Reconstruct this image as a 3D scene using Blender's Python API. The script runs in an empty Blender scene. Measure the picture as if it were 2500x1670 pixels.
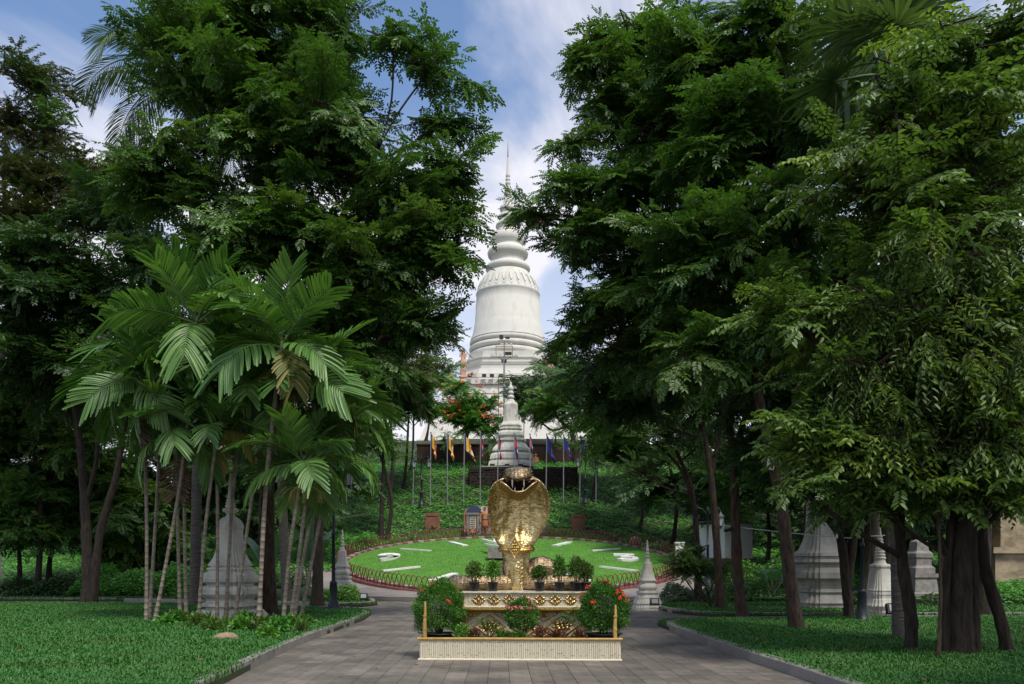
import bpy, math, random
import numpy as np
from mathutils import Vector, Matrix

random.seed(7)
RNG = np.random.default_rng(11)
SC = bpy.context.scene
COL = SC.collection
PI = math.pi

# ------------------------------------------------------------------ camera, sky, sun
F, H, HOR, CX = 2000.0, 1.56, 1383.0, 1250.0       # focal length in photo pixels, eye height, horizon row
cam_d = bpy.data.cameras.new('camera')
cam = bpy.data.objects.new('camera', cam_d); COL.objects.link(cam)
cam.location = (0, 0, H); cam.rotation_euler = (PI/2, 0, 0)
cam_d.sensor_width = 36.0; cam_d.lens = 36.0*F/2500.0
cam_d.shift_y = (HOR-835.0)/2500.0
cam_d.clip_start = 0.1; cam_d.clip_end = 3000
SC.camera = cam

SUN_EL, SUN_AZ = math.radians(60), math.radians(150)   # azimuth clockwise from +Y: behind the camera, from the right
world = bpy.data.worlds.new('World'); SC.world = world; world.use_nodes = True
wn, wl = world.node_tree.nodes, world.node_tree.links
wn.clear()
def N(nodes, t, **kw):
    n = nodes.new(t)
    for k, v in kw.items():
        if k.startswith('i_'): n.inputs[k[2:].replace('_', ' ')].default_value = v
        else: setattr(n, k, v)
    return n
sky = N(wn, 'ShaderNodeTexSky'); sky.sky_type = 'NISHITA'; sky.sun_disc = False
sky.sun_elevation = SUN_EL; sky.sun_rotation = SUN_AZ
sky.air_density = 1.0; sky.dust_density = 1.2; sky.ozone_density = 2.5
tc = N(wn, 'ShaderNodeTexCoord')
sep = N(wn, 'ShaderNodeSeparateXYZ'); wl.new(tc.outputs['Generated'], sep.inputs[0])
mx = N(wn, 'ShaderNodeMath', operation='MAXIMUM'); wl.new(sep.outputs['Z'], mx.inputs[0]); mx.inputs[1].default_value = 0.06
dx = N(wn, 'ShaderNodeMath', operation='DIVIDE'); wl.new(sep.outputs['X'], dx.inputs[0]); wl.new(mx.outputs[0], dx.inputs[1])
dy = N(wn, 'ShaderNodeMath', operation='DIVIDE'); wl.new(sep.outputs['Y'], dy.inputs[0]); wl.new(mx.outputs[0], dy.inputs[1])
cb = N(wn, 'ShaderNodeCombineXYZ'); wl.new(dx.outputs[0], cb.inputs[0]); wl.new(dy.outputs[0], cb.inputs[1])
mp = N(wn, 'ShaderNodeMapping'); wl.new(cb.outputs[0], mp.inputs[0])
mp.inputs['Scale'].default_value = (1.15, 0.62, 1); mp.inputs['Rotation'].default_value = (0, 0, math.radians(-24)); mp.inputs['Location'].default_value = (2.75, 0.45, 0)
nz = N(wn, 'ShaderNodeTexNoise'); wl.new(mp.outputs[0], nz.inputs['Vector'])
nz.inputs['Scale'].default_value = 1.1; nz.inputs['Detail'].default_value = 7; nz.inputs['Roughness'].default_value = 0.52; nz.inputs['Distortion'].default_value = 0.9
rp = N(wn, 'ShaderNodeValToRGB'); wl.new(nz.outputs['Fac'], rp.inputs[0])
rp.color_ramp.interpolation = 'EASE'
rp.color_ramp.elements[0].position = 0.41; rp.color_ramp.elements[0].color = (0.05, 0.05, 0.05, 1)
rp.color_ramp.elements[1].position = 0.65; rp.color_ramp.elements[1].color = (1, 1, 1, 1)
# clouds thicken toward the horizon all the way round
mr = N(wn, 'ShaderNodeMapRange'); wl.new(sep.outputs['Z'], mr.inputs[0])
for i, v in ((1, 0.10), (2, 0.50), (3, 0.95), (4, 0.0)): mr.inputs[i].default_value = v
mxx = N(wn, 'ShaderNodeMath', operation='ADD', use_clamp=True); wl.new(rp.outputs[0], mxx.inputs[0]); wl.new(mr.outputs[0], mxx.inputs[1])
mul = N(wn, 'ShaderNodeMath', operation='MULTIPLY'); wl.new(mxx.outputs[0], mul.inputs[0]); mul.inputs[1].default_value = 0.92
mix = N(wn, 'ShaderNodeMix', data_type='RGBA'); wl.new(mul.outputs[0], mix.inputs['Factor'])
hs_ = N(wn, 'ShaderNodeHueSaturation'); hs_.inputs['Saturation'].default_value = 1.12; hs_.inputs['Value'].default_value = .92; wl.new(sky.outputs[0], hs_.inputs['Color'])
wl.new(hs_.outputs[0], mix.inputs[6]); mix.inputs[7].default_value = (4.9, 4.8, 5.1, 1)
bg = N(wn, 'ShaderNodeBackground'); wl.new(mix.outputs[2], bg.inputs[0]); bg.inputs[1].default_value = 0.095
wo = N(wn, 'ShaderNodeOutputWorld'); wl.new(bg.outputs[0], wo.inputs[0])

sun_d = bpy.data.lights.new('sun', 'SUN'); sun_d.energy = 1.6; sun_d.angle = math.radians(14); sun_d.color = (1.0, 0.94, 0.84)
sun = bpy.data.objects.new('sun', sun_d); COL.objects.link(sun)
sv = Vector((math.sin(SUN_AZ)*math.cos(SUN_EL), math.cos(SUN_AZ)*math.cos(SUN_EL), math.sin(SUN_EL)))
sun.rotation_euler = (-sv).to_track_quat('-Z', 'Y').to_euler(); sun.location = (0, 0, 80)
SC.view_settings.view_transform = 'Standard'; SC.view_settings.look = 'None'
SC.view_settings.exposure = 1.12; SC.view_settings.gamma = 1.0; SC.view_settings.use_curve_mapping = False
SC.render.engine = 'CYCLES'
SC.cycles.max_bounces = 6; SC.cycles.diffuse_bounces = 3; SC.cycles.transmission_bounces = 3; SC.cycles.glossy_bounces = 3
SC.cycles.use_denoising = True; SC.cycles.denoising_prefilter = 'NONE'; SC.cycles.sample_clamp_indirect = 4.0

# ------------------------------------------------------------------ helpers
def P(px, py, Y):
    return Vector(((px-CX)/F*Y, Y, H+(HOR-py)/F*Y))
def GX(px, Y): return (px-CX)/F*Y

def tag(o, label=None, cat=None, group=None, kind=None):
    if label: o['label'] = label
    if cat: o['category'] = cat
    if group: o['group'] = group
    if kind: o['kind'] = kind
    return o

def thing(name, label, cat, loc=(0, 0, 0), group=None):
    o = bpy.data.objects.new(name, None); COL.objects.link(o)
    o.location = loc; o.empty_display_size = 0.2
    o['offset'] = 0
    del o['offset']
    return tag(o, label, cat, group)

def link(name, me, parent=None, matrix=None):
    """matrix in the parent's space"""
    o = bpy.data.objects.new(name, me); COL.objects.link(o)
    if parent is not None: o.parent = parent
    if matrix is not None: o.matrix_local = matrix
    return o

class MB:
    def __init__(s): s.v = []; s.f = []; s.m = []; s.sm = []
    def add(s, verts, faces, mi=0, smooth=False):
        b = len(s.v); s.v += [tuple(x) for x in verts]
        for fc in faces: s.f.append(tuple(b+i for i in fc)); s.m.append(mi); s.sm.append(smooth)
        return s
    def box(s, c, d, mi=0, rz=0.0, top=1.0, M=None):
        x, y, z = d[0]/2, d[1]/2, d[2]/2
        vs = [Vector((sx*x*(top if sz > 0 else 1), sy*y*(top if sz > 0 else 1), sz*z)) for sz in (-1, 1) for sy in (-1, 1) for sx in (-1, 1)]
        R = M if M is not None else Matrix.Rotation(rz, 3, 'Z')
        vs = [R @ v + Vector(c) for v in vs]
        return s.add(vs, [(0, 2, 3, 1), (4, 5, 7, 6), (0, 1, 5, 4), (1, 3, 7, 5), (3, 2, 6, 7), (2, 0, 4, 6)], mi)
    def tube(s, pts, rad, n=8, mi=0, caps=True, smooth=True):
        pts = [Vector(p) for p in pts]
        if not hasattr(rad, '__len__'): rad = [rad]*len(pts)
        rings = []; ref = None
        for i, p in enumerate(pts):
            t = (pts[min(i+1, len(pts)-1)]-pts[max(i-1, 0)])
            if t.length < 1e-9: t = Vector((0, 0, 1))
            t.normalize()
            if ref is None:
                ref = Vector((1, 0, 0)) if abs(t.x) < 0.8 else Vector((0, 1, 0))
            u = (ref-t*ref.dot(t)); u.normalize(); w = t.cross(u); ref = u
            rings.append([p+(u*math.cos(2*PI*k/n)+w*math.sin(2*PI*k/n))*rad[i] for k in range(n)])
        return s.loft(rings, caps, mi, smooth)
    def loft(s, rings, caps=True, mi=0, smooth=True):
        n = len(rings[0]); b = len(s.v)
        for r in rings: s.v += [tuple(p) for p in r]
        for i in range(len(rings)-1):
            for k in range(n):
                a = b+i*n+k; c = b+i*n+(k+1) % n
                s.f.append((a, c, c+n, a+n)); s.m.append(mi); s.sm.append(smooth)
        if caps:      # caps have vertices of their own so that they do not bend the side normals
            t = len(s.v); s.v += [tuple(p) for p in rings[0]]+[tuple(p) for p in rings[-1]]
            s.f.append(tuple(t+k for k in range(n-1, -1, -1))); s.m.append(mi); s.sm.append(False)
            s.f.append(tuple(t+n+k for k in range(n))); s.m.append(mi); s.sm.append(False)
        return s
    def lathe(s, prof, c=(0, 0, 0), n=24, mi=0, smooth=True, sect=None, rz=0.0):
        cx, cy, cz = c
        if sect is None: sect = [(math.cos(2*PI*k/n), math.sin(2*PI*k/n)) for k in range(n)]
        cr, sr = math.cos(rz), math.sin(rz)
        sect = [(x*cr-y*sr, x*sr+y*cr) for x, y in sect]
        return s.loft([[(cx+x*r, cy+y*r, cz+z) for x, y in sect] for r, z in prof], True, mi, smooth)
    def ball(s, c, r, n=10, m=7, mi=0):
        if not hasattr(r, '__len__'): r = (r, r, r)
        rings = []
        for i in range(m):
            a = PI*(i+0.02)/(m-1+0.04)
            rings.append([(c[0]+r[0]*math.sin(a)*math.cos(2*PI*k/n), c[1]+r[1]*math.sin(a)*math.sin(2*PI*k/n), c[2]-r[2]*math.cos(a)) for k in range(n)])
        return s.loft(rings, True, mi, True)
    def prism(s, poly, z0, z1, mi=0):
        """poly: counter-clockwise (x,y) list"""
        n = len(poly)
        vs = [(x, y, z0) for x, y in poly]+[(x, y, z1) for x, y in poly]
        fs = [tuple(range(n-1, -1, -1)), tuple(range(n, 2*n))]+[(k, (k+1) % n, n+(k+1) % n, n+k) for k in range(n)]
        return s.add(vs, fs, mi)
    def slab(s, poly, origin, ux, uz, thick, mi=0):
        """poly in the plane (ux,uz) through origin, given thickness toward -normal (normal = ux x uz flipped to face -Y)"""
        o = Vector(origin); ux = Vector(ux); uz = Vector(uz); nn = ux.cross(uz).normalized()
        n = len(poly)
        vs = [o+ux*x+uz*z+nn*(thick/2) for x, z in poly]+[o+ux*x+uz*z-nn*(thick/2) for x, z in poly]
        fs = [tuple(range(n)), tuple(range(2*n-1, n-1, -1))]+[((k+1) % n, k, n+k, n+(k+1) % n) for k in range(n)]
        return s.add(vs, fs, mi)
    def mesh(s, name, mats, off=None):
        me = bpy.data.meshes.new(name)
        v = s.v if off is None else [(x-off[0], y-off[1], z-off[2]) for x, y, z in s.v]
        me.from_pydata(v, [], s.f)
        for m in (mats if isinstance(mats, (list, tuple)) else [mats]): me.materials.append(m)
        me.polygons.foreach_set('material_index', s.m)
        me.polygons.foreach_set('use_smooth', s.sm)
        me.update()
        return me
    def build(s, name, mats, parent=None):
        """geometry was given in world space; the parent's location is taken off"""
        off = None
        if parent is not None:
            off = Vector((0, 0, 0)); q = parent
            while q is not None: off += q.location; q = q.parent
        return link(name, s.mesh(name, mats, off), parent)

def np_mesh(name, V, F4, mats, mi=None, smooth=False):
    V = np.ascontiguousarray(V, dtype=np.float32).reshape(-1, 3); F4 = np.ascontiguousarray(F4, dtype=np.int32)
    me = bpy.data.meshes.new(name); k = F4.shape[1]; m = len(F4)
    me.vertices.add(len(V)); me.vertices.foreach_set('co', V.ravel())
    me.loops.add(m*k); me.loops.foreach_set('vertex_index', F4.ravel())
    me.polygons.add(m); me.polygons.foreach_set('loop_start', np.arange(0, m*k, k, dtype=np.int32))
    for x in (mats if isinstance(mats, (list, tuple)) else [mats]): me.materials.append(x)
    if mi is not None: me.polygons.foreach_set('material_index', np.ascontiguousarray(mi, dtype=np.int32))
    if smooth: me.polygons.foreach_set('use_smooth', np.ones(m, dtype=bool))
    me.update(calc_edges=True); me.validate()
    return me

def unit(a): return a/np.maximum(np.linalg.norm(a, axis=-1, keepdims=True), 1e-9)

def leaf_arrays(Pt, D, Nn, L, W, fold=0.18, curl=0.12):
    """Pt base points, D directions, Nn approximate normals; returns V (n*6,3), F (n*2,4)"""
    Pt = np.asarray(Pt, float); D = unit(np.asarray(D, float)); Nn = np.asarray(Nn, float)
    S = unit(np.cross(D, Nn)); Nn = np.cross(S, D)
    L = np.broadcast_to(np.asarray(L, float), (len(Pt),))[:, None]; W = np.broadcast_to(np.asarray(W, float), (len(Pt),))[:, None]
    b = Pt; tip = Pt+D*L-Nn*L*curl
    l1 = Pt+D*L*.30+S*W*.46+Nn*W*fold; l2 = Pt+D*L*.68+S*W*.40+Nn*(W*fold-L*curl*.4)
    r1 = Pt+D*L*.30-S*W*.46+Nn*W*fold; r2 = Pt+D*L*.68-S*W*.40+Nn*(W*fold-L*curl*.4)
    V = np.stack([b, l1, l2, tip, r2, r1], 1).reshape(-1, 3)
    i = np.arange(len(Pt))[:, None]*6
    Fq = np.concatenate([i+np.array([[0, 3, 2, 1]]), i+np.array([[0, 5, 4, 3]])], 1).reshape(-1, 4)
    return V, Fq

def diamond_arrays(Pt, D, Nn, L, W):
    Pt = np.asarray(Pt, float); D = unit(np.asarray(D, float)); S = unit(np.cross(D, np.asarray(Nn, float)))
    L = np.broadcast_to(np.asarray(L, float), (len(Pt),))[:, None]; W = np.broadcast_to(np.asarray(W, float), (len(Pt),))[:, None]
    V = np.stack([Pt, Pt+D*L*.45+S*W*.5, Pt+D*L, Pt+D*L*.45-S*W*.5], 1).reshape(-1, 3)
    i = np.arange(len(Pt))[:, None]*4
    return V, (i+np.array([[0, 3, 2, 1]]))

# ------------------------------------------------------------------ materials
def mat(name, base, rough=0.7, metal=0.0, var=0.0, scale=5.0, c2=None, bump=0.0, bscale=40.0, spec=0.5, isl=0.0, objr=0.0, stretch=(1, 1, 1), detail=6, lo=.38, hi=.62, bdist=.02):
    m = bpy.data.materials.new(name); m.use_nodes = True
    n, l = m.node_tree.nodes, m.node_tree.links
    bs = n['Principled BSDF']
    bs.inputs['Roughness'].default_value = rough; bs.inputs['Metallic'].default_value = metal
    bs.inputs['Specular IOR Level'].default_value = spec
    base = tuple(base)+(1,)
    t = N(n, 'ShaderNodeTexCoord'); mpp = N(n, 'ShaderNodeMapping'); l.new(t.outputs['Object'], mpp.inputs[0]); mpp.inputs['Scale'].default_value = stretch
    col = None
    if c2 is not None:
        q = N(n, 'ShaderNodeTexNoise'); l.new(mpp.outputs[0], q.inputs['Vector']); q.inputs['Scale'].default_value = scale; q.inputs['Detail'].default_value = detail; q.inputs['Roughness'].default_value = .62
        r = N(n, 'ShaderNodeMapRange'); l.new(q.outputs['Fac'], r.inputs[0]); r.inputs[1].default_value = lo; r.inputs[2].default_value = hi
        mm = N(n, 'ShaderNodeMix', data_type='RGBA'); l.new(r.outputs[0], mm.inputs['Factor']); mm.inputs[6].default_value = base; mm.inputs[7].default_value = tuple(c2)+(1,)
        col = mm.outputs[2]
    if isl or objr or var:
        hs = N(n, 'ShaderNodeHueSaturation')
        if col is not None: l.new(col, hs.inputs['Color'])
        else: hs.inputs['Color'].default_value = base
        src = None
        if isl:
            g = N(n, 'ShaderNodeNewGeometry'); src = g.outputs['Random Per Island']; amp = isl
        if objr:
            g2 = N(n, 'ShaderNodeObjectInfo'); amp2 = objr
            if src is None: src = g2.outputs['Random']; amp = objr
            else:
                # average of both randoms
                ad = N(n, 'ShaderNodeMath', operation='ADD'); l.new(src, ad.inputs[0]); l.new(g2.outputs['Random'], ad.inputs[1])
                hf = N(n, 'ShaderNodeMath', operation='MULTIPLY'); l.new(ad.outputs[0], hf.inputs[0]); hf.inputs[1].default_value = .5
                src = hf.outputs[0]; amp = max(isl, objr)
        if src is not None:
            r2 = N(n, 'ShaderNodeMapRange'); l.new(src, r2.inputs[0]); r2.inputs[3].default_value = 1-amp; r2.inputs[4].default_value = 1+amp
            l.new(r2.outputs[0], hs.inputs['Value'])
        col = hs.outputs[0]
    if col is not None: l.new(col, bs.inputs['Base Color'])
    else: bs.inputs['Base Color'].default_value = base
    if bump:
        q2 = N(n, 'ShaderNodeTexNoise'); l.new(t.outputs['Object'] if 'plaster' in name else mpp.outputs[0], q2.inputs['Vector']); q2.inputs['Scale'].default_value = bscale; q2.inputs['Detail'].default_value = 5
        bp = N(n, 'ShaderNodeBump'); bp.inputs['Strength'].default_value = bump; bp.inputs['Distance'].default_value = bdist
        l.new(q2.outputs['Fac'], bp.inputs['Height']); l.new(bp.outputs[0], bs.inputs['Normal'])
    return m

def leaf_mat(name, c1, c2, trans=0.28, rough=0.42, patch=None):
    """leaf: colour differs leaf by leaf and branch by branch; thin leaves pass some light"""
    m = bpy.data.materials.new(name); m.use_nodes = True
    n, l = m.node_tree.nodes, m.node_tree.links
    bs = n['Principled BSDF']; out = n['Material Output']
    g = N(n, 'ShaderNodeNewGeometry'); oi = N(n, 'ShaderNodeObjectInfo')
    ad = N(n, 'ShaderNodeMath', operation='MULTIPLY_ADD'); l.new(g.outputs['Random Per Island'], ad.inputs[0]); ad.inputs[1].default_value = .6
    hf = N(n, 'ShaderNodeMath', operation='MULTIPLY'); l.new(oi.outputs['Random'], hf.inputs[0]); hf.inputs[1].default_value = .55
    l.new(hf.outputs[0], ad.inputs[2])
    pw = N(n, 'ShaderNodeMath', operation='POWER'); l.new(ad.outputs[0], pw.inputs[0]); pw.inputs[1].default_value = 1.6
    mm = N(n, 'ShaderNodeMix', data_type='RGBA'); l.new(pw.outputs[0], mm.inputs['Factor']); mm.inputs[6].default_value = tuple(c1)+(1,); mm.inputs[7].default_value = tuple(c2)+(1,)
    if patch:
        tcp = N(n, 'ShaderNodeTexCoord'); pn = N(n, 'ShaderNodeTexNoise'); l.new(tcp.outputs['Object'], pn.inputs['Vector']); pn.inputs['Scale'].default_value = .55; pn.inputs['Detail'].default_value = 5; pn.inputs['Roughness'].default_value = .6
        pr_ = N(n, 'ShaderNodeMapRange'); l.new(pn.outputs['Fac'], pr_.inputs[0]); pr_.inputs[1].default_value = .42; pr_.inputs[2].default_value = .70; pr_.inputs[4].default_value = .8
        m0 = mm; mm = N(n, 'ShaderNodeMix', data_type='RGBA'); l.new(pr_.outputs[0], mm.inputs['Factor']); l.new(m0.outputs[2], mm.inputs[6]); mm.inputs[7].default_value = tuple(patch)+(1,)
    l.new(mm.outputs[2], bs.inputs['Base Color'])
    bs.inputs['Roughness'].default_value = rough; bs.inputs['Specular IOR Level'].default_value = .48
    tr = N(n, 'ShaderNodeBsdfTranslucent')
    br = N(n, 'ShaderNodeMix', data_type='RGBA', blend_type='MULTIPLY'); br.inputs['Factor'].default_value = 1; l.new(mm.outputs[2], br.inputs[6]); br.inputs[7].default_value = (1.6, 1.7, .7, 1)
    l.new(br.outputs[2], tr.inputs[0])
    ms = N(n, 'ShaderNodeMixShader'); ms.inputs[0].default_value = trans
    l.new(bs.outputs[0], ms.inputs[1]); l.new(tr.outputs[0], ms.inputs[2]); l.new(ms.outputs[0], out.inputs[0])
    return m

def wicker_mat(name, c1, c2, rough, metal, sx=9.0, sz=120.0, bump=.6, gap=.42):
    """horizontal woven strands with upright stakes"""
    m = bpy.data.materials.new(name); m.use_nodes = True
    n, l = m.node_tree.nodes, m.node_tree.links; bs = n['Principled BSDF']
    t = N(n, 'ShaderNodeTexCoord')
    a = N(n, 'ShaderNodeMapping'); l.new(t.outputs['Object'], a.inputs[0]); a.inputs['Scale'].default_value = (sx, sx, sz)
    q = N(n, 'ShaderNodeTexNoise'); l.new(a.outputs[0], q.inputs['Vector']); q.inputs['Scale'].default_value = 1; q.inputs['Detail'].default_value = 3; q.inputs['Distortion'].default_value = .35
    w = N(n, 'ShaderNodeTexWave'); w.wave_type = 'BANDS'; w.bands_direction = 'Z'; l.new(t.outputs['Object'], w.inputs['Vector']); w.inputs['Scale'].default_value = sz*.11; w.inputs['Distortion'].default_value = 5.0; w.inputs['Detail'].default_value = 3; w.inputs['Detail Scale'].default_value = 1.6
    s = N(n, 'ShaderNodeTexWave'); s.wave_type = 'BANDS'; s.bands_direction = 'X'; l.new(t.outputs['Object'], s.inputs['Vector']); s.inputs['Scale'].default_value = 4.2; s.inputs['Distortion'].default_value = .6
    r = N(n, 'ShaderNodeMapRange'); l.new(q.outputs['Fac'], r.inputs[0]); r.inputs[1].default_value = .35; r.inputs[2].default_value = .66
    mm = N(n, 'ShaderNodeMix', data_type='RGBA'); l.new(r.outputs[0], mm.inputs['Factor']); mm.inputs[6].default_value = tuple(c1)+(1,); mm.inputs[7].default_value = tuple(c2)+(1,)
    # gaps between strands
    gp = N(n, 'ShaderNodeMapRange'); l.new(w.outputs['Fac'], gp.inputs[0]); gp.inputs[1].default_value = .0; gp.inputs[2].default_value = .35; gp.inputs[3].default_value = gap; gp.inputs[4].default_value = 1
    mg = N(n, 'ShaderNodeMix', data_type='RGBA', blend_type='MULTIPLY'); mg.inputs['Factor'].default_value = 1; l.new(mm.outputs[2], mg.inputs[6]); l.new(gp.outputs[0], mg.inputs[7])
    big = N(n, 'ShaderNodeTexNoise'); l.new(t.outputs['Object'], big.inputs['Vector']); big.inputs['Scale'].default_value = 5.0; big.inputs['Detail'].default_value = 3
    l.new(mg.outputs[2], bs.inputs['Base Color'])
    ru = N(n, 'ShaderNodeMapRange'); l.new(q.outputs['Fac'], ru.inputs[0]); ru.inputs[3].default_value = rough-.12; ru.inputs[4].default_value = rough+.2; l.new(ru.outputs[0], bs.inputs['Roughness'])
    bs.inputs['Metallic'].default_value = metal
    h1 = N(n, 'ShaderNodeMath', operation='MULTIPLY_ADD'); l.new(q.outputs['Fac'], h1.inputs[0]); h1.inputs[1].default_value = 1.8; wsc = N(n, 'ShaderNodeMath', operation='MULTIPLY'); l.new(w.outputs['Fac'], wsc.inputs[0]); wsc.inputs[1].default_value = .45; l.new(wsc.outputs[0], h1.inputs[2])
    h2 = N(n, 'ShaderNodeMath', operation='MULTIPLY_ADD'); l.new(s.outputs['Fac'], h2.inputs[0]); h2.inputs[1].default_value = .55; l.new(h1.outputs[0], h2.inputs[2])
    b0_ = N(n, 'ShaderNodeBump'); b0_.inputs['Strength'].default_value = .7; b0_.inputs['Distance'].default_value = .10; l.new(big.outputs['Fac'], b0_.inputs['Height'])
    bp = N(n, 'ShaderNodeBump'); bp.inputs['Strength'].default_value = bump; bp.inputs['Distance'].default_value = .012; l.new(h2.outputs[0], bp.inputs['Height']); l.new(b0_.outputs[0], bp.inputs['Normal']); l.new(bp.outputs[0], bs.inputs['Normal'])
    return m

M = {}
M['plaster'] = mat('old white plaster', (.58, .57, .52), .85, c2=(.33, .33, .29), scale=3.0, stretch=(1, 1, .4), bump=.25, bscale=14, lo=.46, hi=.72)
M['plaster_main'] = mat('white lime plaster', (.60, .59, .54), .85, c2=(.46, .455, .41), scale=.9, stretch=(1, 1, .4), bump=.3, bscale=3, lo=.50, hi=.80, bdist=.05)
M['plaster_grey'] = mat('weathered grey plaster', (.42, .41, .37), .9, c2=(.25, .25, .22), scale=2.0, stretch=(1, 1, .6), bump=.3, bscale=16, lo=.42, hi=.68)
M['tile'] = mat('grey paving tile', (.180, .160, .136), .62, c2=(.128, .113, .096), scale=5, bump=.15, bscale=60, objr=.22, bdist=.004)
M['tile_far'] = mat('grey paving tile joined', (.180, .160, .136), .62, c2=(.128, .113, .096), scale=2, bump=.15, bscale=40, isl=.22, bdist=.004)
for k_ in ('tile', 'tile_far', 'kerb'):
    m_ = M[k_] if k_ in M else None
    if m_ is None: continue
    n_, l_ = m_.node_tree.nodes, m_.node_tree.links; b_ = n_['Principled BSDF']; src_ = b_.inputs['Base Color'].links[0].from_socket
    g_ = N(n_, 'ShaderNodeNewGeometry'); t_ = N(n_, 'ShaderNodeTexNoise'); l_.new(g_.outputs['Position'], t_.inputs['Vector']); t_.inputs['Scale'].default_value = .8; t_.inputs['Detail'].default_value = 7; t_.inputs['Roughness'].default_value = .65
    r_ = N(n_, 'ShaderNodeMapRange'); l_.new(t_.outputs['Fac'], r_.inputs[0]); r_.inputs[1].default_value = .38; r_.inputs[2].default_value = .62; r_.inputs[3].default_value = .62; r_.inputs[4].default_value = 1.12
    x_ = N(n_, 'ShaderNodeMix', data_type='RGBA', blend_type='MULTIPLY'); x_.inputs['Factor'].default_value = 1; l_.new(src_, x_.inputs[6]); l_.new(r_.outputs[0], x_.inputs[7]); l_.new(x_.outputs[2], b_.inputs['Base Color'])
M['grout'] = mat('dark joint', (.035, .034, .032), .9)
M['path'] = mat('pale pinkish paving', (.27, .24, .215), .8, c2=(.2, .18, .165), scale=1.5, bump=.1)
M['kerb'] = mat('concrete kerb', (.235, .225, .21), .85, c2=(.165, .157, .145), scale=1.6, bump=.12, bscale=30, objr=.14, lo=.35, hi=.75)
M['soil'] = mat('lawn soil', (.028, .045, .016), .95, c2=(.04, .032, .02), scale=1.2, bump=.5, bscale=9)
M['earth'] = mat('dark green ground', (.022, .055, .014), .95, c2=(.045, .04, .022), scale=.4, bump=.5, bscale=3, bdist=.08)  # dark grass green mottled with soil brown
M['grass'] = leaf_mat('grass blade', (.018, .100, .014), (.060, .225, .036), .25, .55, (.065, .155, .026))
M['clock_grass'] = mat('mown grass', (.10, .28, .028), .85, c2=(.062, .20, .017), scale=1.1, bump=.6, bscale=60, lo=.35, hi=.65, bdist=.03)
M['blade_light'] = leaf_mat('mown blade', (.085, .26, .024), (.155, .37, .05), .2, .55, (.14, .21, .045))
M['cover'] = leaf_mat('ground cover leaf', (.036, .15, .02), (.145, .40, .065), .25, .45)
M['leaf_pinnate'] = leaf_mat('dark pinnate leaf', (.028, .076, .015), (.100, .205, .040), .28, .42)
M['leaf_deep'] = leaf_mat('deep green leaf', (.018, .050, .014), (.060, .132, .034), .24, .44)
M['leaf_light'] = leaf_mat('light green leaf', (.048, .100, .018), (.135, .235, .050), .3, .48)
M['leaf_fresh'] = leaf_mat('fresh leaf', (.085, .150, .022), (.215, .320, .060), .32, .48)
M['leaf_olive'] = leaf_mat('olive brown leaf', (.028, .045, .012), (.085, .095, .025), .28, .5)
M['leaf_hill'] = leaf_mat('fresh hill leaf', (.035, .095, .020), (.105, .235, .055), .3, .48)
M['leaf_shrub'] = leaf_mat('clipped shrub leaf', (.034, .125, .014), (.130, .310, .040), .24, .42)
M['leaf_pale'] = leaf_mat('variegated leaf', (.03, .09, .02), (.32, .36, .26), .2, .5)
M['leaf_red'] = leaf_mat('reddish brown leaf', (.06, .022, .012), (.16, .06, .025), .2, .5)
M['palm'] = leaf_mat('palm leaflet', (.042, .118, .024), (.155, .300, .068), .24, .42)
M['palm_yellow'] = leaf_mat('yellowed palm leaflet', (.085, .125, .025), (.30, .235, .065), .24, .55)
M['palm_dead'] = leaf_mat('dead palm leaflet', (.085, .055, .036), (.165, .11, .07), .15, .75)
M['coco'] = leaf_mat('coconut leaflet', (.03, .062, .022), (.085, .14, .05), .24, .5)
M['banana'] = leaf_mat('banana leaf', (.04, .12, .05), (.10, .22, .10), .3, .35)
M['bark'] = mat('brown bark', (.085, .055, .038), .95, c2=(.022, .015, .011), scale=15, stretch=(1, 1, .25), bump=1.0, bscale=26, bdist=.06, lo=.36, hi=.64)
M['bark_dark'] = mat('dark bark', (.040, .028, .020), .95, c2=(.010, .008, .006), scale=15, stretch=(1, 1, .22), bump=.9, bscale=14, bdist=.05)  # darker brown than the plain bark, with near-black streaks
M['bark_grey'] = mat('grey palm bark', (.11, .10, .09), .9, c2=(.055, .05, .045), scale=9, stretch=(.4, .4, 3), bump=.8, bscale=10, bdist=.04)
M['stem'] = mat('ringed palm stem', (.30, .255, .205), .8, c2=(.17, .14, .11), scale=4, stretch=(1, 1, .8), bump=.3, bscale=20, objr=.15)
M['stem_ring'] = mat('leaf scar', (.14, .115, .09), .9)
M['sheath'] = mat('green crownshaft', (.09, .15, .045), .5, c2=(.14, .15, .06), scale=3)
M['gold'] = wicker_mat('gold lacquered wicker', (.40, .265, .070), (.88, .74, .42), .24, 1.0, sz=150.0, bump=.30, gap=.66)
M['gold_brown'] = wicker_mat('brown gold wicker', (.20, .125, .065), (.62, .49, .32), .34, .95, sz=140.0, bump=.5, gap=.55)  # darker and browner than the gold, for back, rim, head and coils
M['gilt'] = mat('gilt carving', (.62, .44, .16), .32, 1.0, c2=(.36, .23, .07), scale=30, bump=.5, bscale=60, bdist=.01)
M['gilt_pale'] = mat('pale gilt rim', (.78, .66, .42), .38, .8, c2=(.6, .44, .2), scale=20)
M['mouth'] = mat('dark red mouth', (.010, .004, .003), .8)
M['gum'] = mat('red gum', (.11, .015, .010), .6)
M['ivory'] = mat('ivory', (.78, .68, .50), .4)
M['eye'] = mat('black eye', (.01, .01, .01), .15)
M['bamboo'] = mat('pale split bamboo', (.62, .57, .43), .6, c2=(.53, .485, .365), scale=7, stretch=(1, 1, .25), bump=.15, objr=.06, lo=.45, hi=.75)
M['node'] = mat('bamboo node', (.36, .31, .21), .8)
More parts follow.
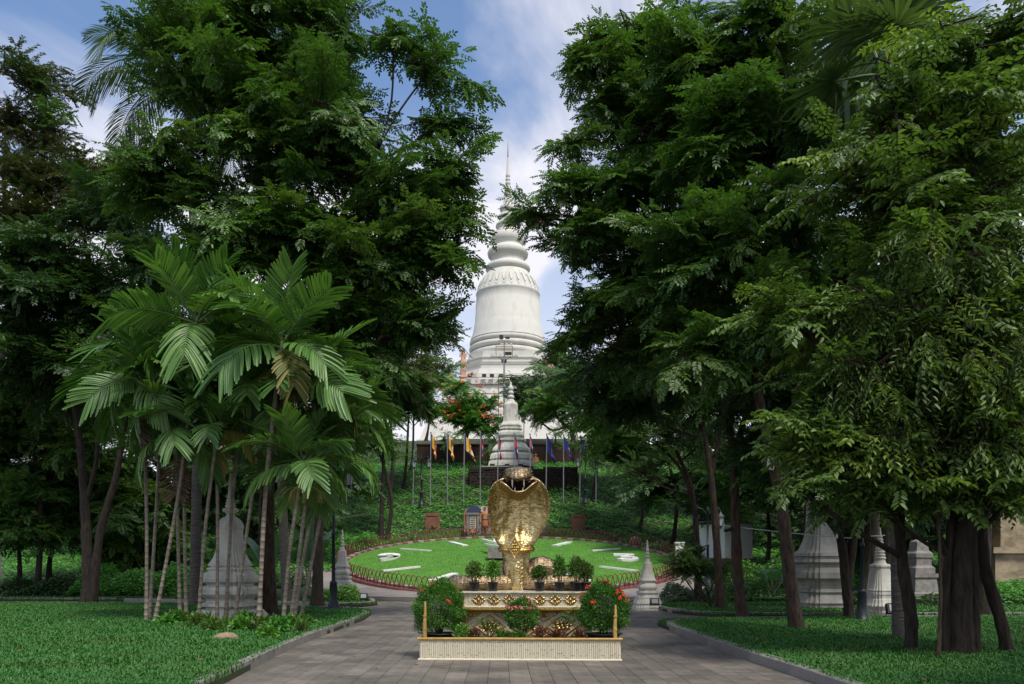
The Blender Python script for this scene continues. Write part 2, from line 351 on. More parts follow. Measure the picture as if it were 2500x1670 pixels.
M['cane'] = mat('varnished cane', (.46, .30, .085), .4, c2=(.33, .20, .05), scale=8, objr=.1)
M['mat_weave'] = wicker_mat('cream woven matting', (.54, .49, .35), (.70, .64, .48), .75, 0.0, sx=22, sz=150, bump=.4, gap=.72)
M['pot'] = mat('black plastic pot', (.018, .019, .022), .5)
M['red_flower'] = mat('red petal', (.60, .035, .018), .6, isl=.25)
M['orange_flower'] = mat('orange petal', (.62, .13, .03), .6, isl=.3)
M['pink_flower'] = mat('pink petal', (.62, .12, .16), .6, isl=.25)
M['white_paint'] = mat('white paint', (.80, .80, .78), .6, c2=(.66, .66, .64), scale=2)
M['red_paint'] = mat('dark red painted steel', (.17, .038, .030), .6, c2=(.11, .024, .02), scale=6)
M['kerb_red'] = mat('red kerb block', (.21, .075, .068), .8, c2=(.14, .05, .05), scale=5, objr=.2)
M['kerb_pale'] = mat('pale kerb block', (.31, .27, .25), .8, c2=(.22, .19, .175), scale=5, objr=.15)
M['laterite'] = mat('dark laterite', (.034, .025, .019), .95, c2=(.014, .011, .009), scale=4, bump=.9, bscale=10, objr=.3, bdist=.05)
M['redwall'] = mat('dark red wall', (.045, .018, .013), .9, c2=(.022, .012, .009), scale=2, bump=.4)
M['terracotta'] = mat('terracotta slab', (.26, .105, .062), .85, c2=(.15, .06, .04), scale=2.2, bump=.3, lo=.42, hi=.7)
M['terra_dark'] = mat('stained slab', (.105, .066, .048), .88, c2=(.20, .085, .052), scale=1.7, bump=.3)
M['relief_grey'] = mat('carved grey stone', (.26, .245, .225), .85, c2=(.17, .16, .15), scale=6, bump=.4)
M['relief_cream'] = mat('cream painted stone', (.58, .52, .42), .8, c2=(.45, .38, .29), scale=5)
M['relief_blue'] = mat('dark blue painted stone', (.035, .048, .10), .7)
M['relief_skin'] = mat('ochre painted stone', (.48, .23, .12), .75, c2=(.38, .16, .08), scale=6)
M['relief_orange'] = mat('orange painted stone', (.40, .12, .045), .75)
M['pole'] = mat('galvanised pole', (.30, .31, .32), .45, .6)
M['lamp_paint'] = mat('near black teal paint', (.005, .014, .020), .5)
M['lamp_glass'] = mat('frosted lantern pane', (.38, .42, .42), .25)
M['flag_blue'] = mat('navy cloth', (.025, .035, .22), .8)
M['flag_red'] = mat('red cloth', (.62, .05, .04), .8)
M['flag_white'] = mat('white cloth', (.72, .72, .72), .8)
M['flag_yellow'] = mat('yellow cloth', (.82, .56, .035), .8)
M['flag_orange'] = mat('orange cloth', (.75, .27, .03), .8)
M['statue_orange'] = mat('salmon painted statue', (.60, .36, .27), .8, c2=(.5, .27, .19), scale=5)
M['rust'] = mat('rusty steel', (.22, .085, .04), .8, c2=(.32, .2, .14), scale=9)
M['black_metal'] = mat('black metal', (.012, .012, .016), .45)
M['silver'] = mat('aluminium housing', (.62, .62, .62), .4, .5)
M['white_wall'] = mat('whitewashed wall', (.74, .76, .76), .85, c2=(.58, .59, .59), scale=1.2, stretch=(1, 1, .4))
M['roof'] = mat('grey sheet roof', (.16, .16, .155), .6)
M['cream_wall'] = mat('cream wall', (.40, .33, .22), .9, c2=(.20, .165, .11), scale=1.3, stretch=(1, 1, 1.6), bump=.3)
M['cable'] = mat('white cable', (.6, .6, .6), .5)
M['rock'] = mat('tan rock', (.30, .22, .145), .9, c2=(.2, .14, .09), scale=6, bump=.6, bscale=10)
M['net'] = mat('green netting', (.025, .22, .08), .7)
M['skin'] = mat('skin', (.34, .17, .10), .6)
M['hair'] = mat('black hair', (.01, .009, .008), .5)
M['robe'] = mat('red cloth shirt', (.50, .10, .06), .8)

# ------------------------------------------------------------------ terrain
PROF = [(-400, 0), (38, 0), (58, 3.05), (61, 4.1), (68, 6.75), (71.6, 8.5), (73, 9.6), (76, 10.2), (84, 12.2), (86, 14.0), (92, 16.0), (300, 16.5)]
def hgt(x, y):
    ye = 115-math.hypot(x*0.8, y-115)
    return float(np.interp(ye, [p[0] for p in PROF], [p[1] for p in PROF]))
def hgt_np(x, y):
    ye = 115-np.hypot(x*0.8, y-115)
    return np.interp(ye, [p[0] for p in PROF], [p[1] for p in PROF])

xs = np.unique(np.concatenate([np.linspace(-1500, -90, 12), np.linspace(-90, 90, 121), np.linspace(90, 1500, 12)]))
ys = np.unique(np.concatenate([np.linspace(-1500, -10, 10), np.linspace(-10, 210, 147), np.linspace(210, 1800, 12)]))
gx, gy = np.meshgrid(xs, ys); gz = hgt_np(gx, gy)-.02
V = np.stack([gx, gy, gz], -1).reshape(-1, 3); nx = len(xs)
ii, jj = np.meshgrid(np.arange(nx-1), np.arange(len(ys)-1)); a = (jj*nx+ii).ravel()
ground = link('ground', np_mesh('ground', V, np.stack([a, a+1, a+nx+1, a+nx], 1), M['earth'], smooth=True))
tag(ground, 'dark green earth of the park rising into the wooded hill', kind='structure')

# plaza: dark bed with tiles on it
ROT = math.radians(0.78)      # tile rows turn slightly against the view axis
slab = MB().prism([(-34, -6), (34, -6), (34, 36.4), (-34, 36.4)], -.05, .004)
plaza = slab.build('pavement', M['grout']); tag(plaza, 'grey tiled plaza in front of the planter', kind='structure')
TW, TL, GAP = .30, .60, .006
tb = MB()
tb.add([(-.147, -.297, -.012), (.147, -.297, -.012), (.147, .297, -.012), (-.147, .297, -.012), (-.147, -.297, .006), (.147, -.297, .006), (.147, .297, .006), (-.147, .297, .006),
        (-.144, -.294, .009), (.144, -.294, .009), (.144, .294, .009), (-.144, .294, .009)],
       [(8, 9, 10, 11), (4, 5, 9, 8), (5, 6, 10, 9), (6, 7, 11, 10), (7, 4, 8, 11), (0, 1, 5, 4), (1, 2, 6, 5), (2, 3, 7, 6), (3, 0, 4, 7)])
tile_me = tb.mesh('tile', M['tile'])
def left_edge(y): return float(np.interp(y, [3, 10.9, 13, 16.2, 23.5, 26.5, 27.5, 27.6], [-3.6, -3.8, -3.98, -4.2, -4.2, -4.5, -5.0, -30]))
def right_edge(y): return float(np.interp(y, [3, 10.9, 13.4, 21.4, 22, 22.1], [4.0, 4.04, 3.9, 3.77, 3.9, 30]))
cells = []
for c in range(-60, 61):
    for r in range(-4, 66):
        u = (c+.5)*TW; v = r*TL+(TL/2 if c % 2 else 0)
        x = u*math.cos(ROT)-v*math.sin(ROT)+.12; y = v*math.cos(ROT)+u*math.sin(ROT)
        if y < 1 or y > 36.0: continue
        if not (left_edge(y)-.3 < x < right_edge(y)+.3): continue
        if abs(x) > 17: continue
        cells.append((x, y))
vis = [c for c in cells if c[1] > 10.4 and abs(c[0]) < 4.2 and not (abs(c[0]) < 1.62 and 14.0 < c[1] < 16.6)]
vis.sort(key=lambda c: c[1]); near = set(vis[:300])
far = MB()
for (x, y) in cells:
    dz = random.uniform(-.0012, .0012)
    if (x, y) in near:
        link('tile', tile_me, plaza, Matrix.Translation((x, y, .004+dz)) @ Matrix.Rotation(ROT+random.uniform(-.003, .003), 4, 'Z'))
    else:
        R = Matrix.Rotation(ROT, 3, 'Z')
        far.add([R @ Vector((sx*.147, sy*.297, 0))+Vector((x, y, .013+dz)) for sx, sy in ((-1, -1), (1, -1), (1, 1), (-1, 1))], [(0, 1, 2, 3)])
ft = far.build('tile', M['tile_far'], plaza); ft['kind'] = 'stuff'

# ring path before the clock with a low step
rp_ = MB()
arc = [(12.6*math.sin(t), 49.1-12.6*math.cos(t)) for t in np.linspace(-1.45, 1.45, 30)]
inner = [(9.7*math.sin(t), 49.1-9.7*math.cos(t)) for t in np.linspace(1.45, -1.45, 30)]
poly = arc+inner
n = len(arc)
vs = [(x, y, max(.16, hgt(x, y)+.03)) for x, y in poly]
fs = [(k, k+1, 2*n-2-k, 2*n-1-k) for k in range(n-1)]
lo = [(x, y, -.05) for x, y in arc]
rp_.add(vs, fs)
rp_.add([vs[k] for k in range(n)]+lo, [(k, n+k, n+k+1, k+1) for k in range(n-1)])
ringpath = rp_.build('path', M['path']); tag(ringpath, 'pale path curving in front of the clock lawn', kind='structure')
for side, pts in (('l', [(-40, 33.0), (-17, 32.9), (-9, 31.0), (-5.6, 29.2), (-5.2, 30.6), (-8.5, 32.6), (-17, 35.8), (-40, 36.4)]),):
    b = MB().prism(pts, 0.0, .022); p = b.build('path', M['path']); tag(p, 'pale path passing behind the left lawn', kind='structure')

# lawn beds and their kerbs
L1 = [(-3.6, 3), (-3.8, 10.9), (-3.98, 13), (-4.12, 15), (-4.2, 17), (-4.22, 20), (-4.25, 23.5), (-4.5, 26.2), (-5.1, 27.5), (-8.5, 29.8), (-16, 32.2), (-40, 32.6), (-40, 3)]
L2 = [(-5.7, 31.2), (-5.35, 32.6), (-6.2, 36.2), (-9.5, 40), (-14, 44), (-40, 46), (-40, 36.6), (-17, 36.0), (-8.7, 32.8)]
R1 = [(40, 3), (40, 23.4), (9, 23.2), (4.3, 22.0), (3.78, 21.3), (3.84, 17), (3.9, 13.4), (4.04, 10.9), (4.1, 3)]
R2 = [(40, 24.6), (40, 47), (13.0, 46), (9.5, 41.5), (7.4, 36.5), (5.1, 30.2), (5.2, 28.2), (5.45, 26.5), (6.3, 24.6)]
def soil(poly, label):
    b = MB().prism(poly, -.1, .10); o = b.build('lawn', M['soil']); tag(o, label, kind='structure'); return o
soil(L1, 'front left lawn'); soil(L2[::-1] if False else L2, 'bed behind the left path'); soil(R1, 'front right lawn'); soil(R2, 'bed behind the right lawn')

def kerb(path, label, step=1.0, w=.16, h=.17):
    root = thing('kerb', label, 'kerb', (path[0][0], path[0][1], 0))
    pts = [Vector((x, y, 0)) for x, y in path]
    # resample
    seg = []
    for a, b in zip(pts, pts[1:]):
        m = max(1, round((b-a).length/step)); seg += [a.lerp(b, i/m) for i in range(m)]
    seg.append(pts[-1])
    # smooth
    for _ in range(2):
        seg = [seg[0]]+[(seg[i-1]+seg[i]*2+seg[i+1])/4 for i in range(1, len(seg)-1)]+[seg[-1]]
    for a, b in zip(seg, seg[1:]):
        d = (b-a); L = d.length-.008; c = (a+b)/2; ang = math.atan2(d.y, d.x)
        bev = .014; q = MB(); x, y = L/2, w/2
        q.add([(-x, -y, -.05), (x, -y, -.05), (x, y, -.05), (-x, y, -.05), (-x, -y, h-bev), (x, -y, h-bev), (x, y, h-bev), (-x, y, h-bev),
               (-x+.004, -y+bev, h), (x-.004, -y+bev, h), (x-.004, y-bev, h), (-x+.004, y-bev, h)],
              [(8, 9, 10, 11), (4, 5, 9, 8), (5, 6, 10, 9), (6, 7, 11, 10), (7, 4, 8, 11), (0, 1, 5, 4), (1, 2, 6, 5), (2, 3, 7, 6), (3, 0, 4, 7)])
        link('kerb_stone', q.mesh('kerb_stone', M['kerb']), root, Matrix.Translation(c-root.location+Vector((0, 0, random.uniform(-.004, .004)))) @ Matrix.Rotation(ang+random.uniform(-.006, .006), 4, 'Z'))
    return root
def inset(path, d): return path
kerb([(x-.08, y) for x, y in L1[:8]]+[(-5.15, 27.45), (-8.5, 29.75), (-16, 32.15)], 'long concrete kerb of the front left lawn')
kerb([(x+.08, y) for x, y in R1[::-1][:5]]+[(4.35, 21.95), (9, 23.1), (18, 23.3)], 'concrete kerb of the front right lawn turning its corner', w=.2)
kerb([(-17, 36.0), (-8.7, 32.7), (-5.8, 31.2), (-5.4, 32.6), (-6.25, 36.2)], 'low kerb round the bed with the partly hidden left stupa')
kerb([(18, 24.7), (6.4, 24.7), (5.5, 26.5), (5.25, 28.2), (5.15, 30.2)], 'low kerb behind the right lawn leading to the small stupa')
kerb([(-40, 36.7), (-26, 36.7), (-17.5, 36.25)], 'low kerb at the far left along the hedge bank')

# ------------------------------------------------------------------ grass
def in_poly(x, y, poly):
    ins = np.zeros(len(x), bool); n = len(poly)
    for i in range(n):
        x1, y1 = poly[i]; x2, y2 = poly[(i+1) % n]
        c = ((y1 > y) != (y2 > y)) & (x < (x2-x1)*(y-y1)/((y2-y1) if y2 != y1 else 1e-9)+x1)
        ins ^= c
    return ins
def grass(name, label, poly, ylo, yhi, xlo, xhi, n, blade, z=.1, wid=.012, mname='grass', pw=1.7, hfun=None, flop=.62):
    u = RNG.random(n); y = ylo+(yhi-ylo)*u**pw; x = RNG.uniform(xlo, xhi, n)
    k = in_poly(x, y, poly) & (np.abs(x) < y*0.66+1.5); x, y = x[k], y[k]; n = len(x)
    zz = np.full(n, z) if hfun is None else hfun(x, y)
    patch = .75+.5*np.sin(x*1.7+np.sin(y*1.3)*2)*np.sin(y*1.1+1.3)
    L = blade*RNG.uniform(.55, 1.25, n)*(0.7+.35*patch)
    a = RNG.uniform(0, 2*PI, n); fl = RNG.uniform(.25, flop, n)*L
    d = np.stack([np.cos(a), np.sin(a)], 1)
    b = np.stack([x, y, zz], 1)
    s = np.stack([-d[:, 1], d[:, 0], np.zeros(n)], 1)*(wid*RNG.uniform(.7, 1.3, n)*(1+y/30))[:, None]
    mid = b+np.stack([d[:, 0]*fl*.4, d[:, 1]*fl*.4, L*.62], 1); tip = b+np.stack([d[:, 0]*fl*1.25, d[:, 1]*fl*1.25, L*.72], 1)
    V = np.stack([b-s*.5, b+s*.5, mid+s*.5, tip, mid-s*.5], 1).reshape(-1, 3)
    i = np.arange(n)[:, None]*5
    # quads with repeated corner avoided: one quad and one triangle as quad
    Fq = np.concatenate([i+np.array([[0, 1, 2, 4]])], 1)
    tri = i+np.array([[4, 2, 3]])
    me = bpy.data.meshes.new(name)
    me.vertices.add(len(V)); me.vertices.foreach_set('co', V.astype(np.float32).ravel())
    loops = np.concatenate([Fq, tri], 1).astype(np.int32); me.loops.add(loops.size); me.loops.foreach_set('vertex_index', loops.ravel())
    st = np.stack([np.arange(n)*7, np.arange(n)*7+4], 1).ravel().astype(np.int32)
    me.polygons.add(2*n); me.polygons.foreach_set('loop_start', st); me.materials.append(M[mname]); me.update(calc_edges=True)
    o = link(name, me); tag(o, label, 'grass', kind='stuff'); return o
grass('grass', 'long bright grass of the front left lawn', L1, 9.5, 32.5, -20, -3.7, 380000, .125, wid=.0105)
grass('grass', 'dark long grass of the front right lawn', R1, 8.5, 23.2, 3.8, 15.5, 240000, .125, wid=.0105)
grass('grass', 'short grass of the bed behind the right lawn', R2, 24.6, 46, 5, 30, 60000, .10, wid=.016)
grass('grass', 'short grass of the bed behind the left path', L2, 31, 46, -30, -5, 50000, .10, wid=.016)

# ------------------------------------------------------------------ flower clock
CY0, CR, SL, CZ0 = 49.1, 9.62, .172, 1.95
CXM = GX(1245, CY0)
def cz(y): return CZ0+SL*(y-CY0)
clock = thing('lawn_clock', 'huge round lawn clock with white markers and hands behind the cobra', 'clock', (CXM, CY0, CZ0))
b = MB(); nseg = 96
ring = [(CXM+CR*math.cos(t), CY0+CR*math.sin(t)) for t in np.linspace(0, 2*PI, nseg, endpoint=False)]
rr = [0, .2, .4, .6, .8, 1.0]
vs = [(CXM, CY0, CZ0+.12)]
for r in rr[1:]:
    vs += [(CXM+(x-CXM)*r, CY0+(y-CY0)*r, cz(CY0+(y-CY0)*r)+.12*(1-r*r)) for x, y in ring]
fs = [(0, 1+k, 1+(k+1) % nseg) for k in range(nseg)]
for j in range(len(rr)-2):
    o = 1+j*nseg; fs += [(o+k, o+nseg+k, o+nseg+(k+1) % nseg, o+(k+1) % nseg) for k in range(nseg)]
b.add(vs, fs, 0, True)
b.build('dial_lawn', M['clock_grass'], clock)
def dial_z(x, y):
    r2 = ((x-CXM)**2+(y-CY0)**2)/CR**2
    return CZ0+SL*(y-CY0)+.12*(1-r2)
u = RNG.random(60000); t = RNG.uniform(0, 2*PI, 60000); r = CR*.985*np.sqrt(u)
bx, by = CXM+r*np.cos(t), CY0+r*np.sin(t); bz = dial_z(bx, by)
dd = RNG.normal(size=(60000, 3))*[.5, .5, .1]+[0, 0, .75]
Vv, Ff = diamond_arrays(np.stack([bx, by, bz-.01], 1), dd, RNG.normal(size=(60000, 3)), RNG.uniform(.04, .075, 60000), .02)
g = link('mown_grass', np_mesh('mown_grass', Vv-np.array(clock.location), Ff, M['blade_light']), clock); g['kind'] = 'stuff'
def dial_pt(ang, rad, up=0):      # ang clockwise from twelve
    x = CXM+rad*math.sin(ang); y = CY0+rad*math.cos(ang)
    return Vector((x, y, dial_z(x, y)+up))
def bar(a, b, w, h, up, name, mname, taper=1.0):
    d = (b-a).normalized(); s = Vector((d.y, -d.x, 0)).normalized(); u = s.cross(d).normalized()
    if u.z < 0: u = -u
    q = MB(); vs = []
    for p, ww in ((a, w), (b, w*taper)):
        for dz in (0, h):
            for sx in (-1, 1): vs.append(p+s*sx*ww/2+u*(up+dz))
    q.add(vs, [(0, 1, 5, 4), (2, 6, 7, 3), (0, 4, 6, 2), (1, 3, 7, 5), (0, 2, 3, 1), (4, 5, 7, 6)])
    return q.build(name, M[mname], clock)
for hr in (1, 2, 4, 5, 7, 8, 10, 11):
    a = hr*PI/6
    bar(dial_pt(a, 5.9), dial_pt(a, 8.1), .46, .10, -.02, 'hour_marker', 'white_paint')
def digit(txt, x, y, w, hgt_, name='numeral'):
    cu = bpy.data.curves.new('numeral', 'FONT'); cu.body = txt; cu.size = 1; cu.extrude = .07; cu.offset = .028; cu.align_x = 'CENTER'; cu.align_y = 'CENTER'
    tmp = bpy.data.objects.new('numeral', cu); COL.objects.link(tmp)
    dg = bpy.context.evaluated_depsgraph_get(); me = bpy.data.meshes.new_from_object(tmp.evaluated_get(dg))
    bpy.data.objects.remove(tmp)
    xs_ = [v.co.x for v in me.vertices]; ys_ = [v.co.y for v in me.vertices]
    sx = w/(max(xs_)-min(xs_)); sy = hgt_/(max(ys_)-min(ys_)); mx_, my_ = (max(xs_)+min(xs_))/2, (max(ys_)+min(ys_))/2
    for v in me.vertices: v.co = ((v.co.x-mx_)*sx, (v.co.y-my_)*sy, v.co.z)
    me.materials.clear(); me.materials.append(M['white_paint'])
    z = dial_z(x, y)+.06
    link(name, me, clock, Matrix.Translation(Vector((x, y, z))-clock.location) @ Matrix.Rotation(math.atan(SL), 4, 'X'))
digit('9', CXM-7.35, CY0+.35, 1.35, 2.5)
digit('12', CXM-.1, CY0+7.0, 2.1, 2.3)
digit('6', CXM, CY0-7.2, 1.35, 2.3)
# flat-topped three
z3 = [(-.65, 1.15), (.62, 1.15), (.62, .86), (.05, .22), (.42, .12), (.66, -.18), (.66, -.62), (.40, -1.0), (0, -1.15), (-.42, -1.05), (-.66, -.74), (-.36, -.55), (-.2, -.76), (.02, -.82), (.25, -.72), (.35, -.45), (.25, -.18), (0, -.08), (-.32, -.08), (-.32, .14), (.18, .82), (-.65, .82)]
x3, y3 = CXM+7.0, CY0+.2
q = MB(); n3 = len(z3)
top = [(x3+px, y3+py, dial_z(x3+px, y3+py)+.13) for px, py in z3]; bot = [(x, y, z-.16) for x, y, z in top]
q.add(top+bot, [tuple(range(n3-1, -1, -1)), tuple(range(n3, 2*n3))]+[(k, (k+1) % n3, n3+(k+1) % n3, n3+k) for k in range(n3)])
q.build('numeral', M['white_paint'], clock)
c0 = dial_pt(0, 0)
bar(c0+Vector((.45, -.6, .55)), c0+Vector((-1.75, 2.55, 1.12)), .36, .12, 0, 'clock_hand', 'white_paint', .55)
bar(c0+Vector((.6, -.9, .42)), c0+Vector((-1.55, 1.85, .80)), .42, .12, 0, 'clock_hand', 'white_paint', .55)
MB().box(c0+Vector((-.55, -.55, .28)), (1.5, 1.1, .62)).build('hub_block', M['relief_grey'], clock)
# kerb blocks round the dial: red and pale in turn
nk = 132
for k in range(nk):
    t0, t1 = 2*PI*k/nk, 2*PI*(k+.93)/nk
    r0, r1 = CR+.0, CR+.30
    q = MB(); vs = []
    for zz in (-.42, .10):
        for (rad, t) in ((r0, t0), (r1, t0), (r1, t1), (r0, t1)):
            x, y = CXM+rad*math.cos(t), CY0+rad*math.sin(t); vs.append((x, y, cz(y)+zz))
    q.add(vs, [(3, 2, 1, 0), (4, 5, 6, 7), (0, 1, 5, 4), (1, 2, 6, 5), (2, 3, 7, 6), (3, 0, 4, 7)])
    q.build('kerb_block', M['kerb_pale'] if k % 2 else M['kerb_red'], clock)
# dark red kerb wall under the fence
q = MB(); RW0, RW1 = CR+.32, CR+.62
for rad0, rad1, z0, z1 in ((RW0, RW1, -.6, .02),):
    rings = []
    for k in range(nseg):
        t = 2*PI*k/nseg; c, s_ = math.cos(t), math.sin(t)
        rings.append([(CXM+rad0*c, CY0+rad0*s_, cz(CY0+rad0*s_)+z0), (CXM+rad1*c, CY0+rad1*s_, cz(CY0+rad1*s_)+z0), (CXM+rad1*c, CY0+rad1*s_, cz(CY0+rad1*s_)+z1), (CXM+rad0*c, CY0+rad0*s_, cz(CY0+rad0*s_)+z1)])
    rings.append(rings[0])
    q.loft(rings, False, 0, False)
q.build('kerb_wall', M['kerb_red'], clock)

fence = thing('hoop_fence', 'low dark red fence of overlapping steel hoops round the lawn clock', 'fence', (CXM, CY0, CZ0))
hp = MB(); path = []
for t in np.linspace(0, 1, 11):
    # pointed gothic hoop of two leaning bars
    if t <= .5: u = t/.5; x = -.29+.29*(u**1.6); z = .74*(1-(1-u)**1.55)
    else: u = (1-t)/.5; x = .29-.29*(u**1.6); z = .74*(1-(1-u)**1.55)
    path.append((x, 0, z))
hp.tube(path, .022, 5)
hoop_me = hp.mesh('hoop', M['red_paint'])
NH = 208; RF = CR+.47
for k in range(NH):
    t = 2*PI*k/NH; x, y = CXM+RF*math.cos(t), CY0+RF*math.sin(t)
    off = .012 if k % 2 else -.012
    tang = math.atan2(math.cos(t), -math.sin(t))
    loc = Vector((x+off*math.cos(t), y+off*math.sin(t), cz(y)-.02))-fence.location
    link('hoop', hoop_me, fence, Matrix.Translation(loc) @ Matrix.Rotation(tang, 4, 'Z') @ Matrix.Rotation(random.uniform(-.05, .05), 4, 'X'))
q = MB(); pts = [(CXM+RF*math.cos(t), CY0+RF*math.sin(t), cz(CY0+RF*math.sin(t))+.09) for t in np.linspace(0, 2*PI, 97)]
q.tube(pts, .016, 5, caps=False); q.build('rail', M['red_paint'], fence)

# ------------------------------------------------------------------ hillside ground cover
n = 260000
x = RNG.uniform(-42, 42, n); y = RNG.uniform(38, 92, n)
ye = 115-np.hypot(x*.8, y-115)
inclock = np.hypot(x-CXM, y-CY0) < CR+.75
nolawn = np.hypot(x-CXM, (y-(CY0+3.2))) < CR+1.3
k = (~inclock) & (ye > 40.5) & (ye < 86) & (np.abs(x) < y*.62) & ~(nolawn & (y < 62) & (np.abs(x) < 7))
k &= ~((np.hypot(x-CXM, y-CY0) < 13) & (y < 46.5)) & ~((np.abs(x) < 16) & (y < 43.5))
x, y = x[k], y[k]; n = len(x)
clump = .16+.16*np.sin(x*1.9+1.3*np.sin(y*.9))*np.sin(y*2.1+np.sin(x*1.2))+.10*np.sin(x*4.3+y*3.7)
z = hgt_np(x, y)+np.maximum(.02, clump)*RNG.uniform(.3, 1.25, n)
a = RNG.uniform(0, 2*PI, n)
D = np.stack([np.cos(a), np.sin(a)-.25, RNG.uniform(-.45, .35, n)], 1); Nn = np.stack([RNG.normal(0, .3, n), RNG.normal(-.35, .3, n), np.ones(n)], 1)
Vv, Ff = leaf_arrays(np.stack([x, y, z], 1), D, Nn, RNG.uniform(.13, .25, n), RNG.uniform(.10, .17, n))
o = link('ground_cover', np_mesh('ground_cover', Vv, Ff, M['cover'])); tag(o, 'bright leafy ground cover on the hillside', 'ground cover', kind='stuff')
# grassy collar behind the fence
n = 26000; t = RNG.uniform(-.2, PI+.2, n); r = RNG.uniform(CR+.65, CR+3.4, n)
x = CXM+r*np.cos(t); y = CY0+r*np.sin(t); k = (np.abs(x) < 7) & (y > CY0); x, y = x[k], y[k]; n = len(x)
z = np.maximum(hgt_np(x, y), 0)
D = RNG.normal(size=(n, 3))*[.5, .5, .1]+[0, 0, .8]
Vv, Ff = diamond_arrays(np.stack([x, y, z-.02], 1), D, RNG.normal(size=(n, 3)), RNG.uniform(.12, .22, n), .05)
o = link('grass', np_mesh('grass', Vv, Ff, M['blade_light'])); tag(o, 'mown strip of grass between the clock fence and the hillside', 'grass', kind='stuff')

# ------------------------------------------------------------------ stupas
def redent():
    q = [(1, .60), (.91, .60), (.91, .76), (.76, .76), (.76, .91), (.60, .91), (.60, 1)]
    out = []
    for k in range(4):
        c, s = math.cos(k*PI/2), math.sin(k*PI/2)
        out += [(x*c-y*s, x*s+y*c) for x, y in q]
    return out
RED = redent()
SQ = [(1, -1), (1, 1), (-1, 1), (-1, -1)]
def prof_px(lst, oy, sc, Y, base_py=None):
    """zoom rows and half widths -> (radius, height) from low to high"""
    k = Y/F
    return [(hw/sc*k, H+(HOR-(oy+zy/sc))*k) for zy, hw in sorted(lst, key=lambda t: -t[0])]
def densify(p, zz):
    return p
def stupa(name, label, group, cx, Y, spire, body, base, oy, sc, mname, rz=0.0, plinth=None):
    x = GX(cx, Y); pb = prof_px(base, oy, sc, Y)
    root = thing(name, label, 'stupa', (x, Y, pb[0][1]), group)
    for part, lst, circ in (('base', base, False), ('body', body, False), ('spire', spire, True)):
        pr = prof_px(lst, oy, sc, Y)
        q = MB()
        if circ: q.lathe(pr, (x, Y, 0), 20, 0, True)
        else: q.lathe(pr, (x, Y, 0), 28, 0, False, RED, rz)
        q.build(part, M[mname], root)
    return root

# the great stupa on the hill
MY = 115.0; MX = GX(1240, MY)
main = thing('great_stupa', 'great white bell stupa with ringed spire on top of the hill', 'stupa', (MX, MY, 16.0))
def pm(lst): return [(hw*.02567, H+(HOR-(300+zy/2.24))*.0575) for zy, hw in sorted(lst, key=lambda t: -t[0])]
MB().lathe(pm([(105, .8), (192, 3.5)]), (MX, MY, 0), 10).build('finial', M['rust'], main)
MB().lathe(pm([(190, 4), (200, 5), (280, 9), (286, 12), (294, 12), (298, 9), (303, 9), (307, 13), (314, 13), (318, 10), (323, 10), (327, 14), (334, 14), (338, 11), (350, 11), (355, 13), (380, 17), (420, 22), (440, 26), (452, 30), (458, 42), (472, 45), (480, 44), (484, 36), (500, 40), (510, 52), (522, 54), (530, 46), (545, 50), (556, 64), (572, 67), (582, 58), (596, 62), (606, 74)]), (MX, MY, 0), 40).build('spire', M['plaster_main'], main)
MB().lathe(pm([(606, 60), (612, 80), (622, 88), (642, 91), (658, 89), (668, 80), (680, 78), (690, 92), (700, 106), (716, 112), (734, 108), (742, 94), (748, 90), (760, 93), (766, 90), (776, 96), (782, 112), (792, 120), (806, 122), (814, 116), (820, 108)]), (MX, MY, 0), 56).build('ring_moulding', M['plaster_main'], main)
MB().lathe(pm([(818, 106), (824, 112), (850, 130), (880, 150), (915, 164), (936, 170), (944, 176), (950, 172), (1000, 174.5), (1002, 176), (1060, 177), (1062, 178.5), (1110, 181), (1113, 183), (1160, 192), (1190, 203), (1200, 206)]), (MX, MY, 0), 64).build('bell', M['plaster_main'], main)
for k, (a, bb, r) in enumerate(((1198, 1230, 207), (1230, 1264, 210), (1264, 1300, 209))):
    lst = [(a+(bb-a)*(1-math.cos(t))/2, r-16+18*math.sin(t)) for t in np.linspace(0, PI, 9)]
    MB().lathe(pm(lst), (MX, MY, 0), 64).build('ring_moulding', M['plaster_main'], main)
# lotus petals round the shoulder
pet = MB()
npet = 26
def bell_r(z):
    pr = pm([(824, 112), (850, 130), (880, 150), (915, 164), (940, 172)])
    return float(np.interp(z, [p[1] for p in pr], [p[0] for p in pr]))
zlo, zhi = pm([(932, 1)])[0][1], pm([(838, 1)])[0][1]
for k in range(npet):
    a0 = 2*PI*k/npet; q = MB(); vs = []
    prof = []
    for t in np.linspace(0, PI, 9):       # tongue outline, tip hanging down
        prof.append((math.cos(t)*.5*2*PI*3.9/npet*.97, zlo+(zhi-zlo)*(1-math.sin(t))*.98))
    prof = [(prof[0][0], zhi)]+prof+[(prof[-1][0], zhi)]
    for d in (.0, .085):
        for (s, z) in prof:
            r = bell_r(z)+d-.04; aa = a0+s/r; vs.append((MX+r*math.cos(aa), MY+r*math.sin(aa), z))
    m_ = len(prof)
    q.add(vs, [tuple(range(m_, 2*m_))]+[(i, (i+1) % m_, m_+(i+1) % m_, m_+i) for i in range(m_)])
    for tt in (.55,):
        vs = []
        for d in (.05, .125):
            for (s, z) in prof:
                zz = zlo+(z-zlo)*tt+(zhi-zlo)*.22; r = bell_r(zz)+d; aa = a0+s*tt/r; vs.append((MX+r*math.cos(aa), MY+r*math.sin(aa), zz))
        q.add(vs, [tuple(range(m_, 2*m_))]+[(i, (i+1) % m_, m_+(i+1) % m_, m_+i) for i in range(m_)])
    q.build('lotus_petal', M['plaster_main'], main)
q = MB()
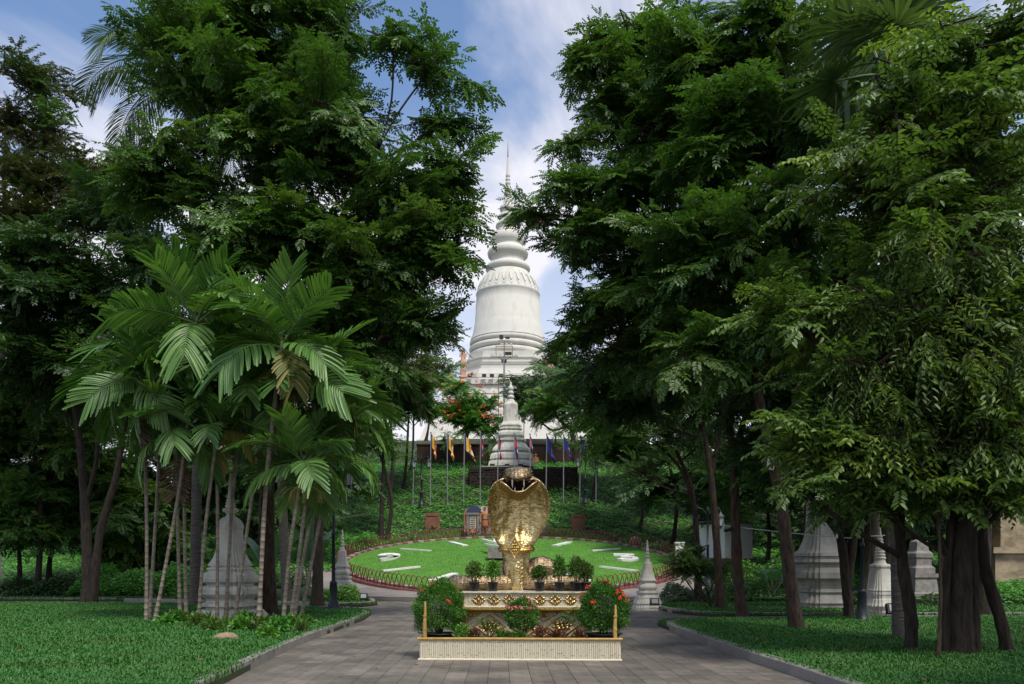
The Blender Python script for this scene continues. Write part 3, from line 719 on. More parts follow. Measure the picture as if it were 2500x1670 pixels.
for z0, z1, h0, h1 in ((29.75, 30.45, 5.35, 5.35), (29.5, 29.72, 5.6, 5.6), (28.9, 29.48, 5.45, 5.45), (28.5, 28.88, 5.75, 5.9), (27.9, 28.48, 5.7, 5.7), (27.2, 27.88, 6.3, 6.1), (26.0, 27.18, 6.6, 6.6)):
    q.lathe([(h0, z0), (h1, z1)], (MX, MY, 0), 8, 0, False, [(1, -.62), (1, .62), (.62, 1), (-.62, 1), (-1, .62), (-1, -.62), (-.62, -1), (.62, -1)])
q.build('stepped_base', M['plaster_main'], main)
q = MB()
for z0, z1, h0, h1 in ((25.4, 26.0, 8.2, 8.2), (24.6, 25.38, 8.0, 7.8), (24.1, 24.58, 8.4, 8.3), (21.8, 24.08, 9.0, 8.3), (21.2, 21.78, 9.5, 9.5), (17.6, 21.18, 11.2, 9.9), (14.0, 17.58, 11.5, 11.5)):
    q.lathe([(h0, z0), (h1, z1)], (MX, MY, 0), 4, 0, False, SQ)
q.build('terrace', M['plaster_main'], main)
for px, hh in ((1147, 31), (1182, 31), (1201, 31), (1223, 31)):
    p = P(px, 921, 106.5); MB().box((p.x, 106.4, 26.35), (.55, .3, .38)).build('floodlight', M['black_metal'], main)
q = MB(); q.tube([(MX-7.8, 106.9, 26.25), (MX+7.8, 106.9, 26.25)], .035, 5)
for i in range(9): q.tube([(MX-7.8+i*1.95, 106.9, 26.0), (MX-7.8+i*1.95, 106.9, 26.26)], .03, 5)
q.build('handrail', M['black_metal'], main)

def guardian(px, py_top, label):
    p = P(px, py_top, 107.5); zt = p.z-.8; zb = 26.0; x, y = p.x, p.y
    root = thing('guardian_statue', label, 'statue', (x, y, zb), 'salmon guardian statues on the stupa terrace')
    MB().lathe([(.5, zb), (.5, zb+.4), (.38, zb+.5), (.36, zt-2.6), (.45, zt-2.45), (.45, zt-2.25)], (x, y, 0), 4, 0, False, SQ).build('pedestal', M['statue_orange'], root)
    f = MB(); z0 = zt-2.25
    f.loft([[(x+rx*math.cos(a), y+ry*math.sin(a), z0+zz) for a in np.linspace(0, 2*PI, 12, endpoint=False)] for rx, ry, zz in ((.42, .34, 0), (.5, .4, .12), (.36, .28, .45), (.28, .22, .85), (.30, .2, 1.1), (.36, .22, 1.38), (.26, .18, 1.52), (.12, .12, 1.6), (.12, .12, 1.66), (.19, .2, 1.76), (.2, .2, 1.9), (.15, .15, 2.05), (.07, .07, 2.16), (.02, .02, 2.25))])
    for s in (-1, 1): f.tube([(x+s*.34, y, z0+1.36), (x+s*.46, y-.05, z0+1.0), (x+s*.2, y-.3, z0+.85)], [.1, .09, .06], 6)
    f.build('figure', M['statue_orange'], root)
guardian(1342, 822, 'small salmon figure on the right corner of the great stupa terrace')
guardian(1131, 832, 'small salmon figure on the left corner of the great stupa terrace, half behind leaves')

# smaller stupas
sp = [(352, 3), (360, 7), (372, 9), (384, 10), (388, 17), (394, 20), (408, 22), (418, 18), (421, 14), (424, 18), (430, 23), (444, 23), (450, 16), (454, 15), (457, 21), (463, 26), (477, 28), (482, 20), (486, 18), (490, 24), (497, 30), (507, 31)]
bd = [(506, 30), (512, 38), (520, 47), (530, 52), (560, 52.5), (600, 54), (640, 58), (662, 66), (676, 75), (686, 82)]
bs = [(686, 82), (689, 88), (697, 88), (699, 80), (706, 80), (710, 93), (722, 95), (725, 86), (732, 86), (740, 97), (750, 106), (772, 110), (776, 103), (790, 97), (796, 100), (800, 122), (812, 124), (816, 112), (828, 112), (845, 126), (862, 142), (872, 152), (892, 157), (896, 146), (905, 140), (914, 164), (925, 172), (955, 178), (960, 168), (968, 168), (972, 184), (990, 190), (1012, 190)]
bs = [(a, w*.91) for a, w in bs]; bd = [(a, w*(1 if a < 660 else .93)) for a, w in bd]
stupa('hill_stupa', 'pale stone stupa standing on the dark brick terrace behind the flags', None, 1247, 74, sp, bd, bs, 820, 3.136, 'plaster', rz=math.radians(3))
sp = [(128, 4), (150, 7), (156, 8), (160, 6), (178, 9), (183, 11), (190, 9), (203, 10), (208, 15), (216, 15), (219, 11), (234, 12), (238, 16), (248, 16), (251, 12), (260, 15), (264, 20), (270, 18), (274, 14), (290, 20), (312, 25)]
bd = [(312, 26), (318, 31), (330, 33), (370, 37), (410, 45), (440, 54), (455, 62)]
bs = [(455, 62), (462, 64), (464, 54), (480, 52), (488, 58), (500, 68), (512, 73), (524, 72), (532, 62), (542, 58), (546, 78), (562, 82), (566, 74), (578, 74), (588, 84), (602, 90), (606, 88), (640, 104), (648, 106), (650, 98), (660, 100), (676, 112), (706, 113)]
small = stupa('small_stupa', 'small grey stupa standing at the right edge of the plaza beside the clock fence', None, 1580.5, 29.2, sp, bd, bs, 1280, 3.354, 'plaster', rz=math.radians(8))
mir = stupa('small_stupa', 'small grey stupa left of the clock, half hidden by lamp post and palms', None, 836, 39.0, [(z*1.0, w*.9) for z, w in sp], [(z, w*.9) for z, w in bd], [(z, w*.9) for z, w in bs], 1258, 3.67, 'plaster', rz=math.radians(-12))
sp = [(25, 4), (34, 9), (42, 8), (60, 10), (88, 15)]
for k in range(8):
    z0 = 92+k*25; r = 16+k*3.6; sp += [(z0, r-3), (z0+4, r+5), (z0+14, r+6), (z0+19, r-1)]
sp += [(298, 42), (312, 46), (326, 58)]
bd = [(326, 58), (332, 68), (340, 72), (352, 71), (358, 63), (420, 73), (480, 86), (530, 102)]
bs = [(530, 102), (533, 108), (544, 110), (547, 104), (556, 104), (560, 112), (574, 113), (578, 108), (604, 108), (612, 116), (640, 128), (660, 142), (668, 143), (672, 136), (690, 120), (702, 118), (706, 122), (716, 122), (720, 110), (742, 106), (750, 112), (766, 122), (795, 126)]
stupa('thin_stupa', 'slim grey stupa with ringed spire behind the right lamp post', None, 2148, 24.0, sp, bd, bs, 1280, 3.354, 'plaster', rz=math.radians(14))
sp = [(-760, 8), (-640, 20), (-560, 30), (-500, 42), (-470, 60), (-455, 75), (-420, 80), (-400, 60), (-370, 72)]
bd = [(-370, 72), (-340, 100), (-300, 116), (-200, 120), (-60, 124), (40, 130), (110, 144), (170, 168), (215, 196)]
bs = [(215, 198), (232, 214), (236, 240), (262, 248), (268, 220), (284, 220), (290, 250), (312, 258), (318, 232), (332, 210), (352, 208), (358, 240), (385, 252), (392, 266), (440, 266), (446, 236), (470, 206), (505, 192), (525, 192), (532, 214), (552, 220), (558, 200), (576, 204), (600, 222), (636, 246), (640, 248), (643, 232), (705, 232)]
bs = [(a, w*.80) for a, w in bs]; bd = [(a, w*.79) for a, w in bd]
stupa('large_stupa', 'large grey stupa base partly hidden by the forked tree on the right', None, 2004, 29.0, sp, bd, bs, 1280, 3.354, 'plaster_grey', rz=math.radians(9))
sp = [(20, 8), (120, 16), (234, 25)]
for k in range(4):
    z0 = 236+k*27; r = 26+k*5; sp += [(z0, r), (z0+4, r+7), (z0+15, r+8), (z0+21, r-1)]
sp += [(344, 45), (352, 66), (366, 73), (380, 70), (388, 52), (398, 40), (412, 36), (428, 50)]
bd = [(428, 50), (436, 68), (444, 78), (456, 92), (480, 110), (505, 119), (535, 121), (545, 114), (600, 114), (680, 121), (750, 135), (810, 158), (845, 180), (862, 196)]
bs = [(862, 190), (868, 204), (884, 206), (888, 186), (900, 188), (906, 214), (920, 218), (925, 198), (938, 204), (950, 232), (966, 240), (980, 266), (1005, 272), (1035, 266), (1044, 226), (1056, 206), (1066, 212), (1078, 262), (1100, 284), (1145, 286), (1165, 262), (1190, 220), (1206, 212), (1225, 220), (1236, 262), (1258, 264), (1268, 214), (1284, 218), (1295, 300), (1335, 336), (1345, 348), (1410, 352), (1455, 356)]
bs = [(a, w*.84) for a, w in bs]; bd = [(a, w*.84) for a, w in bd]
stupa('white_stupa', 'tall pale stupa standing on the left lawn behind the slender palm stems', None, 563, 22.8, sp, bd, bs, 1150, 3.825, 'plaster', rz=math.radians(-11))
# far right: grey stone base seen between trunks, cream wall behind
x, y = GX(2243, 31), 31.0
root = thing('stone_plinth', 'grey stone plinth glimpsed between the right tree trunks', 'plinth', (x, y, 0.1))
q = MB(); q.lathe([(.55, .1), (.55, .55), (.48, .6), (.43, 1.1), (.48, 1.15), (.48, 1.3)], (x, y, 0), 4, 0, False, SQ, .15); q.build('base', M['relief_grey'], root)
q = MB(); q.lathe([(.4, 1.302), (.4, 1.5), (.31, 1.6), (.31, 1.85), (.35, 1.9), (.35, 2.05), (.25, 2.15), (.22, 2.5), (.05, 2.6)], (x, y, 0), 4, 0, False, SQ, .15); q.build('body', M['relief_grey'], root)
root = thing('cream_monument', 'cream stepped monument wall at the far right edge behind the trees', 'monument', (26, 41, 0))
for z0, z1, x0, yy in ((0, .5, 21.0, 39.6), (.502, 2.2, 21.4, 40.0), (2.202, 2.5, 21.2, 39.8), (2.502, 4.6, 21.9, 40.4), (4.602, 4.9, 21.7, 40.2), (4.902, 7.0, 22.6, 40.9)):
    MB().box(((x0+2.2+38)/2, yy+2.5, (z0+z1)/2), (38-x0-2.2, 5, z1-z0)).build('course', M['cream_wall'], root)
root = thing('green_net', 'bright green netting draped between the right trees', 'netting', (GX(2186, 27), 27, .1))
q = MB(); vs = []; nn = 9
for i in range(nn):
    for j in range(5):
        t = i/(nn-1); vs.append((GX(2172+j*8+6*math.sin(i*1.3), 27), 27+.18*math.sin(j*1.7+i*.6), .25+1.75*t))
q.add(vs, [(i*5+j, i*5+j+1, i*5+j+6, i*5+j+5) for i in range(nn-1) for j in range(4)], 0, True); q.build('sheet', M['net'], root)

# ------------------------------------------------------------------ hillside furniture
# dark laterite terrace wall
wx0, wx1 = GX(1146, 71.5), GX(1408, 71.5)
root = thing('terrace_wall', 'dark laterite block wall below the pale hill stupa', 'wall', ((wx0+wx1)/2, 72, 8.3))
rows = 9; z0, z1 = 8.0, 10.25; hh = (z1-z0)/rows
for r in range(rows):
    x = wx0-(.3 if r % 2 else 0)
    while x < wx1:
        w = random.uniform(.36, .62); xa, xb = max(x, wx0), min(x+w, wx1); x += w
        if xb-xa < .08: continue
        top = z1-(.22 if (xa > 1.2 and xa < 2.6) else 0)
        if r == rows-1 and z0+(r+1)*hh > top+.1: continue
        bl = MB().box(((xa+xb)/2, 71.7+random.uniform(-.04, .04), z0+(r+.5)*hh), (xb-xa-.025, .6, hh-.025), top=.985); bl.build('block', M['laterite'], root)
MB().box(((wx0+wx1)/2, 72.1, (z0+z1)/2-.05), (wx1-wx0-.1, .5, z1-z0-.15)).build('backing', M['laterite'], root)
for s, xx in ((-1, wx0), (1, wx1)):
    MB().box((xx-s*.15, 73.6, 9.15), (.5, 3.6, 2.2)).build('side_wall', M['laterite'], root)
MB().box((GX(1225, 72), 72.2, 10.29), (3.6, 1.5, .07)).build('coping', M['plaster_grey'], root)
for px0, px1, label in ((1018, 1192, 'low dark red wall on the upper slope, left of the hill stupa'), (1290, 1420, 'low dark red wall on the upper slope, right of the hill stupa')):
    xa, xb = GX(px0, 84), GX(px1, 84)
    root = thing('low_wall', label, 'wall', ((xa+xb)/2, 84, 12))
    MB().box(((xa+xb)/2, 84, 12.7), (xb-xa, .4, 2.5)).build('wall', M['redwall'], root)
    MB().box(((xa+xb)/2, 84, 14.03), (xb-xa+.1, .55, .14)).build('coping', M['redwall'], root)

# flag poles with limp flags
def flag(parent, top, kind, lean, hoist=1.25, fly=1.75, seed=0):
    rr = random.Random(seed); nu, nv = 20, 24; vs = []
    th = math.radians(lean)
    ph = rr.uniform(0, 6); hoist *= rr.uniform(.85, 1.1); fly *= rr.uniform(.82, 1.12); gk = rr.uniform(.2, .5)
    for j in range(nv+1):
        v = j/nv
        for i in range(nu+1):
            u = i/nu
            gather = 1-gk*v
            fx = math.sin(th)*fly*v*(.40+.60*u)+{'six': .30, 'temple': .13, 'plain': .20}[kind]*math.sin(PI*min(1, v*1.15))*(1-.4*u)+.07*math.sin(7*v*2+ph+u*2.2)*v
            fz = -u*hoist*gather-math.cos(th)*fly*v*(1.02-.10*u)
            fy = (.17*math.sin(9*v+ph+3.2*u)+.08*math.sin(17*v+5*u))*min(1, v*2.5)
            vs.append((top.x+.03+fx, top.y+fy-.03, top.z-.08+fz))
    q = MB()
    for j in range(nv):
        for i in range(nu):
            v, u = (j+.5)/nv, (i+.5)/nu
            if kind == 'six':
                k = 0 if v < .07 else 1 if v < .24 else 2 if v < .42 else 3 if v < .60 else 4 if v < .82 else int(u*5); mi = k       # blue yellow red white orange
            elif kind == 'temple':
                mi = 0 if (u < .25 or u > .75) else 2
                if .30 < v < .70 and .36 < u < .64 and not (u < .46 and (abs(v-.5) > .14) and abs(abs(v-.5)-.12) > .03): mi = 3
            else:
                d = math.hypot((v-.5)*1.6, u-.5); mi = 2 if d < .20 else (3 if d < .235 else 0)
                if d < .15 and abs(v-.5) < .07: mi = 1
            q.add([], [], 0)
            n1 = nu+1
            q.f.append((j*n1+i, (j+1)*n1+i, (j+1)*n1+i+1, j*n1+i+1)); q.m.append(mi); q.sm.append(True)
    q.v = vs
    return q.build('flag', [M['flag_blue'], M['flag_yellow'], M['flag_red'], M['flag_white'], M['flag_orange']], parent)
FL = [(1011, 1100, 1230, None, 0, ''), (1052, 1056, 1229, 'six', 7, 'flag pole with a narrow yellow, red and white flag, leftmost of the striped ones'),
      (1092, 1058, 1226, 'six', 12, 'flag pole with a broad hanging flag of orange, white, red and yellow stripes'),
      (1134, 1061, 1217, 'six', 27, 'flag pole with a striped orange, white and red flag blown out to the right'),
      (1173, 1056, 1213, 'temple', 7, 'flag pole with a folded red and blue flag, left of the hill stupa'),
      (1217, 1058, 1230, 'temple', 10, 'flag pole with blue and red flag before the left side of the hill stupa'),
      (1256, 1058, 1230, 'temple', 13, 'flag pole with blue and red flag before the centre of the hill stupa'),
      (1294, 1060, 1230, 'temple', 8, 'flag pole with a red and blue flag at the right side of the hill stupa'),
      (1335, 1060, 1219, 'plain', 17, 'flag pole with a dark blue flag, first one right of the stupa'),
      (1376, 1062, 1217, 'plain', 21, 'flag pole with a dark blue flag over the right end of the laterite wall'),
      (1418, 1064, 1220, 'plain', 5, 'flag pole with a dark blue flag beside the teal lamp post on the slope'),
      (1456, 1070, 1224, 'plain', 16, 'rightmost flag pole, its dark blue flag half behind leaves')]
for i, (px, pt, pb, kind, lean, lab) in enumerate(FL):
    Y = 68; t = P(px, pt, Y); b0 = P(px-1.5+(i*7 % 5-2)*.9, pb, Y); b0.z = hgt(b0.x, Y)-.1
    root = thing('flag_pole', lab or 'leftmost bare grey flag pole on the slope', 'flag pole', b0, 'flag poles in a row on the slope')
    q = MB(); q.tube([b0, t], [.050, .036], 8); q.build('pole', M['pole'], root)
    q = MB(); q.ball(t, .07, 8, 5); q.build('finial', M['pole'], root)
    if kind: flag(root, t, kind, (lean*.9+10 if kind != 'temple' else lean*.8), seed=i*3+1)

# lamp posts
def lantern(root, c, s=1.0):
    q = MB(); q.lathe([(.10*s, -.02*s), (.12*s, 0), (.19*s, .42*s)], c, 6, 0, False); q.build('lantern_glass', M['lamp_glass'], root)
    q = MB(); q.lathe([(.24*s, .421*s), (.23*s, .45*s), (.08*s, .60*s), (.05*s, .64*s), (.02*s, .74*s)], c, 6, 0, False)
    for k in range(6):
        a = 2*PI*k/6; q.tube([(c[0]+.122*s*math.cos(a), c[1]+.122*s*math.sin(a), c[2]), (c[0]+.195*s*math.cos(a), c[1]+.195*s*math.sin(a), c[2]+.43*s)], .012*s, 4)
    q.lathe([(.03*s, -.16*s), (.07*s, -.12*s), (.05*s, -.06*s), (.13*s, -.022*s)], c, 6, 0, False)
    q.build('lantern_frame', M['lamp_paint'], root)
def lamp_post(label, px, Y, z0, hgt_, arms=True, s=1.0):
    x = GX(px, Y); root = thing('lamp_post', label, 'street lamp', (x, Y, z0))
    q = MB(); q.lathe([(.27*s, 0), (.27*s, .10*s), (.22*s, .14*s), (.20*s, .30*s), (.165*s, .36*s), (.15*s, .5*s), (.13*s, 1.0*s), (.15*s, 1.04*s), (.15*s, 1.10*s), (.09*s, 1.16*s)], (x, Y, z0), 12); q.build('base', M['lamp_paint'], root)
    q = MB(); q.lathe([(.075*s, 1.15*s), (.06*s, hgt_*.5), (.085*s, hgt_*.5+.02), (.085*s, hgt_*.5+.08), (.055*s, hgt_*.5+.1), (.05*s, hgt_-.3), (.07*s, hgt_-.28), (.07*s, hgt_-.2), (.03*s, hgt_)], (x, Y, z0), 10)
    for k in range(10):
        a = 2*PI*k/10; q.tube([(x+.14*s*math.cos(a+t*1.2), Y+.14*s*math.sin(a+t*1.2), z0+(.5+.5*t)*s) for t in np.linspace(0, 1, 5)], .014*s, 4)
    q.build('post', M['lamp_paint'], root)
    if arms:
        for d in (-1, 1):
            q = MB(); zt = z0+hgt_
            q.tube([(x, Y, zt-.45), (x+d*.25*s, Y, zt-.15), (x+d*.5*s, Y, zt-.05), (x+d*.62*s, Y, zt-.22)], .025*s, 6); q.build('arm', M['lamp_paint'], root)
            lantern(root, (x+d*.62*s, Y, zt-.95*s), s)
    else: lantern(root, (x, Y, z0+hgt_), s)
    return root
zb = P(1027, 1234, 67).z; lamp_post('dark teal lamp post on the left slope beside the striped flags', 1029, 67, zb, 4.1)
zb = P(1429, 1229, 67.5).z; lamp_post('dark teal lamp post on the right slope among the blue flags', 1429, 67.5, zb, 4.0)
lamp_post('near black lamp post at the left kerb, its top hidden by palm fronds', 814, 27.4, .1, 5.0, s=.85)
lamp_post('near black lamp post with hanging lanterns between the right trunks and the slim stupa', 2105, 21.5, .1, 3.95, s=.75)
lamp_post('teal lamp post in front of the white hut', 1728, 40, .6, 3.9)

# memorial slabs and the carved relief
def memorial(px0, px1, pt, pb, Y, mname, label):
    a, b_ = P(px0, pb, Y), P(px1, pt, Y); x0, x1, z0, z1 = a.x, b_.x, a.z-.35, b_.z
    root = thing('stone_slab', label, 'slab', ((x0+x1)/2, Y, z0))
    w = x1-x0; c = (x0+x1)/2
    poly = [(-w/2, 0), (w/2, 0), (w/2, z1-z0-.12), (w/2-.1, z1-z0-.02), (.1, z1-z0), (-w/2+.12, z1-z0-.02), (-w/2, z1-z0-.1)]
    q = MB(); q.slab(poly, (c, Y, z0), (1, 0, 0), (0, 0, 1), .22); q.build('slab', M[mname], root)
    q = MB(); f = .1
    for xx, zz, dx_, dz_ in ((c, z0+.42, w-.2, .06), (c, z1-.18, w-.2, .06), (x0+f, (z0+.4+z1-.15)/2, .06, z1-z0-.6), (x1-f, (z0+.4+z1-.15)/2, .06, z1-z0-.6)):
        q.box((xx, Y-.125, zz), (dx_, .05, dz_))
    q.build('rim', M[mname], root)
memorial(1038, 1073, 1253, 1296, 62, 'terracotta', 'terracotta coloured stone slab on the slope left of the cobra')
memorial(1395, 1430, 1256, 1299, 62, 'terra_dark', 'brown stained stone slab on the slope right of the cobra')
# painted relief: throne-like monument, standing guard
RY = 60.6; pa, pb_ = P(1134, 1303, RY), P(1335, 1234, RY); X0, Z0, X1, Z1 = pa.x, pa.z-.1, pb_.x, pb_.z
root = thing('relief_panel', 'painted stone relief with a guard beside a monument, mostly behind the cobra hood', 'relief', ((X0+X1)/2, RY, Z0))
W_, Hh = X1-X0, Z1-Z0
q = MB(); q.slab([(0, 0), (W_, 0), (W_, Hh*.8), (W_-.5, Hh*.9), (W_*.6, Hh*.93), (W_*.45, Hh), (1.5, Hh*.97), (.7, Hh*1.0), (.25, Hh*.93), (0, Hh*.8)], (X0, RY, Z0), (1, 0, 0), (0, 0, 1), .35); q.build('slab', M['relief_grey'], root)
def rel(poly, name, mname, d=.09, base=.175):
    q = MB(); q.slab(poly, (X0, RY-base-d/2, Z0), (1, 0, 0), (0, 0, 1), d); q.build(name, M[mname], root)
rel([(-.02, .1), (.06, .1), (.06, Hh*.82), (-.02, Hh*.78)], 'red_edge', 'relief_orange')
rel([(.15, Hh*.76), (1.05, Hh*.76), (1.25, Hh*.86), (.95, Hh*.98), (.6, Hh*1.0), (.3, Hh*.92)], 'canopy', 'relief_blue', .14)
rel([(1.1, Hh*.80), (1.9, Hh*.70), (2.2, Hh*.85), (1.5, Hh*.97), (1.25, Hh*.95)], 'cloud', 'relief_cream', .06)
rel([(.12, Hh*.68), (1.12, Hh*.68), (1.12, Hh*.75), (.12, Hh*.75)], 'lintel', 'relief_grey', .16)
for xx in (.16, .92): rel([(xx, .25), (xx+.18, .25), (xx+.18, Hh*.675), (xx, Hh*.675)], 'pillar', 'relief_grey', .12)
rel([(.40, .45), (.86, .45), (.86, Hh*.66), (.40, Hh*.66)], 'tablet', 'relief_cream', .07)
for k in range(6): rel([(.46, .6+k*.16), (.80, .6+k*.16), (.80, .66+k*.16), (.46, .66+k*.16)], 'carved_line', 'relief_grey', .025, .246)
rel([(.42, .12), (.84, .12), (.84, .38), (.74, .5), (.63, .56), (.52, .5), (.42, .38)], 'shell', 'relief_skin', .1)
rel([(.02, .05), (.38, .05), (.32, .55), (.12, .7), (.02, .5)], 'foliage', 'relief_grey', .08)
rel([(.9, .05), (1.18, .05), (1.22, .5), (1.05, .75), (.9, .55)], 'foliage', 'relief_grey', .08)
gx = 1.52; g = MB()
def G(x, z, rx, rz_, ry=.16): g.ball((X0+gx+x, RY-.22, Z0+z), (rx, ry, rz_), 10, 8)
g.loft([[(X0+gx+rx*math.cos(a), RY-.20+ry*math.sin(a), Z0+z) for a in np.linspace(0, 2*PI, 12, endpoint=False)] for rx, ry, z in ((.20, .14, .95), (.21, .16, 1.1), (.17, .14, 1.22), (.24, .17, 1.5), (.27, .16, 1.62), (.2, .13, 1.7), (.08, .09, 1.74), (.085, .1, 1.79), (.11, .12, 1.86), (.1, .12, 1.95), (.04, .05, 2.0))])
for s in (-1, 1):
    g.tube([(X0+gx+s*.25, RY-.2, Z0+1.62), (X0+gx+s*.36, RY-.24, Z0+1.25), (X0+gx+s*.33, RY-.3, Z0+.92)], [.08, .07, .05], 6)
    g.tube([(X0+gx+s*.11, RY-.2, Z0+.72), (X0+gx+s*.11, RY-.22, Z0+.4), (X0+gx+s*.12, RY-.2, Z0+.1)], [.10, .085, .07], 6)
G(0, 1.885, .022, .035, .15); G(-.12, 1.55, .1, .07, .13); G(.12, 1.55, .1, .07, .13)
g.build('guard_figure', M['relief_skin'], root)
for s in (-1, 1):
    q = MB(); q.ball((X0+gx+s*.045, RY-.325, Z0+1.91), (.022, .015, .014), 6, 5); q.build('eye', M['relief_blue'], root)
q = MB(); q.lathe([(.25, .62), (.26, .7), (.24, .9), (.21, 1.1)], (X0+gx, RY-.2, Z0), 12); q.build('loincloth', M['relief_orange'], root)
q = MB(); q.lathe([(.215, 1.08), (.225, 1.12), (.21, 1.17)], (X0+gx, RY-.2, Z0), 12); q.build('belt', M['relief_blue'], root)
q = MB(); q.lathe([(.12, 1.92), (.125, 1.97), (.09, 2.04), (.03, 2.09)], (X0+gx, RY-.2, Z0), 10); q.build('headcloth', M['relief_blue'], root)
rel([(2.0, .1), (2.9, .1), (2.9, 1.5), (2.0, 1.5)], 'second_tablet', 'relief_cream', .06)
p = P(1133, 1310, 59.4)
root = thing('speaker_box', 'black box standing before the carved relief at the clock fence', 'box', (p.x, p.y, p.z-.35))
MB().box((p.x, p.y, p.z), (.42, .35, .62), top=.94).build('housing', M['black_metal'], root); MB().box((p.x, p.y-.19, p.z), (.32, .02, .5)).build('grille', M['pot'], root)

# floodlight mast before the great stupa
FY = 97; b0 = P(1231, 945, FY); t = P(1231, 832, FY)
root = thing('floodlight_mast', 'grey mast carrying floodlights in front of the great stupa', 'light mast', (b0.x, FY, 16.3))
q = MB(); q.tube([(b0.x, FY, 16.3), (b0.x, FY, P(0, 870, FY).z)], [.13, .11], 8); q.build('pole', M['pole'], root)
q = MB(); q.tube([(b0.x, FY, P(0, 870, FY).z), (b0.x, FY, t.z)], [.07, .05], 8); q.build('upper_pole', M['rust'], root)
zc = P(0, 871, FY).z; q = MB()
q.tube([P(1196, 871, FY), P(1266, 871, FY)], .04, 5); q.tube([P(1211, 871, FY), P(1211, 844, FY)], .045, 5); q.tube([P(1251, 871, FY), P(1251, 844, FY)], .045, 5); q.tube([P(1211, 845, FY), P(1251, 845, FY)], .045, 5); q.tube([P(1216, 832, FY), P(1246, 832, FY)], .04, 5)
q.tube([P(1215, 871, FY), P(1230, 880, FY)], .04, 5); q.tube([P(1248, 871, FY), P(1232, 880, FY)], .04, 5)
q.build('crossbar', M['rust'], root)
for px, py, w, h, mn in ((1202, 864, .48, .34, 'silver'), (1221, 864, .46, .34, 'silver'), (1241, 864, .8, .36, 'black_metal'), (1259, 865, .46, .34, 'silver'), (1224, 824, .46, .46, 'black_metal'), (1239, 826, .52, .2, 'black_metal'), (1226, 882, .2, .4, 'black_metal'), (1235, 882, .2, .4, 'black_metal'), (1226, 841, .3, .14, 'silver'), (1237, 841, .26, .14, 'silver'), (1248, 841, .24, .14, 'silver')):
    p = P(px, py, FY); q = MB(); q.box((p.x, p.y-.16, p.z), (w, .24, h)); q.tube([(p.x, p.y-.05, p.z), (p.x, p.y, p.z-h*.6)], .03, 4); q.build('floodlight', M[mn], root)
root = thing('steel_frame', 'rusty open steel frame above the tip of the hill stupa', 'frame', P(1248, 936, 92))
q = MB()
for a, b_ in (((1217, 917), (1279, 917)), ((1217, 936), (1280, 935)), ((1217, 917), (1217, 936)), ((1248, 917), (1248, 936)), ((1279, 917), (1280, 935))): q.tube([P(a[0], a[1], 92), P(b_[0], b_[1], 92)], .05, 5)
for px in (1217, 1279): q.tube([P(px, 936, 92), Vector((GX(px, 92), 92, 15.5))], .05, 5)
q.build('bars', M['rust'], root)
for i, (px, lab) in enumerate(((1202, 'small floodlight at the left foot of the hill stupa'), (1238, 'small floodlight at the centre foot of the hill stupa'), (1271, 'small floodlight at the right foot of the hill stupa'))):
    p = P(px, 1137, 71.9); root = thing('spotlight', lab, 'spotlight', (p.x, p.y, 10.33), 'floodlights at the foot of the hill stupa')
    q = MB(); q.box((p.x, p.y, p.z+.03), (.42, .22, .24)); q.build('housing', M['black_metal'], root)
    q = MB(); q.tube([(p.x, p.y, 10.33), (p.x, p.y, p.z-.09)], .04, 5); q.build('bracket', M['black_metal'], root)
# a person in red by the upper wall
py_ = 83.2; p = P(1308, 1098, py_)
def person(x, y, z, label):
    root = thing('person', label, 'person', (x, y, z))
    q = MB(); k = lambda rx, ry, zz, dx=0, dy=0: [(x+dx+rx*math.cos(a), y+dy+ry*math.sin(a), z+zz) for a in np.linspace(0, 2*PI, 12, endpoint=False)]
    q.loft([k(.17, .15, .42), k(.185, .16, .55), k(.155, .125, .75), k(.18, .13, .95), k(.205, .125, 1.06), k(.15, .1, 1.12), k(.055, .06, 1.16), k(.055, .06, 1.21), k(.07, .085, 1.25, 0, -.02), k(.08, .1, 1.33, 0, -.02), k(.075, .09, 1.41, 0, -.01), k(.03, .04, 1.46)])
    for s in (-1, 1):
        q.tube([(x+s*.19, y, z+1.04), (x+s*.27, y-.02, z+.78), (x+s*.15, y-.24, z+.62)], [.055, .047, .035], 8)
        for i in range(5): q.tube([(x+s*.15-s*.01*i, y-.24, z+.63-.01*i), (x+s*.13-s*.012*i, y-.31, z+.61-.01*i)], [.011, .008], 5)
        q.tube([(x+s*.09, y, z+.46), (x+s*.12, y-.40, z+.45), (x+s*.12, y-.42, z+.05)], [.095, .07, .05], 8); q.tube([(x+s*.12, y-.38, z+.04), (x+s*.12, y-.58, z+.03)], [.05, .035], 6)
    q.build('body', M['skin'], root)
    q = MB(); q.loft([k(.195, .175, .46), k(.205, .18, .55), k(.175, .145, .75), k(.2, .15, .95), k(.222, .142, 1.06), k(.165, .115, 1.125)]);
    for s in (-1, 1): q.tube([(x+s*.18, y, z+1.05), (x+s*.245, y-.01, z+.86)], [.075, .07], 8)
    q.build('shirt', M['robe'], root)
    q = MB(); 
    for s in (-1, 1): q.tube([(x+s*.09, y+.02, z+.47), (x+s*.12, y-.40, z+.46), (x+s*.12, y-.42, z+.12)], [.11, .085, .065], 8)
    q.build('trousers', M['flag_blue'], root)
    q = MB(); q.ball((x, y+.015, z+1.39), (.092, .1, .095), 10, 7); q.build('hair', M['hair'], root)
    return root
person(p.x, py_, 11.55, 'person in a red shirt seated by the dark red wall right of the hill stupa')

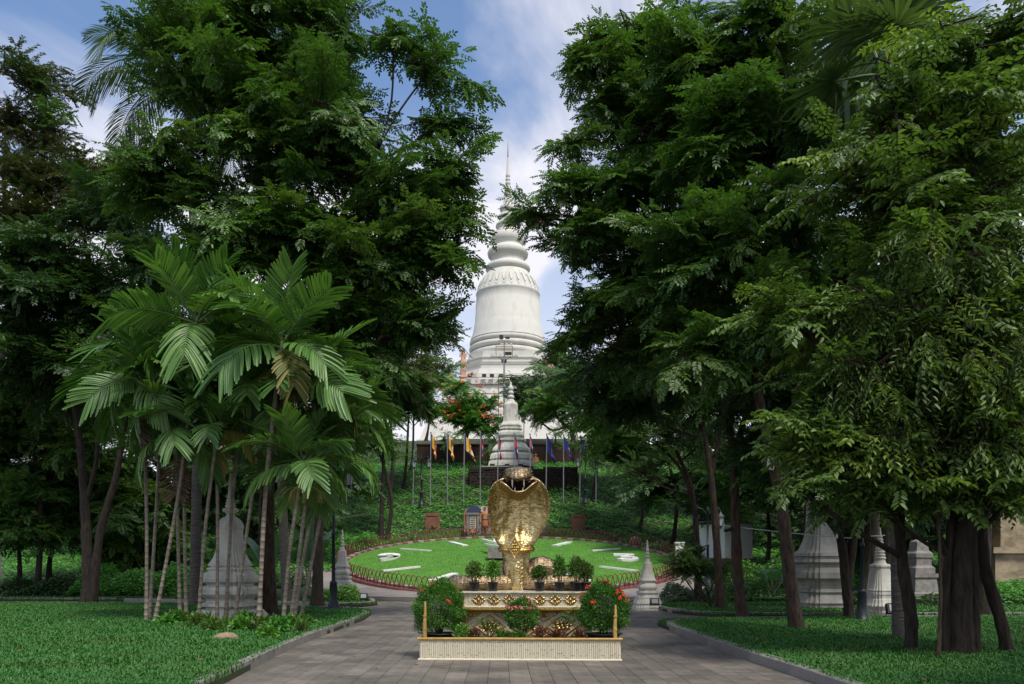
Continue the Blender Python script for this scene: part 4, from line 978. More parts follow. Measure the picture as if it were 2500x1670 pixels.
# white hut on the right
hx, hy = GX(1770, 50.5), 50.5; hz = 1.7; ang = math.radians(30)
root = thing('hut', 'small white flat-roofed hut behind the right trees', 'hut', (hx, hy, hz)); 
MB().box((hx, hy, hz+1.35), (2.3, 2.3, 2.2), rz=ang).build('wall', M['white_wall'], root)
MB().box((hx, hy, hz+.1), (2.5, 2.5, .5), rz=ang).build('plinth', M['terra_dark'], root)
R = Matrix.Rotation(ang, 3, 'Z') @ Matrix.Rotation(math.radians(3), 3, 'Y')
MB().box((hx, hy, hz+2.52), (2.75, 2.7, .07), M=R).build('roof', M['roof'], root)
q = MB(); c = Vector((hx, hy, hz)); 
q.box(c+Matrix.Rotation(ang, 3, 'Z') @ Vector((-1.16, 0, 1.15)), (.04, .8, 1.75), rz=ang); q.build('door', M['white_wall'], root)
root = thing('white_post', 'short white concrete post beside the round-topped small tree', 'post', P(1656, 1372, 44))
p = P(1659, 1350, 44); MB().box((p.x, p.y, p.z), (.42, .3, 1.05)).build('post', M['white_paint'], root); MB().box((p.x, p.y, p.z+.55), (.5, .38, .07)).build('cap', M['white_paint'], root)
p = P(1551, 1322, 55.5); root = thing('orange_rock', 'round pinkish stone peeping over the right rear of the clock fence', 'stone', (p.x, p.y, p.z-.3))
MB().ball((p.x, p.y, p.z), (.42, .3, .36), 9, 7).build('stone', M['statue_orange'], root)

def spot(px, py, Y, label, lit=False, s=1.0):
    p = P(px, py, Y); z = .12 if Y < 35 else p.z-.15; root = thing('ground_spotlight', label, 'spotlight', (p.x, p.y, z))
    q = MB(); q.box((p.x, p.y, z+.22*s), (.30*s, .12*s, .24*s), M=Matrix.Rotation(-.35, 3, 'X')); q.build('housing', M['black_metal'], root)
    q = MB(); q.box((p.x, p.y-.069*s, z+.245*s), (.22*s, .012, .16*s), M=Matrix.Rotation(-.35, 3, 'X')); q.build('lens', M['lamp_glass'], root)
    q = MB(); q.tube([(p.x-.16*s, p.y, z+.22*s), (p.x-.16*s, p.y, z), (p.x+.16*s, p.y, z), (p.x+.16*s, p.y, z+.22*s)], .012, 5); q.build('bracket', M['black_metal'], root)
spot(1598, 1478, 28.3, 'small black spotlight at the foot of the small stupa by the plaza')
spot(2180, 1512, 22.8, 'small spotlight with pale lens at the foot of the slim stupa', s=1.2)
spot(888, 1460, 33.2, 'small black spotlight on the bed left of the clock path')

# ------------------------------------------------------------------ planter, pedestal, cobra
O = Vector((GX(1268.5, 13.5), 13.5, 0)); RZ = math.radians(-2.2)
def local_thing(name, label, cat, group=None, at=(0, 0, 0)):
    v = Matrix.Rotation(RZ, 3, 'Z') @ Vector(at)
    o = thing(name, label, cat, O+v, group); o.rotation_euler = (0, 0, RZ); return o
def lb(q, name, mname, parent, mats=None): return link(name, q.mesh(name, mats or M[mname]), parent)

planter = local_thing('bamboo_planter', 'low planter box faced with pale upright bamboo slats on the plaza', 'planter')
slats = []
for k in range(6):
    q = MB(); nz_ = (.06, .13, .19, .25, .31, .10)[k]; r = .0150
    zs = [0.03, nz_-.016, nz_-.007, nz_, nz_+.007, nz_+.016, .345]; rs = [r, r, r, r*1.14, r, r, r*.97]
    q.tube([(0, 0, z) for z in zs], rs, 8, 0, False)
    q.m = [1 if (16 <= i < 32) else 0 for i in range(len(q.m))]
    slats.append(q.mesh('slat', [M['bamboo'], M['node']]))
ns = 106
for i in range(ns):
    x = -1.645+3.29*(i+.5)/ns
    link('slat', random.choice(slats), planter, Matrix.Translation((x, random.uniform(-.003, .003), random.uniform(-.006, .006))) @ Matrix.Rotation(random.uniform(0, 6), 4, 'Z') @ Matrix.Diagonal((random.uniform(.86, 1.08), 1, random.uniform(.99, 1.01), 1)))
for sx in (-1, 1):
    for i in range(34):
        link('slat', random.choice(slats), planter, Matrix.Translation((sx*1.65, .02+1.06*(i+.5)/34, 0)) @ Matrix.Rotation(random.uniform(0, 6), 4, 'Z'))
q = MB(); q.box((0, .57, .17), (3.26, 1.06, .30)); lb(q, 'soil', 'soil', planter)
q = MB(); q.box((0, .018, .18), (3.30, .026, .33)); lb(q, 'backing', 'bamboo', planter)
q = MB(); 
for zz in (.35,):
    q.tube([(-1.69, -.012, zz+.012), (-.5, -.015, zz+.016), (.4, -.012, zz+.012), (1.69, -.015, zz+.014)], .026, 8)
lb(q, 'top_rail', 'cane', planter)
for sx in (-1, 1):
    q = MB(); q.tube([(sx*1.66, .02, .362), (sx*1.66, 1.08, .362)], .024, 8); lb(q, 'top_rail', 'cane', planter)
q = MB(); q.tube([(-1.68, -.018, .022), (0, -.016, .02), (1.68, -.018, .022)], .021, 8); lb(q, 'bottom_rail', 'bamboo', planter)
for sx, zt in ((-1, .98), (1, .93)):
    q = MB(); zs = np.linspace(.05, zt, 10); pts = []; rad = []
    for i, z in enumerate(zs):
        pts.append((sx*1.575+(.006*math.sin(i)), .06, z)); rad.append(.034 if i < 6 else .034-.0045*(i-5))
    q.tube(pts, rad, 10)
    for z in (.52, .74): q.tube([(sx*1.575, .06, z-.01), (sx*1.575, .06, z+.01)], .038, 10)
    lb(q, 'post', 'cane', planter)

ped = local_thing('pedestal', 'cream and gold woven pedestal carrying the cobra', 'pedestal')
pc = .055; FYp = 1.12
q = MB(); q.box((pc, FYp+.80, .39), (2.10, 1.5, .78)); lb(q, 'lower_panel', 'mat_weave', ped)
q = MB(); q.box((pc, FYp+.95, .385), (2.62, 1.5, .77)); lb(q, 'wing_panel', 'mat_weave', ped)
q = MB(); q.box((pc, FYp+.80, .962), (2.52, 1.72, .25)); lb(q, 'upper_panel', 'mat_weave', ped)
q = MB(); q.box((pc, FYp+.80, 1.103), (2.60, 1.80, .03)); lb(q, 'top_board', 'mat_weave', ped)
q = MB(); q.lathe([(1.28, .775), (1.31, .79), (1.31, .815), (1.27, .835)], (pc, FYp+.80, 0), 4, 0, False, [(1, -.70), (1, .70), (-1, .70), (-1, -.70)]); lb(q, 'moulding', 'gilt', ped)
q = MB()
yf = FYp+.80-.86
for zz, r in ((1.085, .017), (.842, .017)): q.tube([(pc-1.27, yf-.005, zz), (pc+1.27, yf-.005, zz)], r, 6)
lb(q, 'bamboo_trim', 'bamboo', ped)
q = MB(); yl = FYp+.05
for a, b_ in (((-1.03, .02), (-1.03, .755)), ((1.03, .02), (1.03, .755)), ((-1.03, .752), (1.03, .752)), ((-1.03, .03), (1.03, .03))):
    q.tube([(pc+a[0], yl-.01, a[1]), (pc+b_[0], yl-.01, b_[1])], .021, 6)
lb(q, 'cane_frame', 'cane', ped)
for cx_ in (-.63, .02, .67):
    for sgn in ((1,) if cx_ != .02 else (1,)):
        q = MB(); hw, hh2, cz_ = .275, .19, .50
        pts = [(pc+cx_-hw, yl-.012, cz_), (pc+cx_, yl-.012, cz_+hh2), (pc+cx_+hw, yl-.012, cz_), (pc+cx_, yl-.012, cz_-hh2), (pc+cx_-hw, yl-.012, cz_)]
        for a, b_ in zip(pts, pts[1:]): q.tube([a, b_], .017, 6)
        lb(q, 'diamond_frame', 'cane', ped)
def carving(cx_, cy_, cz_, s, parent, squash=.7, n=8, name='carving'):
    q = MB(); q.ball((cx_, cy_, cz_), (.030*s, .03*s, .030*s), 8, 6)
    for k in range(n):
        a = 2*PI*k/n+.2; L = (.085+.02*(k % 2))*s; ca, sa = math.cos(a), math.sin(a)*squash
        q.ball((cx_+ca*L*.85, cy_-.006, cz_+sa*L*.85), (.022*s+.030*s*abs(ca), .016*s, .018*s+.026*s*abs(sa)), 6, 5)
        q.ball((cx_+ca*L*1.55, cy_, cz_+sa*L*1.55), (.018*s+.02*s*abs(ca), .012*s, .012*s+.02*s*abs(sa)), 6, 5)
    lb(q, name, 'gilt', parent)
for cx_ in (-.63, .02, .67): carving(pc+cx_, yl-.01, .50, 1.15, ped, .62)
for i in range(7): 
    cx_ = pc+(i-3)*.272; q = MB(); zc_ = .965
    q.ball((cx_, yf-.012, zc_), (.032, .03, .032), 10, 7)
    for k in range(12):
        a = 2*PI*k/12; ca, sa = math.cos(a), math.sin(a); L = .075 if k % 3 else .095
        q.ball((cx_+ca*L, yf-.008, zc_+sa*L*.85), (.012+.026*abs(ca), .014, .012+.022*abs(sa)), 6, 5)
    lb(q, 'rosette', 'gilt', ped)
for cx_ in (-.31, .345): # hanging triangles
    q = MB()
    for s in (-1, 1): q.tube([(pc+cx_+s*.27, yl-.012, .74), (pc+cx_, yl-.012, .585)], .016, 6)
    lb(q, 'triangle_frame', 'cane', ped); carving(pc+cx_, yl-.008, .69, .75, ped, .45)
    q = MB()
    for s in (-1, 1): q.tube([(pc+cx_+s*.27, yl-.012, .28), (pc+cx_, yl-.012, .42)], .016, 6)
    lb(q, 'triangle_frame', 'cane', ped); carving(pc+cx_, yl-.008, .31, .75, ped, .45)
for s in (-1, 1):
    q = MB(); q.tube([(pc+s*.76, yl-.012, .74), (pc+s*1.02, yl-.012, .60)], .016, 6); lb(q, 'triangle_frame', 'cane', ped); carving(pc+s*.95, yl-.008, .70, .7, ped, .5)
    carving(pc+s*1.18, FYp+.19, .62, .9, ped, .8)
    # upright gilt fins on the corners of the upper tier
    q = MB(); q.slab([(-.05, -.13), (.05, -.13), (.06, .09), (.02, .20), (-.05, .10)], (pc+s*1.13, yf-.02, .955), (1, 0, 0), (0, 0, 1), .03); lb(q, 'corner_fin', 'gilt', ped)
    carving(pc+s*1.215, yf-.01, .96, .8, ped, 1.0, 6)

# --- cobra
KX = .00155
def cX(zx): return GX(1264, 15.2)+(zx-412)*KX
def cZ(zy): return 3.407-zy*KX
cobra_loc = Vector((GX(1262, 15.2), 15.2, 1.118))
cobra = thing('cobra_statue', 'giant golden woven cobra rearing with spread hood and open mouth', 'statue', cobra_loc)
rows_ = [(1478, 330, 475), (1468, 312, 500), (1440, 298, 522), (1400, 288, 536), (1300, 256, 546), (1200, 240, 551), (1100, 232, 555), (1040, 224, 560), (1000, 212, 580), (950, 190, 600), (900, 156, 626), (850, 128, 655), (800, 105, 682), (750, 90, 716), (700, 79, 746), (650, 70, 766), (600, 64, 781), (550, 57, 790), (500, 54, 794), (450, 56, 792), (400, 60, 786), (350, 68, 774), (300, 84, 756), (265, 98, 738), (230, 116, 716), (205, 142, 694), (185, 172, 672), (165, 206, 650), (150, 238, 625), (130, 256, 590), (112, 268, 572)]
na = 72; rings = []
Yc = 15.2
def spine(zz): # forward lean of the body axis with height
    t = (zz-1.1)/2.3
    return Yc+.16*math.sin(min(1, t*1.15)*PI)*1.0-.16*t
def hood_t(zy): return float(np.interp(zy, [100, 180, 300, 800, 930, 1010], [.2, .6, 1, 1, .5, 0]))
for zy, l, r in rows_:
    cx_, hw = (cX(l)+cX(r))/2, (cX(r)-cX(l))/2; zz = cZ(zy); t = hood_t(zy); yc = spine(zz)
    bump = float(np.interp(zy, [450, 640, 760, 900, 1000], [0, .06, .12, .13, 0])); bumpw = float(np.interp(zy, [450, 700, 900, 1000], [.20, .22, .42, .6]))
    ring_ = []
    for k in range(na):
        a = 2*PI*k/na; u = math.cos(a); s = math.sin(a)
        edge = .24*t*abs(u)**2.2+.04*t*u**8
        crease = .018*t*math.sin(abs(u)*9)*(1-u*u)
        df = (1-t)*hw*.95+t*.05; db = (1-t)*hw*.95+t*.17
        if s <= 0: y = yc-edge-df*(-s)**(.9 if t < .5 else .6)-bump*math.exp(-(u/bumpw)**2)+crease
        else: y = yc-edge+db*s
        ring_.append((cx_+hw*u, y, zz+.02*t*math.sin(u*2.5)*0))
    rings.append(ring_)
q = MB(); q.loft(rings, True, 0, True); 
# the back and the rim are a browner gold
fm = []
per = na
for i in range(len(rings)-1):
    for k in range(na):
        a = 2*PI*(k+.5)/na; fm.append(1 if (math.sin(a) > -.30 or rows_[i][0] < 200) else 0)
for i in range(len(fm)): q.m[i] = fm[i]
q.build('body', [M['gold'], M['gold_brown']], cobra)
# head: skull pushed forward over the gape
yH = spine(cZ(150))-.05
q = MB(); hr = []
for fy, hw, zc_, up, dn in ((.22, .20, 128, .13, .05), (.12, .245, 118, .125, .07), (.0, .252, 112, .118, .07), (-.10, .245, 110, .105, .075), (-.20, .215, 120, .098, .072), (-.29, .175, 134, .088, .068), (-.36, .145, 146, .072, .06), (-.405, .105, 154, .05, .045), (-.42, .05, 158, .024, .02)):
    zz = cZ(zc_+10); rg = []
    for k in range(28):
        a = 2*PI*k/28; u, s = math.cos(a), math.sin(a)
        z = zz+(up if s > 0 else dn)*(abs(s)**.8)*(1 if s > 0 else -1)
        z += (.022*math.exp(-((abs(u)-.82)/.2)**2) if s > -.2 and fy > -.22 else 0)   # brow ridges
        z -= (.02*(1-abs(u)) if s < 0 else 0)
        rg.append((cX(418)+hw*1.10*u, yH+fy, zz+.012+(z-zz)*(1.28 if s > 0 else 1)))
    hr.append(rg)
q.loft(hr, True, 0, True); q.build('head', M['gold_brown'], cobra)
for s in (-1, 1):
    q = MB(); q.ball((cX(418)+s*.236, yH-.15, cZ(92)), (.036, .038, .038), 10, 7); q.build('eye', M['eye'], cobra)
    q = MB(); q.ball((cX(418)+s*.082, yH-.385, cZ(135)), (.016, .012, .012), 8, 5); q.build('nostril', M['eye'], cobra)
# gape: dark throat sheet bowed back, jaw rim, jaw
upper = [(205, 200), (240, 172), (285, 176), (330, 190), (420, 196), (500, 190), (560, 178), (600, 172), (632, 196)]
lower = [(632, 200), (575, 245), (530, 285), (492, 316), (420, 326), (346, 316), (305, 270), (262, 235), (205, 204)]
def bodyfront(zx, zy):
    zz = cZ(zy); row = [r for r in rows_]
    l = np.interp(zy, [r[0] for r in row[::-1]], [r[1] for r in row[::-1]]); r_ = np.interp(zy, [r[0] for r in row[::-1]], [r[2] for r in row[::-1]])
    cx_, hw = (l+r_)/2, (r_-l)/2; u = max(-.98, min(.98, (zx-cx_)/hw)); t = hood_t(zy); 
    return spine(zz)-.24*t*abs(u)**2.2-((1-t)*hw*KX*.95+t*.05)*(1-u*u)**.4-.004
q = MB(); poly = upper+lower[1:-1]
vs = [(cX(a), bodyfront(a, b_)-.02, cZ(b_)) for a, b_ in poly]; cen = (cX(418), bodyfront(418, 250)-.012, cZ(245))
q.add([cen]+vs, [(0, 1+i, 1+(i+1) % len(poly)) for i in range(len(poly))]); q.build('mouth', M['mouth'], cobra)
def jaw_fw(zx): # how far the jaw juts forward
    u = (zx-418)/214.0; return .34*max(0, 1-u*u)**.8
rim = [(205, 203), (235, 220), (262, 238), (305, 272), (346, 312), (383, 322), (420, 325), (457, 322), (492, 312), (530, 282), (575, 243), (604, 222), (632, 200)]
thr = [(185, 230), (215, 270), (245, 305), (290, 350), (335, 385), (378, 402), (420, 408), (462, 402), (505, 385), (548, 345), (592, 300), (622, 262), (655, 228)]
q = MB(); A = [(cX(a), bodyfront(a, b_)-.015-jaw_fw(a), cZ(b_)) for a, b_ in rim]; B = [(cX(a), bodyfront(a, b_)+.01, cZ(b_)) for a, b_ in thr]
Mid = [((a[0]+b_[0])/2, (a[1]*.6+b_[1]*.4)-.02, (a[2]*.42+b_[2]*.58)) for a, b_ in zip(A, B)]
n_ = len(rim); q.add(A+Mid+B, [(i, i+1, n_+i+1, n_+i) for i in range(n_-1)]+[(n_+i, n_+i+1, 2*n_+i+1, 2*n_+i) for i in range(n_-1)], 0, True); q.build('lower_jaw', M['gold'], cobra)
q = MB(); q.tube(A, [.010]+[.013]*(n_-2)+[.010], 6); q.build('jaw_rim', M['gilt_pale'], cobra)
q = MB(); C = [(cX(418+(a-418)*.93), bodyfront(a, b_)-.03, cZ(b_-16)) for a, b_ in rim]; A2 = [(a[0], a[1]+.012, a[2]+.002) for a in A]
q.add(A2+C, [(i, n_+i, n_+i+1, i+1) for i in range(n_-1)], 0, True); q.build('gum', M['gum'], cobra)
for zx, z0_, z1_, fw in ((348, 198, 284, -.30), (481, 196, 280, -.30)):
    q = MB(); q.tube([(cX(zx), yH+fw, cZ(z0_-14)), (cX(zx), yH+fw-.012, cZ((z0_+z1_)/2)), (cX(zx)+.004, yH+fw+.02, cZ(z1_))], [.016, .012, .002], 8); q.build('fang', M['ivory'], cobra)
for zx in (378, 470):
    y_ = bodyfront(zx, 318)-.015-jaw_fw(zx)+.02; q = MB(); q.tube([(cX(zx), y_, cZ(318)), (cX(zx), y_+.005, cZ(292)), (cX(zx), y_+.015, cZ(268))], [.014, .010, .002], 8); q.build('fang', M['ivory'], cobra)
# collar with diamond emblem
def ring_at(zy):
    zs = [r[0] for r in rows_[::-1]]; l = np.interp(zy, zs, [r[1] for r in rows_[::-1]]); r_ = np.interp(zy, zs, [r[2] for r in rows_[::-1]]); return l, r_
q = MB(); pts = []
for k in range(49):
    a = 2*PI*k/48; u, s = math.cos(a), math.sin(a); zy = 1010-28*u*u; l, r_ = ring_at(zy); hw = (r_-l)/2*KX+.012
    zz = cZ(zy); t = hood_t(zy); y = spine(zz)+hw*s*(.98 if s > 0 else .98)-(.0 if s > 0 else .03)
    pts.append((cX((l+r_)/2)+hw*u, y, zz))
for dz in (-.034, .034): q.tube([(x, y, z+dz) for x, y, z in pts], .018, 6, caps=False)
q.tube(pts, .036, 8, caps=False)
for k in range(0, 48): x, y, z = pts[k]; q.ball((x, y-(.03 if y < Yc else -.03), z), .018, 6, 4)
q.build('collar', M['gilt'], cobra)
yE = min(p[1] for p in pts)-.055; ex, ez = cX(374), cZ(972)
q = MB(); dia = [(0, -.19), (.115, 0), (0, .19), (-.115, 0)]
for i in range(4):
    a, b_ = dia[i], dia[(i+1) % 4]; q.tube([(ex+a[0], yE, ez+a[1]), (ex+b_[0], yE, ez+b_[1])], .015, 4, smooth=False)
q.build('emblem_frame', M['gilt_pale'], cobra)
q = MB(); q.slab([(0, -.18), (.108, 0), (0, .18), (-.108, 0)], (ex, yE+.012, ez), (1, 0, 0), (0, 0, 1), .02)
for zz, xx in ((0, 0), (.05, 0), (-.05, 0), (0, .04), (0, -.04), (.1, 0), (-.1, 0), (.045, .03), (.045, -.03), (-.045, .03), (-.045, -.03), (0, .07), (0, -.07)): q.ball((ex+xx, yE-.006, ez+zz), (.021, .018, .024), 7, 5)
q.build('emblem', M['gilt'], cobra)
# coils
q = MB()
def smooth_path(pts, m=6):
    out = []; n = len(pts)
    for i in range(n-1):
        p0, p1, p2, p3 = [Vector(pts[max(0, min(n-1, i+d))]) for d in (-1, 0, 1, 2)]
        for t in np.linspace(0, 1, m, endpoint=False):
            out.append(.5*((2*p1)+(p2-p0)*t+(2*p0-5*p1+4*p2-p3)*t*t+(3*p1-p0-3*p2+p3)*t**3))
    return out+[Vector(pts[-1])]
bx0 = cobra_loc.x
coil = smooth_path([(bx0-.05, 15.25, 1.25), (bx0-.45, 15.12, 1.25), (bx0-.9, 15.05, 1.25), (bx0-1.14, 15.2, 1.25), (bx0-1.05, 15.5, 1.25), (bx0-.5, 15.72, 1.25), (bx0+.3, 15.78, 1.25), (bx0+1.0, 15.66, 1.25), (bx0+1.2, 15.35, 1.25), (bx0+1.02, 15.06, 1.25), (bx0+.5, 15.08, 1.25), (bx0+.12, 15.25, 1.25)])
q.tube(coil, .155, 14)
hump = smooth_path([(bx0+.02, 15.45, 1.25), (bx0+.22, 15.5, 1.48), (bx0+.45, 15.52, 1.60), (bx0+.66, 15.54, 1.50), (bx0+.80, 15.56, 1.3), (bx0+.84, 15.6, 1.2)])
q.tube(hump, [.165]*len(hump), 14)
q.tube(smooth_path([(bx0-.10, 15.42, 1.22), (bx0-.28, 15.5, 1.44), (bx0-.2, 15.6, 1.55), (bx0+.05, 15.62, 1.3)]), .115, 12)
q.build('coil', M['gold_brown'], cobra)
q = MB(); q.tube([(bx0+.10, 14.98, 1.119), (bx0+.08, 15.0, 1.22)], .012, 6); q.build('support_rod', M['silver'], cobra)

# ------------------------------------------------------------------ shrubs
def shrub_mesh(c, r, n, leaf, name, mname, shell=.55, flat=0.0, up=.35, lw=.5):
    d = unit(RNG.normal(size=(n, 3))); d[:, 2] = np.where(d[:, 2] < -.75, -d[:, 2], d[:, 2])
    rad = shell+(1-shell)*RNG.random(n)**.5
    bump_ = 1+.13*np.sin(d[:, 0]*6+c[0]*5)*np.sin(d[:, 1]*6+c[1]*3+d[:, 2]*4)+.08*np.sin(d[:, 2]*9+d[:, 0]*5+c[0])+.10*(RNG.random(n) > .93)
    p = np.array(c)+d*np.array(r)*(rad*bump_)[:, None]
    D = d+RNG.normal(0, .55, (n, 3))+[0, 0, up]; Nn = RNG.normal(0, .6, (n, 3))+[0, 0, 1]+d*.5
    return leaf_arrays(p, D, Nn, leaf*RNG.uniform(.7, 1.3, n), leaf*lw*RNG.uniform(.8, 1.2, n))
def stems(parent, base, c, r, n=7, rad=.012, mname='bark'):
    q = MB()
    for k in range(n):
        a = 2*PI*k/n+random.uniform(-.3, .3); e = Vector(c)+Vector((math.cos(a)*r[0]*.6, math.sin(a)*r[1]*.6, r[2]*random.uniform(-.1, .6)))
        b0 = Vector(base)+Vector((math.cos(a)*.03, math.sin(a)*.03, 0)); m_ = b0.lerp(e, .5)+Vector((0, 0, .03))
        q.tube([b0, m_, e], [rad, rad*.75, rad*.3], 5)
    q.build('stems', M[mname], parent)
def flowers(parent, c, r, n, mname, size=.035, top=.1, seed=1, front=True):
    rr = random.Random(seed)
    for k in range(n):
        while True:
            d = Vector((rr.gauss(0, 1), rr.gauss(0, 1), rr.gauss(0, 1))).normalized()
            if d.z > top and (d.y < .2 or not front): break
        p = Vector(c)+Vector((d.x*r[0], d.y*r[1], d.z*r[2]))*1.04
        q = MB()
        for j in range(9):
            o = Vector((rr.gauss(0, 1), rr.gauss(0, 1), rr.gauss(0, .7)))*size*.45; s = size*rr.uniform(.28, .45); cc = p+o
            nrm = (d+Vector((rr.gauss(0, .5), rr.gauss(0, .5), rr.gauss(0, .5)))).normalized(); u = nrm.orthogonal().normalized(); v = nrm.cross(u)
            q.add([cc+u*s, cc+v*s, cc-u*s, cc-v*s], [(0, 1, 2, 3)])
            q.add([cc+u*s*.3+nrm*s*.8, cc+u*s, cc-u*s, cc-u*s*.3+nrm*s*.8], [(0, 1, 2, 3)])
        q.build('flower_cluster', M[mname], parent)
def pot(parent, c, r, h):
    q = MB(); q.lathe([(r*.78, 0), (r*.97, h*.9), (r*1.06, h*.9), (r*1.06, h), (r*.95, h), (r*.9, h*.86), (.001, h*.86)], c, 20); q.build('pot', M['pot'], parent)
def bush(name, label, cat, base, c, r, n, leaf, mname='leaf_shrub', fl=None, pt=None, group=None, shell=.66, lw=.5, ns_=7, rad=.012):
    root = thing(name, label, cat, base, group)
    Vv, Ff = shrub_mesh(c, r, n, leaf, 'foliage', mname, shell, lw=lw)
    link('foliage', np_mesh('foliage', Vv-np.array(base), Ff, M[mname]), root)
    b0 = base
    if pt: pot(root, base, pt[0], pt[1]); b0 = (base[0], base[1], base[2]+pt[1]*.85)
    stems(root, b0, c, r, ns_, rad)
    if fl:
        for (nm, k, sz, top, sd) in fl: flowers(root, c, r, k, nm, sz, top, sd)
    return root
def LW(x, y, z): return Matrix.Rotation(RZ, 3, 'Z') @ Vector((x, y, z))+O
p = LW(-1.40, .52, .32); bush('clipped_bush', 'big round clipped bush with a few red flowers at the left end of the planter', 'bush', p, p+Vector((0, -.02, .50)), (.42, .38, .47), 17000, .032, fl=[('red_flower', 4, .045, .25, 3)], pt=(.30, .10), ns_=12, rad=.02)
p = LW(1.42, .52, .32); bush('clipped_bush', 'big round clipped bush with many red flowers at the right end of the planter', 'bush', p, p+Vector((0, -.02, .50)), (.42, .38, .46), 17000, .032, fl=[('red_flower', 13, .05, .25, 8)], pt=(.30, .10), ns_=12, rad=.02)
p = LW(.03, .45, .32); bush('flowering_bush', 'small round bush with pink flowers at the middle of the planter', 'bush', p, p+Vector((0, 0, .40)), (.27, .24, .28), 4600, .036, fl=[('pink_flower', 12, .045, .3, 4)], ns_=9, rad=.014)
for x, w, h, mn, lab in ((-.98, .17, .24, 'leaf_shrub', 'low green shrub beside the left clipped bush in the planter'), (-.78, .14, .17, 'leaf_red', 'reddish brown small plant next to the low shrub, left half of the planter'), (.36, .17, .20, 'leaf_red', 'reddish brown small plant right of the pink bush in the planter'), (.62, .15, .15, 'leaf_red', 'small reddish plant between the diamond panel and the right oleander'), (-.28, .15, .13, 'leaf_light', 'low yellow green plant left of the pink bush in the planter'), (-.02, .15, .14, 'leaf_light', 'low yellow green plant at the foot of the pink bush'), (.98, .14, .14, 'leaf_red', 'reddish plant at the foot of the right clipped bush')):
    p = LW(x, .25, .32); bush('planter_plant', lab, 'plant', p, p+Vector((0, 0, h*.42)), (w*.8, w*.8, h*.62), 260, .062, mn, group='small plants in the planter', shell=.1, lw=.34 if mn == 'leaf_red' else .5, ns_=6, rad=.006)
def spiky(label, base, tips, mname='leaf_light', L=.12, n=20):
    root = thing('oleander', label, 'plant', base, 'thin-leaved oleander stems in the planter'); P_, D_, N_ = [], [], []
    q = MB()
    for tp in tips:
        e = Vector(base)+Vector(tp); m_ = Vector(base).lerp(e, .55)+Vector((0, 0, .05)); q.tube([base, m_, e], [.010, .008, .004], 5)
        for k in range(n):
            t = random.uniform(.45, 1.0); pp = m_.lerp(e, (t-.45)/.55); a = random.uniform(0, 2*PI)
            P_.append(pp); D_.append((math.cos(a), math.sin(a), random.uniform(.1, .9))); N_.append((random.gauss(0, .3), random.gauss(0, .3), 1))
    q.build('stems', M['bark'], root)
    Vv, Ff = leaf_arrays(P_, D_, N_, L*RNG.uniform(.7, 1.2, len(P_)), .020)
    link('foliage', np_mesh('foliage', Vv-np.array(base), Ff, M[mname]), root)
p = LW(-.52, .3, .32); spiky('thin-leaved oleander leaning in front of the left diamond panel', p, [(-.14, -.03, .36), (.10, 0, .26), (.14, -.05, .16), (-.05, 0, .22)])
p = LW(.70, .3, .32); spiky('tall thin-leaved oleander reaching up before the right diamond panel', p, [(.10, 0, .46), (.26, -.03, .42), (.40, 0, .26), (.20, .05, .54)])
# potted plants on the pedestal
for i, (px, hh, r, nl, mn, lab) in enumerate(((1158, .34, .17, 900, 'leaf_light', 'leafy potted plant at the left end of the pedestal top'), (1204, .36, .15, 700, 'leaf_shrub', 'potted plant beside the cobra, on its left on the pedestal'), (1317, .26, .155, 900, 'leaf_light', 'round bright potted plant just right of the cobra body'), (1366, .44, .13, 700, 'leaf_shrub', 'tall thin potted plant, second right of the cobra'), (1409, .42, .19, 1300, 'leaf_light', 'bushy potted plant near the right end of the pedestal'), (1431, .34, .14, 700, 'leaf_light', 'yellowish potted plant at the right end of the pedestal'))):
    Y = 14.62-(px-1268)*.0003; x = GX(px, Y); zb = 1.119
    hh *= .84; r *= .9; base = Vector((x, Y, zb)); pr = .092 if px != 1409 else .125
    c = base+Vector((0, 0, .17+hh*.62))
    bush('potted_plant', lab, 'potted plant', base, c, (r, r*.9, hh*.60), nl, .046, mn, pt=(pr, .165), group='potted plants on the pedestal', shell=.05, ns_=9, rad=.006)

